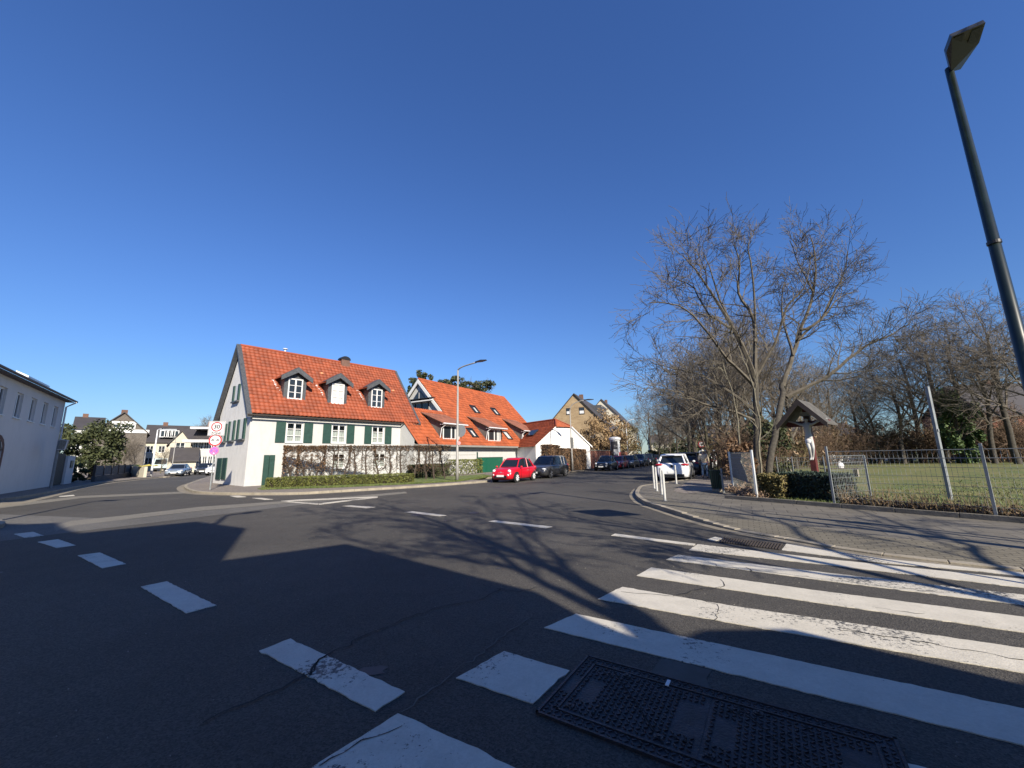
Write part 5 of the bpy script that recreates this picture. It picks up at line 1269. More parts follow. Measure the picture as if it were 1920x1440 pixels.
spots = [  # variant, px, Y, top py, label
    (1, 1330, 27, 640, 'slim bare tree on the footpath side, left of the big spreading tree'), (0, 1352, 30, 610, 'bare tree directly behind the left limbs of the big tree'), (1, 1378, 25, 650, 'upright bare tree close behind the grey privacy fence'),
    (2, 1290, 40, 690, 'bare tree left of the big tree, over the bay cars'), (0, 1302, 34, 665, 'bare tree over the tail of the bay cars'), (1, 1345, 36, 600, 'slender bare tree behind the lower left limbs'), (2, 1392, 38, 590, 'bushy bare tree just left of the first stem of the big tree'), (1, 1418, 42, 600, 'bare tree hidden right behind the first stem of the big tree'), (0, 1462, 40, 630, 'bare tree hidden behind the second stem of the big tree'), (1, 1515, 38, 670, 'slender bare tree above the ridge of the cross roof'), (0, 1550, 50, 665, 'bare tree in the gap right of the second stem'),
    (2, 1400, 33, 560, 'tall bare tree seen through the middle of the big tree'), (1, 1440, 30, 600, 'bare tree behind the fork of the big tree'), (0, 1490, 34, 640, 'bare tree behind the roof of the wayside cross'),
    (1, 1530, 40, 690, 'small bare tree between cross roof and long low limb'), (0, 1570, 42, 680, 'bare tree right of the cross roof at the meadow edge'), (2, 1610, 44, 690, 'wide bare tree under the tip of the long low limb'),
    (1, 1650, 44, 680, 'narrow bare tree left of the leaning meadow pole'), (2, 1692, 42, 665, 'gnarled bare tree behind the leaning meadow pole'), (0, 1725, 46, 610, 'bare tree behind the top of the leaning pole'),
    (2, 1772, 42, 570, 'tall bare oak above the ivy column'), (0, 1820, 42, 575, 'tall bare tree right of the ivy column'), (2, 1862, 38, 600, 'broad bare tree left of the green lamp post'), (0, 1905, 36, 545, 'tall bare tree at the green lamp post'),
    (2, 1962, 33, 575, 'big bare tree reaching in from beyond the lamp post')]
rr = random.Random(5)
for k, px, Y, top, lb in spots: tree_at(k, px, Y, top, lb, TG, rr.uniform(0, 6.28), wide=rr.uniform(1.0, 1.25))
SGp = 'bare street trees along the far street'
for k, px, Y, top, lb in ((0, 1222, 72, 736, 'tallest bare street tree on the far left kerb'), (2, 1236, 64, 760, 'bushy street tree close behind the tallest one'), (1, 1256, 66, 770, 'slim street tree above the dark parked row'), (2, 1272, 60, 762, 'bushy street tree over the head of the bay'), (0, 1284, 80, 775, 'street tree closing the view up the road'), (1, 1204, 88, 775, 'slim street tree left of the tallest one'),
        (1, 1246, 84, 768, 'bare street tree second along the far left kerb'), (2, 1262, 96, 782, 'bare street tree third along the far left kerb'), (0, 1281, 104, 790, 'bare street tree where the far street closes'),
        (2, 1296, 70, 745, 'wide bare street tree over the white van'), (1, 1306, 54, 720, 'bare street tree above the bay cars'), (0, 1318, 42, 690, 'bare street tree above the round sign')):
    tree_at(k, px, Y, top, lb, SGp, rr.uniform(0, 6.28), wide=1.1)
tree_at(1, 372, 95, 783, 'bare tree poking over the slate roofs of the left street', None, 1.0, wide=1.3)
tree_at(0, 395, 92, 780, 'bare tree beside the gable tip of the shuttered corner house', None, 2.0, wide=1.2)
tree_at(0, 882, 66, 712, 'bare tree top above the orange ridge', None, 2.6)
for k, px, Y, top, lb in ((1, 232, 47, 815, 'small bare tree by the fence on the left street'), (1, 258, 50, 822, 'small pale bare tree beside the left lamp'), (1, 306, 56, 838, 'little bare tree in front of the cream house')): tree_at(k, px, Y, top, lb, 'small bare trees on the left street', rr.uniform(0, 6), wide=1.5)

# ---- shrubs (twiggy) and leaf masses
def shrub(name, label, seed, n, H, m, cat='shrub', leafm=None, nl=0, spread=.5):
    R = random.Random(seed); t = thing(name, label, cat, local=True); mb = MB(); tips = []
    c = cfg(levels=3, n=(4, 4, 3, 3), seg=(5, 4, 3), curl=.22, up=.03, rmin=.006, lo=(.2, .2, .2), len=(.4, .65))
    for i in range(n):
        a = R.uniform(0, 6.28); s = R.random()*spread; branch(mb, V(math.cos(a)*s*H*.6, math.sin(a)*s*H*.6, -.05), V(math.cos(a)*s, math.sin(a)*s, 1), H*R.uniform(.5, 1), .022, 0, R, c)
    link('stems', mb, m, t)
    if nl:
        vs = mb.v; lm = MB(); leaves(lm, [vs[R.randrange(len(vs))] for _ in range(nl)], .05*H/1.5, R); link('leaves', lm, leafm, t)
    return t
s1 = shrub('bare_shrub', 'x', 31, 26, 2.6, M('shrub_brown', (.13, .085, .055), .9, .3, 3)); s2 = shrub('bare_shrub', 'x', 32, 22, 2.4, M('shrub_olive', (.13, .11, .05), .9, .3, 3), leafm=DRY, nl=900)
SV = [s1, s2]; su = set()
def shrub_at(k, px, Y, s, label, group, rot=0, z=PZ):
    x = D(px, 850, Y)[0]; o = put(SV[k], label, x, Y, z, s, rot, group, first=(k not in su)); su.add(k); return o
names = ['brown', 'olive', 'tangled', 'low', 'tall', 'thin']
k_ = 0
for px, Y, s in ((1378, 22, 1.0), (1372, 27, 1.3), (1392, 22, .9), (1400, 26, 1.5), (1432, 25, 1.3), (1462, 30, 1.5), (1490, 38, 1.7), (1515, 42, 1.8), (1545, 40, 1.7), (1580, 44, 1.9), (1612, 42, 1.7), (1640, 46, 2.0), (1668, 44, 1.8), (1700, 46, 2.0), (1730, 44, 1.9), (1752, 46, 1.9), (1842, 42, 1.8), (1865, 44, 1.9), (1890, 40, 1.9), (1915, 42, 2.0), (1940, 40, 2.0)):
    near = 'the big tree' if px < 1470 else ('the wayside cross' if px < 1600 else ('the leaning meadow pole' if px < 1760 else 'the lamp post side'))
    shrub_at(k_ % 2, px, Y, s, '%s bare shrub in the thicket %s, near %s' % (names[k_ % 2], ('at the near edge', 'in the middle', 'further back', 'at the far end', 'behind the others', 'beside its neighbour')[k_ % 6], near), 'shrubs in the %s thicket near %s' % (names[k_ % 2], near), rr.uniform(0, 6)); k_ += 1
def blob(name, label, cat, c, r, n, size, m, seed, clumps=40, trunk=None, core=None, group=None, zlo=None, gap=.35):
    R = random.Random(seed); t = thing(name, label, cat, (c[0], c[1], PZ), group); C_ = Vector(c); pts = []; cl = []
    for i in range(clumps):
        d = rdir(R); k = R.uniform(.45, 1.0); p = C_+V(d.x*r[0]*k, d.y*r[1]*k, d.z*r[2]*k); cl.append((p, R.uniform(.18, .34)))
    for i in range(n):
        p, s = cl[R.randrange(clumps)]; d = rdir(R); k = R.random()**.4*s; q = p+V(d.x*r[0]*k, d.y*r[1]*k, d.z*r[2]*k*.8)
        if q.z > (zlo if zlo is not None else PZ): pts.append(q)
    mb = MB(); leaves(mb, pts, size, R); link('foliage', mb, m, t)
    if trunk:
        tb = MB(); tb.tube([V(c[0], c[1], PZ-.05), V(c[0]+.1, c[1], c[2]*.5), V(c[0], c[1], c[2])], [trunk, trunk*.8, trunk*.4], 7)
        for p, s in cl[:14]: tb.tube([V(c[0], c[1], max(.3, p.z*.5)), p], [trunk*.35, .02], 4)
        link('trunk', tb, BARK, t)
    return t
x, y, z = D(178, 836, 38); blob('evergreen_tree', 'dark spreading evergreen beyond the grey white house and its gate', 'tree', (x, y, 3.2), (3.2, 2.6, 2.7), 9000, .12, EVERG, 41, 46, trunk=.18)
x, y, z = D(142, 880, 33.5); blob('evergreen_bush', 'low dark clipped bush beside the white gate pillar', 'bush', (x, y, .8), (1.0, .9, .9), 2200, .07, EVERG, 42, 20)
x, y, z = D(1792, 800, 40); blob('ivy_column', 'bright green ivy-covered tree stump column at the far meadow edge', 'tree', (x, y, 3.6), (1.9, 1.7, 4.0), 6500, .15, IVY, 43, 34, trunk=.3)
for i, (s_, lb) in enumerate(((1.5, 'dark tall evergreen by the footpath just behind the litter bin'), (7.5, 'dark tall evergreen further up the footpath beside the walker'), (15, 'dark tall evergreen beyond the walker on the footpath'))):
    blob('evergreen_bush', lb, 'bush', (bayA[0]+R2[0]*s_+R2[1]*4.3, bayA[1]+R2[1]*s_-R2[0]*4.3, 1.9), (1.2, 2.2, 2.3), 4200, .09, EVERG, 144+i, 34)
x, y, z = D(1384, 870, 17.5); blob('ivy_bush', 'ivy and dead leaves climbing behind the grey privacy fence', 'bush', (x, y, 1.1), (.9, .6, 1.2), 3500, .06, BEECH, 45, 24)
for i, (px, Y, h, w, lb) in enumerate(((1285, 74, 4.5, 5, 'dark evergreen mass closing the end of the street'), (1255, 90, 4.0, 5, 'dark evergreen clump behind the far street trees'), (1235, 66, 2.2, 3, 'green clipped bush at the foot of the cream apartment house'), (1440, 44, 3.0, 5, 'dark evergreen mass behind the big tree'), (1690, 52, 3.2, 7, 'dark hedge band behind the leaning meadow pole'), (1880, 50, 3.4, 8, 'dark hedge band at the far right of the meadow'), (1310, 60, 4, 3, 'dark evergreen closing the footpath'), (1560, 54, 3.0, 8, 'brown green undergrowth behind the wayside cross'))):
    x = D(px, 850, Y)[0]; blob('bush', lb, 'bush', (x, Y, h*.45), (w, 1.6, h*.6), 3500, .15, EVERG if i != 7 else BEECH, 50+i, 30)
# brown-leaved tree by the poster column, conifers behind the orange roof
x = D(1140, 850, 58)[0]; blob('brown_leaf_tree', 'broad tree still holding tan dead leaves behind the poster column', 'tree', (x, 58, 4.4), (4.0, 3.0, 3.6), 7500, .13, leaf_mat('tan_leaf', (.16, .10, .05), (.34, .23, .11), 3), 61, 60, trunk=.2)
x = D(1172, 850, 64)[0]; blob('brown_leaf_tree', 'smaller olive brown tree right of the poster column', 'tree', (x, 64, 3.4), (2.6, 2.0, 3.0), 4000, .13, leaf_mat('olive_leaf', (.11, .09, .04), (.22, .18, .08), 3), 62, 40, trunk=.15)
def conifer(label, px, Y, top, w, m, seed, flat=False):
    x = D(px, 850, Y)[0]; h = HT(top, x, Y); R = random.Random(seed); t = thing('conifer', label, 'tree', (x, Y, 0)); tb = MB(); tb.tube([V(x, Y, 0), V(x, Y, h)], [.2, .03], 6); link('trunk', tb, BARK, t); pts = []; mb = MB(); n = 40
    for k in range(n):
        z = h*(.25+.75*k/n); rad = w*(1-(k/n))**.8*R.uniform(.7, 1.1)+.1
        for j in range(9):
            a = R.uniform(0, 6.28)
            for q in range(9): f = R.random()**.6; pts.append(V(x+math.cos(a)*rad*f, Y+math.sin(a)*rad*f, z-.35*rad*f+R.gauss(0, .08)))
    leaves(mb, pts, .17, R); link('foliage', mb, m, t)
conifer('dark pointed spruce between the two orange roofs', 775, 52, 708, 2.2, CONIF, 71)
conifer('second slimmer spruce just left of the white glazed gable', 764, 56, 722, 1.6, CONIF, 72)
for px, Y, cy, w, h, lb, sd in ((792, 56, 717, 1.5, 1.8, 'pine crown touching the left end of the orange ridge', 81), (845, 62, 722, 3.2, 1.4, 'flat pine crown above the orange ridge by the lamp', 82), (892, 66, 724, 3.6, 1.5, 'pine crown above the right half of the orange ridge', 83)):
    x, y, z = D(px, cy, Y); blob('pine_tree', lb, 'tree', (x, Y, z), (w, w*.7, h), 2600, .16, PINE, sd, 24, trunk=.2, zlo=z-h)

# ---- clipped leafless hedge in front of the corner house
def hedge_tree(seed, w, H, full):
    R = random.Random(seed); t = thing('hedge_tree', 'x', 'hedge tree', local=True); mb = MB(); lm = MB(); lp = []
    def clampw(p): return V(max(-w/2, min(w/2, p.x)), max(-.22, min(.22, p.y)), min(H, p.z))
    nst = R.choice((1, 1, 2))
    for s in range(nst):
        p = V(R.uniform(-.15, .15) + (s*.3 if nst > 1 else 0), 0, -.05); d = V(R.uniform(-.25, .25), 0, 1); pts = [p]; rs = [.055]
        for i in range(9):
            d = (d+V(R.gauss(0, .22), R.gauss(0, .05), .3)).normalized(); p = clampw(p+d*H/9.5); pts.append(p); rs.append(.066-.0035*i+(.012 if R.random() < .2 else 0))
        mb.tube(pts, rs, 6, caps=False)
        for i in range(2, 10):
            for k in range(4 if not full else 5):
                q = pts[min(i, len(pts)-1)]; dd = V(R.choice((-1, 1))*R.uniform(.4, 1), R.gauss(0, .25), R.uniform(.1, 1)).normalized(); bp = [q]; br = [.017]
                for j in range(5):
                    dd = (dd+rdir(R)*.35+V(0, 0, .14)).normalized(); q = clampw(q+dd*.14); bp.append(q); br.append(.014-.0018*j)
                    if j > 1:
                        for u in range(3):
                            e = clampw(q+(rdir(R)+V(0, 0, .3)).normalized()*.2); mb.tube([q, e], [.008, .005], 3, caps=False); lp.append(e)
                mb.tube(bp, br, 4, caps=False)
    for k in range(190):
        q = V(R.uniform(-w/2, w/2), R.uniform(-.2, .2), H-R.random()**1.5*.34); e = q+rdir(R)*.16; e.z = min(e.z, H+.02); mb.tube([q, e], [.011, .005], 3, caps=False)
        lp.append(q)
    link('stems', mb, M('hornbeam_bark', (.055, .04, .03), .9, .3, 8), t)
    pool = lp if full else R.sample(lp, min(len(lp), 650))
    leaves(lm, [p+rdir(R)*.06 for p in pool for _ in range(4 if full else 1)], .036, R); link('dead_leaves', lm, BEECH, t); return t
hA = Vector(G(521, 911.5, PZ)); hA += Vector((-.25, .85)); hB = Vector(G(851, 897.5, PZ))+Vector((-.35, .45)); hd_ = (hB-hA); HL = hd_.length; hd_.normalize()
HH = [hedge_tree(90, .8, 2.32, True), hedge_tree(91, .8, 2.32, False), hedge_tree(92, .8, 2.32, False), hedge_tree(93, .8, 2.32, False)]
nH = int(HL/.74); hu = set()
for i in range(nH):
    k = 0 if i in (0, 1, 2) else 1+(i*7 % 3); q = hA+hd_*(HL*(i+.5)/nH)
    lb = 'clipped hornbeam at the gate end of the hedge, thick with brown leaves' if k == 0 else 'bare crooked hornbeam stem in the clipped hedge before the corner house'
    put(HH[k], lb, q.x, q.y, PZ, 1.0, math.atan2(hd_.y, hd_.x)+(math.pi if rr.random() < .5 else 0), 'leafy hornbeams at the gate end' if k == 0 else 'bare hornbeams of the clipped hedge', first=(k not in hu)); hu.add(k)
def leafy_box(name, label, a, b, w, h, n, size, m, seed, z=PZ, core=True, inner=(.02, .02, .012), cat='hedge', holes=0.0):
    R = random.Random(seed); A = Vector(a); B = Vector(b); d = (B-A); L = d.length; d.normalize(); nn = Vector((-d.y, d.x)); t = thing(name, label, cat, (a[0], a[1], z))
    fr = Fr(tuple(a), tuple(d)); 
    if core:
        mb = MB(); k = max(2, int(L/.5))
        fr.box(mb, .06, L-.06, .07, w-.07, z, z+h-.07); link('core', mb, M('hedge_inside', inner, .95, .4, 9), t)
    pts = []
    for i in range(n):
        u = R.uniform(0, L); f = R.random(); wob = mnoise.noise(V(u*1.3+a[0], a[1], 0))*.05
        if f < .42: p = fr.P(u, wob+R.gauss(0, .025), z+R.random()**.9*h)
        elif f < .72: p = fr.P(u, R.uniform(0, w), z+h+wob+R.gauss(0, .02))
        elif f < .84: p = fr.P(u, w+R.gauss(0, .025), z+R.random()*h)
        else: p = fr.P(R.choice((0, L))+R.gauss(0, .025), R.uniform(0, w), z+R.random()*h)
        if holes and mnoise.noise(V(p.x*3, p.y*3, p.z*3)) > .5-holes: continue
        pts.append(p)
    mb = MB(); leaves(mb, pts, size, R); link('foliage', mb, m, t); return t
q0, q1 = G(498, 915, PZ), G(775, 904.5, PZ)
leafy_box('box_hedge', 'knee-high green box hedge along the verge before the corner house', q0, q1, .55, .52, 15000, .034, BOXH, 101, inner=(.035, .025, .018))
q0, q1 = G(856, 892, PZ), G(905, 886.5, PZ)
leafy_box('shrub_row', 'flowering shrubs by the white clad wall right of the street lamp', q0, q1, 1.0, 1.25, 3800, .06, BOXH, 102, core=False, cat='shrub', holes=.25)
q0, q1 = G(783, 898, PZ), G(850, 893.5, PZ)
leafy_box('shrub_row', 'dark evergreen shrubs behind the right end of the bare hedge', (q0[0]-.5, q0[1]+1), (q1[0]-.5, q1[1]+1), .9, .95, 3500, .06, EVERG, 103, core=True, cat='shrub')
# beech hedge before the outbuilding
q0, q1 = G(1052, 885.5, PZ), G(1101, 879, PZ)
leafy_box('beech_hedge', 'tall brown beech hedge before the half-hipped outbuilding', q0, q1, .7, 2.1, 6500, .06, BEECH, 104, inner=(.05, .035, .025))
q0, q1 = G(1030, 889.5, PZ), G(1052, 885.5, PZ)
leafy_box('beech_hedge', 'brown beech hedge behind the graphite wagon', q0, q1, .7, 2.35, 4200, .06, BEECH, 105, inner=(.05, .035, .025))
# ============================================================ TREES BEHIND THE VIEWER (they cast the branching shadow on the road)
def shadow_tree(label, s0, trunk, limbs, seed, base_t=None):
    R = random.Random(seed); c = cfg(levels=4, n=(0, 7, 6, 4, 3), seg=(8, 6, 5, 4, 3), len=(.42, .64), curl=.10, up=.02, rmin=.012, ang=(25, 55))
    def pos(px, py, dlt):
        g = Vector(G(px, py)); s = g.dot(DN); t = g.dot(PN); sp = s0+dlt; return V(DN.x*sp+PN.x*t, DN.y*sp+PN.y*t, (s-sp)*TE)
    p0 = pos(*trunk[0][:2], 0); tr = thing('bare_tree', label, 'tree', (p0.x, p0.y, PZ)); mb = MB()
    pts = [V(p0.x+.2, p0.y, 0)]+[pos(x, y, 0) for x, y, r in trunk]; mb.tube(pts, [trunk[0][2]*1.25]+[r for x, y, r in trunk], 10, caps=False); link('trunk', mb, BARK, tr, smooth=True)
    mb = MB()
    for pts_, r0, r1, dl, nk, ln in limbs:
        P = [pos(x, y, dl*i/max(1, len(pts_)-1)) for i, (x, y) in enumerate(pts_)]; Q = []
        n = len(P)
        for i in range(n-1):
            for j in range(3):
                t = j/3; a, b, c_, d = P[max(i-1, 0)], P[i], P[i+1], P[min(i+2, n-1)]
                Q.append(.5*((2*b)+(-a+c_)*t+(2*a-5*b+4*c_-d)*t*t+(-a+3*b-3*c_+d)*t**3)+rdir(R)*.03)
        Q.append(P[-1]); rs = [r0+(r1-r0)*(i/(len(Q)-1))**.8 for i in range(len(Q))]
        mb.tube(Q, rs, 7, caps=False); kids(mb, Q, rs, ln, 1, R, c, lo=.25, n=nk)
    link('crown', mb, TWIG, tr); return tr
shadow_tree('old bare tree behind the viewer whose branches shade the road', -7.5,
    [(1500, 1420, .26), (1330, 1265, .22), (1225, 1190, .19), (1165, 1146, .17)],
    [(((1190, 1160), (1122, 1109), (1025, 1060), (935, 1022), (852, 992), (785, 966), (710, 944)), .16, .025, 1.5, 12, 3.2),
     (((1190, 1175), (1110, 1138), (1029, 1098), (972, 1065), (879, 1007), (822, 985), (729, 972), (605, 972)), .12, .02, -1.0, 12, 3.0),
     (((980, 1070), (930, 1060), (879, 1052), (747, 1028), (640, 1010)), .07, .018, 1.0, 9, 2.2),
     (((1010, 1048), (965, 1004), (924, 962), (890, 932)), .06, .018, -1.0, 8, 2.6),
     (((1090, 1090), (1050, 1050), (1000, 1000), (985, 960), (960, 925)), .05, .016, 2.0, 8, 2.4)], 201)
shadow_tree('bare tree beside the viewer throwing long branch shadows over the zebra stripes', -5.0,
    [(2500, 1300, .17), (2200, 1210, .15), (1950, 1140, .12)],
    [(((1950, 1140), (1700, 1090), (1500, 1048), (1378, 1024), (1272, 1002), (1122, 981), (1010, 951), (950, 925)), .10, .02, 1.0, 10, 2.3),
     (((1900, 1128), (1650, 1060), (1527, 1020), (1442, 984), (1356, 958), (1250, 940), (1130, 918)), .06, .018, -1.0, 8, 2.0),
     (((1700, 1090), (1560, 1080), (1440, 1058), (1330, 1040), (1200, 1010)), .06, .018, 1.5, 8, 1.9),
     (((1960, 1100), (1850, 1060), (1760, 1020), (1650, 985), (1560, 950)), .06, .018, 0, 9, 2.0)], 202)

# ============================================================ STREET FURNITURE
def lamp(name, label, base, top, arm, headL, r, m, z=PZ, headm=None, sleeve=None, group=None):
    x, y = base; t = thing(name, label, 'street lamp', (x, y, z), group); mb = MB()
    mb.tube([V(x, y, z), V(x, y, z+1.2), V(x, y, z+1.25), V(x, y, top)], [r*1.25, r*1.2, r, r*.62], 12)
    if arm is not None:
        a = Vector(arm); p0 = V(x, y, top-.02); p3 = a; p1 = V(x, y, top+(a.z-top)*.75)+V((a.x-x)*.05, (a.y-y)*.05, 0); p2 = p0.lerp(p3, .55); p2.z = p3.z-.03*(p3-p0).length
        pts = [((1-u)**3)*p0+3*((1-u)**2)*u*p1+3*(1-u)*u*u*p2+u**3*p3 for u in [k/8 for k in range(9)]]; mb.tube(pts, r*.55, 8)
    link('pole', mb, m, t, smooth=True)
    if arm is not None:
        d = Vector((a.x-x, a.y-y, 0)).normalized(); s_ = V(-d.y, d.x, 0); h = MB()
        h.loft([[a-d*.05+s_*w+V(0, 0, zz) for w, zz in ((-.07, 0), (.07, 0), (.05, .07), (-.05, .07))], [a+d*headL*.5+s_*w+V(0, 0, zz) for w, zz in ((-.13, -.02), (.13, -.02), (.09, .10), (-.09, .10))], [a+d*headL+s_*w+V(0, 0, zz) for w, zz in ((-.08, 0), (.08, 0), (.05, .05), (-.05, .05))]])
        link('lamp_head', h, headm or DARK, t)
    return t
# lamp one, before the garage
lb_ = G(857, 901.3, PZ); tp = HT(694, *lb_); ar = D(893, 679.5, lb_[1]-1.0)
l1 = lamp('street_lamp', 'tall grey street lamp with curved arm at the right end of the bare hedge', lb_, tp, ar, .85, .085, POST_GR)
# traffic signs on lamp one seen from the back, and a small red white sign
z1 = HT(805, *lb_); ax_l = (V(.9, -.4, 0).normalized(), V(.4, .9, 0).normalized(), V(0, 0, 1)); mb = MB(); mb.cyl(V(lb_[0]+.22, lb_[1]+.05, z1-.1), .40, .02, (.55, .83, 0), 24); link('sign_plate', mb, SIGNB, l1)
mb = MB(); mb.cyl(V(lb_[0]+.12, lb_[1]-.1, HT(831, *lb_)), .12, .02, (-.1, -1, 0), 14); link('small_sign', mb, M('pink_sign', (.7, .3, .3), .5, 0), l1)
b = G(1073.6, 883, PZ); tp = HT(768, *b); ar = D(1096, 750.5, b[1]-.6)
l2 = lamp('street_lamp', 'grey street lamp with long thin arm before the half-hipped outbuilding', b, tp, ar, .9, .08, POST_GR)
mb = MB(); zz = HT(828, *b); mb.box(V(b[0]+.03, b[1]-.09, zz-.1), (.30, .05, 1.0), az=.25); link('sign_plate', mb, M('dark_sign_back', (.07, .07, .07), .6, .1), l2)
b = (D(1177.7, 854, 58)[0], 58); lamp('street_lamp', 'pale street lamp beyond the poster column', b, HT(796, *b), D(1190, 786, 57.5), .9, .08, OFFW)
b = G(283, 893.5, PZ); lamp('street_lamp', 'white street lamp with short arm on the left street', b, HT(806, *b), D(305, 804, b[1]-.3), .9, .085, OFFW)
b = (D(351.0/7.2+220, 877, 52)[0], 52); lamp('street_lamp', 'thin distant lamp before the cream apartment house', b, HT(838, *b), D(268, 836, 52), .7, .06, POST_GR)
b = (D(322, 880, 50)[0], 50); lamp('street_lamp', 'thin pole lamp behind the silver blue sedan', b, HT(820, *b), D(326, 818, 50), .5, .05, POST_GR)
# the green lamp post at the right
gx, gy = 7.72, 5.80
gl_ = thing('street_lamp', 'dark green lamp post with flat angular panel lamp rising out of the right edge', 'street lamp', (gx, gy, PZ))
hz = HT(128, gx, gy)
mb = MB(); mb.tube([V(gx, gy, PZ), V(gx, gy, 1.3), V(gx, gy, 1.35), V(gx, gy, hz)], [.11, .105, .088, .052], 18); link('pole', mb, POST_G, gl_, smooth=True)
mb = MB(); mb.cyl(V(gx, gy, HT(455, gx, gy)), .082, .05, n=18); link('pole_band', mb, BLACKM, gl_)
# head: flat kite-shaped box sloping up towards the road
Hc = V(gx, gy, hz)
def HD(px, py, Y): p = D(px, py, Y); return V(*p)
k0 = HD(1783, 137, 5.72); k0b = HD(1800, 130, 5.85)
und = [HD(1783, 135, 5.78), HD(1774, 99, 5.50), HD(1785, 69, 5.22), HD(1848, 42, 5.05), HD(1836, 80, 5.45), HD(1801, 130, 5.84)]
mb = MB(); mb.extr(und, (.0, .02, .075)); link('lamp_head', mb, M('lamp_black', (.015, .016, .018), .35, .1), gl_)
c0 = sum(und, V(0, 0, 0))/6; n_ = (und[2]-und[0]).cross(und[3]-und[0]).normalized(); n_ = n_ if n_.z < 0 else -n_
def mixp(a, b, t): return a.lerp(b, t)
L0, L1_, L2, L3_ = mixp(und[2], und[1], .12), mixp(und[3], und[4], .12), mixp(und[3], und[4], .9), mixp(und[2], und[1], .95)
for (u0, u1) in ((.06, .40), (.62, .94)):
    mb = MB(); q = [mixp(L0, L1_, u0), mixp(L0, L1_, u1), mixp(L3_, L2, u1), mixp(L3_, L2, u0)]; mb.quad(*[p+n_*.004 for p in q]); link('lamp_lens', mb, M('led_lens', (.04, .045, .045), .6, .35, 60), gl_)
# square sign on a tall pole beside the viewer (its shadow lies on the road)
g_ = Vector(G(1135, 962)); bs = g_-DN*10.6; zc_ = 10.6*TE
t = thing('traffic_sign', 'square sign on a tall pole outside the view casting a small rectangular shadow', 'sign', (bs.x, bs.y, PZ)); mb = MB(); mb.tube([V(bs.x, bs.y, 0), V(bs.x, bs.y, zc_+.5)], .035, 8); link('pole', mb, GALV, t)
mb = MB(); mb.box(V(bs.x, bs.y+.05, zc_), (1.15, .03, .8), az=.15); link('sign_plate', mb, SIGNB, t)
gA_, gB_ = Vector(G(1475, 975)), Vector(G(1655, 993)); off = DN*5.0
t = thing('direction_sign', 'wide direction board on two posts outside the view casting a long shadow on the pavement', 'sign', (gA_.x-off.x, gA_.y-off.y, PZ)); mb = MB()
for gg_ in (gA_, gB_): mb.tube([V(gg_.x-off.x, gg_.y-off.y, PZ), V(gg_.x-off.x, gg_.y-off.y, 3.3)], .045, 8)
link('post', mb, GALV, t); mb = MB(); a_, b_ = gA_-off, gB_-off; mb.extr([V(a_.x, a_.y, 2.45), V(b_.x, b_.y, 2.45), V(b_.x, b_.y, 3.2), V(a_.x, a_.y, 3.2)], (0, -.03, 0)); link('sign_plate', mb, SIGNB, t)

# two lamps outside the view whose shadows lie on the left part of the junction
def shpos(px, py, s0):
    g = Vector(G(px, py)); s = g.dot(DN); t = g.dot(PN); return V(DN.x*s0+PN.x*t, DN.y*s0+PN.y*t, (s-s0)*TE)
q0, q1, q2 = shpos(398, 984, SF+1.0), shpos(425, 966.5, SF+1.0), shpos(482, 959.5, SF+1.4)
t = thing('street_lamp', 'street lamp behind the viewer whose bent arm throws a hooked shadow', 'street lamp', (q0.x, q0.y, 0)); mb = MB(); mb.tube([V(q1.x, q1.y, 0), V(q1.x, q1.y, q1.z-.3), q1, q2], [.1, .07, .07, .05], 8); link('pole', mb, POST_GR, t)
mb = MB(); mb.tube([q1.lerp(q2, .55), q2+(q2-q1).normalized()*.1], [.13, .1], 8); link('lamp_head', mb, DARK, t)
gq = Vector(G(178, 940)); bq = gq-DN*12.5; hq = 12.5*TE
t = thing('street_lamp', 'street lamp beside the viewer whose thin shadow crosses the left junction', 'street lamp', (bq.x, bq.y, 0)); mb = MB(); mb.tube([V(bq.x, bq.y, 0), V(bq.x, bq.y, hq)], [.09, .055], 8); mb.tube([V(bq.x, bq.y, hq), V(bq.x+PN.x*1.4, bq.y+PN.y*1.4, hq+.25)], .04, 6); link('pole', mb, POST_GR, t)
mb = MB(); mb.box(V(bq.x+PN.x*.4, bq.y+PN.y*.4, hq+.02), (.7, .35, .12)); link('lamp_head', mb, DARK, t)

# ---- text as mesh
def text_mesh(name, s, size, m, parent, origin, ax, ay, part=True, ext=.002):
    cu = bpy.data.curves.new(name, 'FONT'); cu.body = s; cu.size = size; cu.align_x = 'CENTER'; cu.align_y = 'CENTER'; cu.extrude = ext; cu.offset = size*.022
    o = bpy.data.objects.new(name, cu); COL.objects.link(o); dg = bpy.context.evaluated_depsgraph_get(); me = bpy.data.meshes.new_from_object(o.evaluated_get(dg)); bpy.data.objects.remove(o)
    az = Vector(ax).cross(Vector(ay)); mt = Matrix((( ax[0], ay[0], az[0], origin[0]), (ax[1], ay[1], az[1], origin[1]), (ax[2], ay[2], az[2], origin[2]), (0, 0, 0, 1))); me.transform(mt)
    me.materials.clear(); me.materials.append(m); return sub(name, me, m, parent) if part else link(name, me, m, parent)
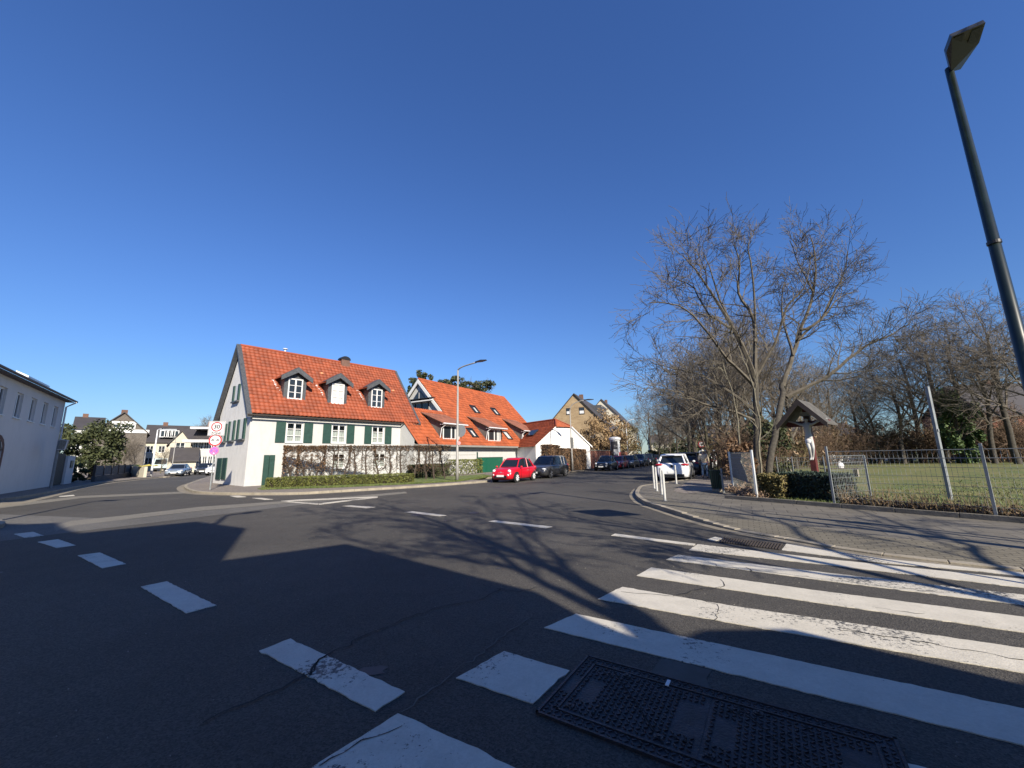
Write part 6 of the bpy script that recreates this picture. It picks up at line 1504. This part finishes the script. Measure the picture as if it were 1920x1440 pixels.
# ---- speed zone sign post on the corner
sp = G(393.6, 918.3, PZ); st_ = thing('traffic_sign_post', 'zone 30 sign post with three signs at the corner of the shuttered house', 'traffic sign', (*sp, PZ))
mb = MB(); mb.tube([V(*sp, PZ), V(*sp, HT(791, *sp))], .034, 10); link('post', mb, GALV, st_)
fdir = V(.30, -.954, 0).normalized()       # the way the signs face
sx = V(-fdir.y, fdir.x, 0); up_ = V(0, 0, 1); sc_ = V(*sp, 0)
def sgn(z, push=.06, dx=0): return V(sp[0], sp[1], z)+fdir*push+sx*dx
zt, zb = HT(791.5, *sp), HT(815.5, *sp); zm = (zt+zb)/2; hh = (zt-zb)/2
mb = MB(); mb.box(sgn(zm), (.78, .02, .80), (sx, fdir, up_)); p = link('zone_sign', mb, SIGNW, st_, bevel=.008)
def ring(mb, c, r0, r1, off, n=28):
    for k in range(n):
        a, b = 2*math.pi*k/n, 2*math.pi*(k+1)/n; f = lambda r, q: c+sx*math.cos(q)*r+up_*math.sin(q)*r+fdir*off
        mb.quad(f(r0, a), f(r1, a), f(r1, b), f(r0, b))
def border(mb, c, w, h, th, off):
    for a, b, cc, d in ((-w, w, h-th, h), (-w, w, -h, -h+th), (-w, -w+th, -h+th, h-th), (w-th, w, -h+th, h-th)):
        mb.quad(c+sx*a+up_*cc+fdir*off, c+sx*b+up_*cc+fdir*off, c+sx*b+up_*d+fdir*off, c+sx*a+up_*d+fdir*off)
mb = MB(); border(mb, sgn(zm), .37, .38, .018, .013); sub('border', mb, BLACKM, p)
mb = MB(); ring(mb, sgn(zm+.09), .205, .262, .013); sub('red_ring', mb, SIGNR, p)
text_mesh('digits', '30', .30, BLACKM, p, sgn(zm+.085)+fdir*.013, -sx if False else sx, up_); text_mesh('zone_text', 'ZONE', .17, BLACKM, p, sgn(zm-.27)+fdir*.013, sx, up_)
z2 = (HT(817, *sp)+HT(834, *sp))/2
mb = MB(); mb.cyl(sgn(z2), .315, .016, fdir, 28); p = link('no_overtaking_sign', mb, SIGNW, st_); mb = MB(); ring(mb, sgn(z2), .245, .31, .010); sub('red_ring', mb, SIGNR, p)
mb = MB()
for dx in (-.115, .115):
    c_ = sgn(z2, .07, dx); mb.quad(c_-sx*.085-up_*.02+fdir*.003, c_+sx*.085-up_*.02+fdir*.003, c_+sx*.085+up_*.02+fdir*.003, c_-sx*.085+up_*.02+fdir*.003); mb.quad(c_-sx*.05+up_*.02+fdir*.003, c_+sx*.05+up_*.02+fdir*.003, c_+sx*.035+up_*.05+fdir*.003, c_-sx*.035+up_*.05+fdir*.003)
sub('car_symbols', mb, BLACKM, p)
z3 = (HT(839.5, *sp)+HT(851, *sp))/2
mb = MB(); mb.cyl(sgn(z3), .225, .016, fdir, 26); p = link('no_stopping_sign', mb, M('violet_sign', (.30, .10, .42), .5, .1), st_); mb = MB(); ring(mb, sgn(z3), .185, .222, .010); sub('red_ring', mb, M('faded_red', (.55, .16, .28), .5, .05), p)
mb = MB()
for s_ in (-1, 1):
    a = (sx*s_+up_).normalized(); b = (up_-sx*s_).normalized(); c_ = sgn(z3)+fdir*.010; mb.quad(c_-a*.18-b*.016, c_+a*.18-b*.016, c_+a*.18+b*.016, c_-a*.18+b*.016)
sub('cross', mb, M('faded_red', (.55, .16, .28)), p); mb = MB(); c_ = sgn(z3-.13)+fdir*.012; mb.add([c_-sx*.05-up_*.03, c_+sx*.05-up_*.03, c_+up_*.05], [(0, 1, 2)]); sub('arrow', mb, SIGNW, p)
# round sign by the footpath
b = G(1317.5, 886, PZ); b = (D(1317, 850, 29)[0], 29); zt = HT(833, *b); t = thing('traffic_sign', 'small round red rimmed sign above the footpath beside the walker', 'traffic sign', (*b, PZ)); mb = MB(); mb.tube([V(*b, PZ), V(*b, zt+.15)], .03, 8); link('post', mb, GALV, t)
fdir = V(-.35, -.93, 0).normalized(); sx = V(-fdir.y, fdir.x, 0); sp = b; mb = MB(); mb.cyl(sgn(zt), .24, .02, fdir, 22); p = link('sign_plate', mb, SIGNW, t); mb = MB(); ring(mb, sgn(zt), .17, .235, .012, 22); sub('red_ring', mb, SIGNR, p)
mb = MB(); mb.cyl(sgn(zt)+fdir*.013, .08, .004, fdir, 12); sub('symbol', mb, M('sign_symbol', (.1, .1, .12), .5, 0), p)
# ---- left post with tilted board
b = G(91.5, 914.5, PZ); b2 = (b[0]+.8, b[1]-.6); zt = HT(826, *b2); t = thing('notice_post', 'leaning grey post carrying a pale tilted board before the grey white house corner', 'sign', (*b2, PZ))
mb = MB(); mb.tube([V(*b2, PZ), V(*b2, zt)], .07, 8); link('post', mb, M('post_concrete', (.2, .22, .23), .7, .15), t)
mb = MB(); q = [HD(112, 824, b2[1]), HD(105.5, 842.5, b2[1]), HD(121, 843, b2[1]-.3), HD(127, 826, b2[1]-.3)]; mb.extr(q, (.03, .08, .02)); link('board', mb, M('faded_board', (.30, .28, .24), .7, .3, 6), t)
mb = MB()
for k in range(4): mb.tube([q[k], q[(k+1) % 4]], .03, 6)
link('board_frame', mb, OFFW, t)
# planter at the grey house
b = G(18, 917.5, PZ); b = (b[0]+.3, b[1]); t = thing('planter', 'dark potted bush on the pavement before the grey white house', 'planter', (*b, PZ)); mb = MB(); mb.tube([V(*b, PZ), V(*b, PZ+.45)], [.3, .38], 14); link('pot', mb, DARK, t); mb = MB(); R = random.Random(9)
leaves(mb, [V(b[0], b[1], PZ+.75)+rdir(R)*.5*R.random()**.4 for _ in range(900)], .07, R); link('foliage', mb, EVERG, t)
# gate, white pillar, fence on the left
e = Vector(P6(LLn, 0, 0)[:2]); dgl = dl.copy(); Hh = Fr(tuple(e+dgl*.12), tuple(dgl))
mb = MB(); t = thing('yard_gate', 'dark brown boarded yard gate next to the grey white house', 'gate', (e.x, e.y, PZ)); Hh.box(mb, 0, 3.0, .1, .18, PZ, 2.35); link('gate_leaf', mb, WOODD, t); mb = MB()
for k in range(9): Hh.box(mb, .05+k*.33, .33+k*.33, .07, .1, PZ+.1, 2.3)
link('boards', mb, WOODD, t)
t = thing('gate_pillar', 'white rendered gate pillar with dark letter box', 'pillar', (e.x, e.y, PZ)); mb = MB(); Hh.box(mb, 3.05, 5.2, -.05, .5, PZ, 2.2); link('pillar', mb, PLAINWALL, t); mb = MB(); Hh.box(mb, 3.9, 4.6, -.1, -.04, 1.3, 1.85); link('letter_box', mb, DARK, t)
fa, fb = G(150, 905.5, PZ), G(262, 891.5, PZ); fa = (fa[0]-.4, fa[1]+1.5); dv = (Vector(fb)-Vector(fa)); FL = dv.length; Ff = Fr(fa, tuple(dv.normalized())); t = thing('board_fence', 'dark slatted fence on a low wall along the left street', 'fence', (*fa, PZ)); nP = int(FL/2.4)
mb = MB(); Ff.box(mb, 0, FL, 0, .25, PZ, .55); link('base_wall', mb, M('dark_plinth', (.06, .06, .06), .9, .2), t)
for k in range(nP):
    mb = MB(); a = FL*k/nP; Ff.box(mb, a, a+.12, .05, .2, .55, 1.5); link('post', mb, WOODD, t); mb = MB()
    for j in range(12): Ff.box(mb, a+.16+j*(FL/nP-.16)/12, a+.16+(j+.72)*(FL/nP-.16)/12, .1, .13, .57, 1.4)
    link('slat_panel', mb, M('fence_grey_blue', (.06, .07, .085), .7, .25, 3), t)
x, y, z = D(258, 886, 44); t = thing('low_wall', 'low pale wall with white railing panels below the truck', 'wall', (x, y, 0)); mb = MB(); mb.box((x, y, .65), (5.5, .25, 1.1), az=-.6); link('wall', mb, CREAM, t)
x, y, z = D(272, 876, 43.2); t = thing('tarpaulin', 'yellow tarpaulin lying on the low pale wall', 'tarpaulin', (x, y, 1.2)); mb = MB(); mb.loft([[V(x-1.2+.4*k, y-.35, 1.24+.05*math.sin(k*1.7)), V(x-1.2+.4*k, y+.35, 1.24+.06*math.cos(k*1.3)), V(x-1.2+.4*k, y, 1.36+.1*math.sin(k*2.1))] for k in range(7)]); link('sheet', mb, M('yellow_sheet', (.5, .42, .08), .6, .1), t)
# ---- poster column and red brick wall up the street
x, y = D(1155, 861, 53)[0], 53; t = thing('advertising_column', 'round poster column with white cap up the street', 'advertising column', (x, y, PZ)); zt = HT(821, x, y)
mb = MB(); mb.tube([V(x, y, PZ), V(x, y, .5)], .72, 24); mb.tube([V(x, y, .5), V(x, y, zt-.35)], .62, 24); link('drum', mb, OFFW, t, smooth=False)
mb = MB(); mb.tube([V(x, y, zt-.35), V(x, y, zt-.25), V(x, y, zt), V(x, y, zt+.12)], [.64, .76, .76, .4], 24); link('cap', mb, OFFW, t)
for a0, a1, z0, z1, m in ((3.3, 5.0, .7, zt-.45, M('poster_dark', (.03, .03, .035), .5, 0, rgb2=(.3, .28, .26), scale=2.2, fac=(.58, .64))), (5.2, 6.2, 1.2, 1.9, M('poster_red', (.5, .1, .1), .5, .3, 4)), (4.1, 4.9, 1.6, 2.3, M('poster_pale', (.5, .5, .48), .5, .3, 6))):
    mb = MB(); n = 8
    k_o = .625+(.004 if a0 > 4 else 0)
    for k in range(n):
        p, q = a0+(a1-a0)*k/n, a0+(a1-a0)*(k+1)/n; mb.quad(V(x+k_o*math.cos(p), y+k_o*math.sin(p), z0), V(x+k_o*math.cos(q), y+k_o*math.sin(q), z0), V(x+k_o*math.cos(q), y+k_o*math.sin(q), z1), V(x+k_o*math.cos(p), y+k_o*math.sin(p), z1))
    link('poster', mb, m, t)
p0 = D(1107, 866, 46); p1 = D(1180, 862, 62); fw_ = Fr(p0[:2], tuple((Vector(p1[:2])-Vector(p0[:2])).normalized())); t = thing('brick_wall', 'red brick garden wall along the far pavement', 'wall', (*p0[:2], PZ)); mb = MB(); LW = (Vector(p1[:2])-Vector(p0[:2])).length
fw_.box(mb, 0, LW*.45, 0, .3, PZ, 2.1); fw_.box(mb, LW*.55, LW, 0, .3, PZ, 2.0); link('wall', mb, REDBR, t); mb = MB(); fw_.box(mb, -.05, LW*.46, -.05, .35, 2.1, 2.2); fw_.box(mb, LW*.54, LW+.05, -.05, .35, 2.0, 2.1); link('coping', mb, KERB, t)
t = thing('clothes_bin', 'dark green waste container between the brick wall halves', 'container', (*fw_.P(LW*.5, -.2, PZ),)); mb = MB(); c_ = fw_.P(LW*.5, .3, 1.05); mb.box(c_, (1.1, .9, 1.8), az=1.0); link('body', mb, POST_G, t, bevel=.05); mb = MB(); mb.box(c_+V(0, 0, .95), (1.2, 1.0, .1), az=1.0); link('lid', mb, GREEN, t)
# ---- bollards
BG = 'white steel bollards at the kerb corner'
bl = [((1247, 939.5), 881.5, 'nearest of the white bollards, at the tip of the kerb corner'), ((1241.5, 927.5), 877, 'second nearest white bollard on the kerb corner'), ((1232, 921), 875.5, 'third white bollard on the kerb corner'), ((1227, 916), 873, 'fourth white bollard, leftmost before the white off-roader'), ((1268.5, 907.5), 872, 'lone white bollard at the rear right of the white off-roader')]
for (px, py), ty_, lb in bl:
    g = G(px, py, PZ); h = HT(ty_, *g); t = thing('bollard', lb, 'bollard', (*g, PZ), BG); mb = MB(); mb.tube([V(*g, PZ), V(*g, h-.04), V(*g, h)], [.04, .04, .028], 14); link('post', mb, M('bollard_white', (.46, .46, .44), .5, .12, 9), t, smooth=False)
    mb = MB(); mb.cyl(V(*g, PZ+.01), .065, .02); link('base_ring', mb, GALV, t)
# ---- litter bin and its post
g = G(1345, 922, PZ); t = thing('litter_bin', 'green slatted litter bin hanging beside the grey post at the footpath', 'litter bin', (*g, PZ)); mb = MB(); mb.tube([V(*g, PZ+.14), V(*g, PZ+.80)], [.15, .185], 18); link('liner', mb, BLACKM, t)
mb = MB()
for k in range(18):
    a = 2*math.pi*k/18; mb.tube([V(g[0]+.17*math.cos(a), g[1]+.17*math.sin(a), PZ+.12), V(g[0]+.205*math.cos(a), g[1]+.205*math.sin(a), PZ+.82)], .014, 4)
link('slats', mb, M('bin_green', (.012, .06, .035), .5, .1), t); mb = MB()
for z in (.14, .8): mb.tube([V(g[0]+(.17+.04*(z > .5))*math.cos(a), g[1]+(.17+.04*(z > .5))*math.sin(a), PZ+z) for a in [2*math.pi*k/20 for k in range(21)]], .014, 5)
link('rim', mb, DARK, t); mb = MB(); mb.cyl(V(*g, PZ+.06), .17, .1, n=18); link('foot', mb, KERB, t)
g2 = G(1357, 924, PZ); zt = HT(878, *g2); mb = MB(); mb.tube([V(*g2, PZ), V(*g2, zt)], .035, 8); mb.tube([V(*g2, zt-.3), V(g[0]+.1, g[1], PZ+.75)], .015, 5); link('post', mb, GALV, t)
# bench behind the bin
x, y = G(1338, 906, PZ); 
# ---- right side fence
mf = thing('mesh_fence', 'galvanised double-wire mesh fence along the meadow with tall posts', 'fence', (*fpA, PZ))
ZF = 1.44
def post(mb, p, z): mb.box(V(p[0], p[1], (PZ+z)/2), (.048, .04, z-PZ), az=math.atan2(fd.y, fd.x))
def panel(th, p0, p1, z0, z1, dense=.083):
    a = Vector(p0); b = Vector(p1); L = (b-a).length; d = (b-a).normalized(); mb = MB(); n = int(L/dense)
    for i in range(1, n):
        q = a+d*(L*i/n); mb.tube([V(q.x, q.y, z0), V(q.x, q.y, z1)], .0028, 3, caps=False)
    z = z1; k = 0
    while z > z0-.01: mb.tube([V(a.x, a.y, z), V(b.x, b.y, z)], .0042 if k > 1 else .008, 4, caps=False); z -= .2 if k else .185; k += 1
    return link('mesh_panel', mb, GALVD, th)
tp_ = (fpB[0]-fpA[0])/fd.x
postsT = [0, tp_, tp_*2, tp_*3.0, tp_*4]
for i, t_ in enumerate(postsT):
    mb = MB(); post(mb, FP(t_, -.03), HT(837, *fpA) if i == 0 else HT(831, *fpB)); link('post', mb, GALV, mf)
    if i: panel(mf, FP(postsT[i-1]), FP(t_), PZ+.12, HT(842, *fpB))
# wayside cross niche
nb_ = thing('niche_fence', 'lower mesh fence returning around the wayside cross', 'fence', (*FP(0, .2), PZ)); zl = 1.42
cn = [FP(0, .06), FP(0.15, 1.9), FP(0.4, 4.0)]
pz2 = HT(852, *cn[1])
mb = MB(); post(mb, cn[1], zl); link('post', mb, GALV, nb_); panel(nb_, cn[0], cn[1], PZ+.1, zl)
bk0 = Vector(D(1543, 858, 19.5)[:2]); bk1 = Vector(D(1484, 858, 20.5)[:2]); bk2 = Vector(D(1455, 858, 21)[:2]); 
for p in (bk0, bk1, bk2): mb = MB(); post(mb, p, HT(856, *p)); link('post', mb, GALV, nb_)
panel(nb_, bk0, bk1, PZ+.1, HT(858, *bk0), .1); panel(nb_, bk1, bk2, PZ+.1, HT(858, *bk1), .1)
# grey privacy fence left of the niche
pA_, pB_ = G(1375, 921, PZ), G(1420, 936, PZ)
pf_ = thing('privacy_fence', 'short mesh fence with grey privacy strips left of the wayside cross', 'fence', (*pA_, PZ))
for p, ty_ in ((pA_, 847), (pB_, 843.5)): mb = MB(); zt = HT(ty_, *p); mb.box(V(p[0], p[1], (zt+PZ)/2), (.075, .05, zt-PZ), az=.6); link('post', mb, M('zinc_white_post', (.55, .57, .58), .45, .08, metal=.2), pf_)
zt = HT(848, *pA_)-.02; panel(pf_, pA_, pB_, PZ+.15, zt); a, b = Vector(pA_), Vector(pB_)
mb = MB(); m1_ = a.lerp(b, .06); m2_ = a.lerp(b, .60); k = a.lerp(b, .52)
mb.extr([V(m1_.x, m1_.y, PZ+.55), V(a.lerp(b, .75).x, a.lerp(b, .75).y, PZ+.45), V(a.lerp(b, .66).x, a.lerp(b, .66).y, .95), V(k.x, k.y, 1.25), V(m2_.x, m2_.y, zt-.03), V(m1_.x, m1_.y, zt-.03)], (.02, .03, 0)); link('privacy_strips', mb, GRAVELW, pf_)
# leaning mast in the meadow
b = G(1783, 938, PZ+.05); zt = HT(725, *b); t = thing('mast', 'tall galvanised square pole standing in the meadow', 'pole', (*b, PZ)); mb = MB(); mb.box(V(b[0], b[1], zt/2+.05), (.095, .08, zt-.1), az=.3); link('pole', mb, GALV, t, bevel=.01); mb = MB(); mb.box(V(b[0]+.0, b[1]-.06, zt*.62), (.03, .02, .08)); link('bracket', mb, GALV, t)
# hedges round the niche
q0, q1 = G(1424, 934, PZ), G(1474, 938, PZ); leafy_box('low_hedge', 'waist-high yellow green hedge between grey post and dark hedge', q0, q1, .9, .72, 4200, .035, leaf_mat('privet_leaf', (.07, .065, .018), (.19, .15, .05), 6), 111)
q0, q1 = (q1[0]+.15, q1[1]+.55), FP(-.12, .75); leafy_box('low_hedge', 'dark waist-high yew hedge in front of the wayside cross', q0, q1, .7, .80, 5200, .035, CONIF, 112)
def cover_pt(r): t = r.uniform(.1, 10); return FP(t, -.02+abs(r.gauss(0, .34)))
R = random.Random(33); mb = MB(); st2 = MB()
for _ in range(9500):
    x, y = cover_pt(R); leaves(mb, [V(x, y, PZ+.06+abs(R.gauss(0, .09)))], .034, R)
for _ in range(1500):
    x, y = cover_pt(R); h = R.uniform(.15, .55); d = V(R.gauss(0, .35), R.gauss(0, .35), 1).normalized(); p = V(x, y, PZ+.03); st2.tube([p, p+d*h*.6+rdir(R)*.03, p+d*h+rdir(R)*.08], [.005, .004, .003], 3, caps=False)
setp(link('dead_leaves', mb, DRY), 'brown dead leaves heaped along the foot of the mesh fence', 'dead leaves', kind='stuff'); setp(link('dry_stems', st2, M('straw_stem', (.17, .125, .07), .9, .3, 5)), 'dry tangled stems along the foot of the mesh fence', 'dry stems', kind='stuff')
mb = MB()
for _ in range(2600):
    t_ = R.random(); x = pA_[0]+(pB_[0]-pA_[0])*t_+R.gauss(.1, .2); y = pA_[1]+(pB_[1]-pA_[1])*t_+abs(R.gauss(0, .3))-.25; leaves(mb, [V(x, y, PZ+.03+abs(R.gauss(0, .1)))], .035, R)
setp(link('leaf_litter', mb, M('pale_litter', (.22, .15, .10), .9, .4, 9)), 'pale leaf litter at the foot of the grey privacy fence', 'leaf litter', kind='stuff')
# ---- benches in the meadow
def bench(label, px, py, Y, az):
    x = D(px, py, Y)[0]; t = thing('park_bench', label, 'bench', local=True)
    for k in range(3): mb = MB(); mb.box((0, -.16+.16*k, .45), (1.9, .13, .045)); link('seat_slat', mb, WOODD, t)
    for s_ in (-.7, .7):
        mb = MB(); mb.box((s_, 0, .21), (.07, .4, .42)); link('leg', mb, KERB, t)
    t.location = (x, Y, PZ+.05); t.rotation_euler = (0, 0, az); return t
bench('dark backless bench in the meadow seen left of the cross post', 1505, 886, 24, -.15); bench('dark backless bench in the meadow seen through the niche fence', 1578, 884, 22.5, -.15)
# a white thing sitting on the second bench: a carrier bag
x, y, z = D(1577, 876, 22.4); t = thing('carrier_bag', 'white plastic bag standing on the meadow bench', 'bag', (x, y, z-.1)); mb = MB(); mb.ball((x, y, .75), (.17, .1, .2), 9, 7); mb.tube([V(x-.1, y, .88), V(x-.05, y, 1.02), V(x+.06, y, .9)], .02, 5); link('bag', mb, SIGNW, t)

# ============================================================ FIGURES
def skin_body(name, joints, edges, rad, m, parent, loc=(0, 0, 0), root=0, lv=2):
    me = bpy.data.meshes.new(name); me.from_pydata([tuple(j) for j in joints], edges, []); o = bpy.data.objects.new(name, me); COL.objects.link(o); o.parent = parent; me.materials.append(m)
    s = o.modifiers.new('skin', 'SKIN'); s.use_smooth_shade = True
    for i, r in enumerate(rad): me.skin_vertices[0].data[i].radius = r if hasattr(r, '__len__') else (r, r)
    me.skin_vertices[0].data[root].use_root = True
    u = o.modifiers.new('sub', 'SUBSURF'); u.levels = lv; u.render_levels = lv
    return o
# walker on the footpath, seen from behind, mid-stride
pt_ = G(1323, 897, PZ); pz = HT(843, *pt_); ps = (pz-PZ)/1.80
pe = thing('person', 'walker seen from behind in pale jacket, cream hat and blue jeans on the footpath', 'person', local=True)
SK = M('skin', (.42, .25, .18), .6, .05); JK = M('beige_jacket', (.62, .52, .38), .8, .15, 6); JN = M('blue_jeans', (.10, .16, .26), .85, .25, 8); SH = M('dark_shoe', (.03, .03, .03), .6, .1)
J = [(0, 0, .98), (0, -.01, 1.12), (0, -.02, 1.30), (0, 0, 1.46), (0, .01, 1.54), (0, .02, 1.64), (0, .02, 1.73),
     (.10, 0, .92), (.11, .10, .50), (.11, .02, .09), (.12, .14, .04), (-.10, 0, .92), (-.11, .02, .50), (-.12, -.26, .14), (-.12, -.17, .05),
     (.19, 0, 1.44), (.25, -.06, 1.17), (.26, .04, .93), (.26, .07, .85), (-.19, 0, 1.44), (-.25, -.02, 1.17), (-.26, .12, .95), (-.26, .15, .87)]
Ed = [(0, 1), (1, 2), (2, 3), (3, 4), (4, 5), (5, 6), (0, 7), (7, 8), (8, 9), (9, 10), (0, 11), (11, 12), (12, 13), (13, 14), (3, 15), (15, 16), (16, 17), (17, 18), (3, 19), (19, 20), (20, 21), (21, 22)]
Rd = [.14, .13, .15, .11, .055, .085, .075, .095, .062, .045, .04, .095, .062, .045, .04, .07, .045, .033, .035, .07, .045, .033, .035]
skin_body('body', J, Ed, Rd, SK, pe)
jk = [(0, 0, .93), (0, -.01, 1.12), (0, -.02, 1.30), (0, 0, 1.45), (0, .01, 1.51), (.20, 0, 1.44), (.26, -.06, 1.17), (.27, .04, .95), (-.20, 0, 1.44), (-.26, -.02, 1.17), (-.27, .12, .97)]
skin_body('jacket', jk, [(0, 1), (1, 2), (2, 3), (3, 4), (3, 5), (5, 6), (6, 7), (3, 8), (8, 9), (9, 10)], [(.19, .15), (.18, .15), (.20, .15), (.16, .12), .075, .09, .065, .055, .09, .065, .055], JK, pe)
tr = [(0, 0, .98), (.10, 0, .90), (.11, .10, .50), (.11, .02, .10), (-.10, 0, .90), (-.11, .02, .50), (-.12, -.24, .17)]
skin_body('trousers', tr, [(0, 1), (1, 2), (2, 3), (0, 4), (4, 5), (5, 6)], [(.16, .13), .11, .078, .065, .11, .078, .065], JN, pe)
for s_, x, y, z in ((1, .11, .07, .045), (-1, -.12, -.20, .09)): mb = MB(); mb.ball((x, y, z), (.05, .14, .05), 10, 6); link('shoe', mb, SH, pe, smooth=True)
mb = MB(); mb.ball((0, .02, 1.72), (.105, .115, .10), 12, 8); mb.tube([V(0, .02, 1.71), V(0, .02, 1.725)], [.15, .16], 16); link('hat', mb, M('cream_hat', (.72, .68, .55), .8, .05), pe, smooth=True)
mb = MB(); mb.ball((0, .005, 1.655), (.092, .10, .08), 10, 7); link('hair', mb, M('grey_hair', (.22, .2, .18), .9, .2), pe)
mb = MB(); mb.ball((-.24, -.10, 1.02), (.07, .12, .16), 10, 7); link('shoulder_bag', mb, M('grey_backpack', (.10, .11, .10), .8, .2), pe, smooth=True)
for s_ in (-1, 1):
    for k in range(5):
        mb = MB(); bx, by, bz = s_*.262, (.07 if s_ > 0 else .15), (.86 if s_ > 0 else .88); a = (k-2)*.016 if k < 4 else .04; mb.tube([V(bx, by+a, bz), V(bx-s_*.004, by+a+.004, bz-.045), V(bx-s_*.018, by+a+.008, bz-.08+(.02 if k in (0, 4) else 0))], [.0095, .009, .007], 6); link('finger', mb, SK, pe)
pe.location = (pt_[0], pt_[1], PZ); pe.scale = (ps, ps, ps); pe.rotation_euler = (0, 0, math.radians(-32))

# wayside cross
cb = Vector((10.24, 13.75)); fdv = Vector((-.78, -.63)).normalized(); rdv = Vector((-fdv.y, fdv.x))     # faces fdv; rdv to the viewer's right
if rdv.x < 0: rdv = -rdv
def CP(r, f, z): return V(cb.x+rdv.x*r+fdv.x*f, cb.y+rdv.y*r+fdv.y*f, z)
cx = thing('wayside_cross', 'red wooden wayside cross under a small pitched roof behind the dark yew hedge', 'wayside cross', (cb.x, cb.y, PZ)); axc = (V(rdv.x, rdv.y, 0), V(fdv.x, fdv.y, 0), V(0, 0, 1))
zp = HT(752, *CP(0, .55, 0)[:2]); zroof = zp; ze_ = HT(801, *CP(-.74, .55, 0)[:2]); print('cross', zp, ze_)
zbm = HT(793, *CP(0, 0, 0)[:2])
mb = MB(); mb.box(CP(0, 0, (PZ+zroof-.25)/2), (.17, .20, zroof-.25-PZ), axc); link('post', mb, REDWOOD, cx, bevel=.008)
mb = MB(); mb.box(CP(0, .012, zbm), (1.25, .16, .14), axc); link('crossbeam', mb, REDWOOD, cx, bevel=.008)
RL = .78; WR = .70
for s_ in (-1, 1):
    mb = MB(); mb.extr([CP(0, RL, zp), CP(s_*WR, RL, ze_), CP(s_*WR, -RL*.75, ze_), CP(0, -RL*.75, zp)], (0, 0, .045)); link('roof_board', mb, M('weathered_grey_wood', (.075, .07, .062), .85, .3, 7, .4, 25, stretch=(1, 1, 1)), cx)
    mb = MB(); mb.extr([CP(0, RL+.02, zp+.05), CP(s_*(WR+.02), RL+.02, ze_+.05), CP(s_*(WR+.02), RL+.02, ze_-.12), CP(0, RL+.02, zp-.16)], CP(0, -.05, 0)-CP(0, 0, 0)); link('bargeboard', mb, WOODD, cx)
    mb = MB(); mb.extr([CP(s_*.60, .04, ze_+.12), CP(s_*.07, .04, zbm-.02 if False else zp-.75), CP(s_*.07, .04, zp-.85), CP(s_*.60, .04, ze_)], CP(0, -.08, 0)-CP(0, 0, 0)); link('brace', mb, REDWOOD, cx)
mb = MB(); mb.box(CP(0, .12, zbm+.30), (.30, .03, .14), axc); link('title_board', mb, M('title_board', (.35, .33, .28), .7, .1), cx)
# carved figure
cf = HT(862, *CP(0, .2, 0)[:2]); sc = (zbm-cf)/1.42
def Q(r, f, z): return CP(r*sc, .10+f*sc, zbm+z*sc)-V(cb.x, cb.y, PZ)
Jc = [Q(0, .06, -.62), Q(0, .05, -.42), Q(0, .06, -.22), Q(0, .08, -.06), Q(.01, .10, .02), Q(.03, .14, .10), Q(.04, .14, .20),
      Q(.07, .07, -.68), Q(.13, .20, -.98), Q(.05, .08, -1.33), Q(.03, .14, -1.44), Q(-.07, .07, -.68), Q(.02, .24, -.99), Q(.0, .12, -1.34), Q(-.03, .18, -1.44),
      Q(.17, .07, -.08), Q(.37, .05, .03), Q(.60, .03, .10), Q(.67, .03, .12), Q(-.17, .07, -.08), Q(-.37, .05, .03), Q(-.60, .03, .10), Q(-.67, .03, .12)]
Rc = [r*sc for r in (.115, .095, .125, .085, .045, .075, .06, .085, .06, .04, .035, .085, .06, .04, .035, .055, .04, .03, .03, .055, .04, .03, .03)]
stt = skin_body('carved_figure', Jc, Ed, Rc, STATUE, cx)
ln_ = [Q(0, .06, -.60), Q(.01, .08, -.72), Q(.02, .12, -.86)]; skin_body('loincloth', ln_, [(0, 1), (1, 2)], [(.14*sc, .12*sc), (.15*sc, .13*sc), (.13*sc, .12*sc)], SIGNW, cx)
h_ = CP(0, 0, 0); mb = MB(); c_ = Q(.035, .12, .17)+V(cb.x, cb.y, PZ); mb.ball(c_, (.085*sc, .085*sc, .09*sc), 9, 6); link('hair', mb, M('carved_hair', (.06, .04, .03), .8, .2), cx)
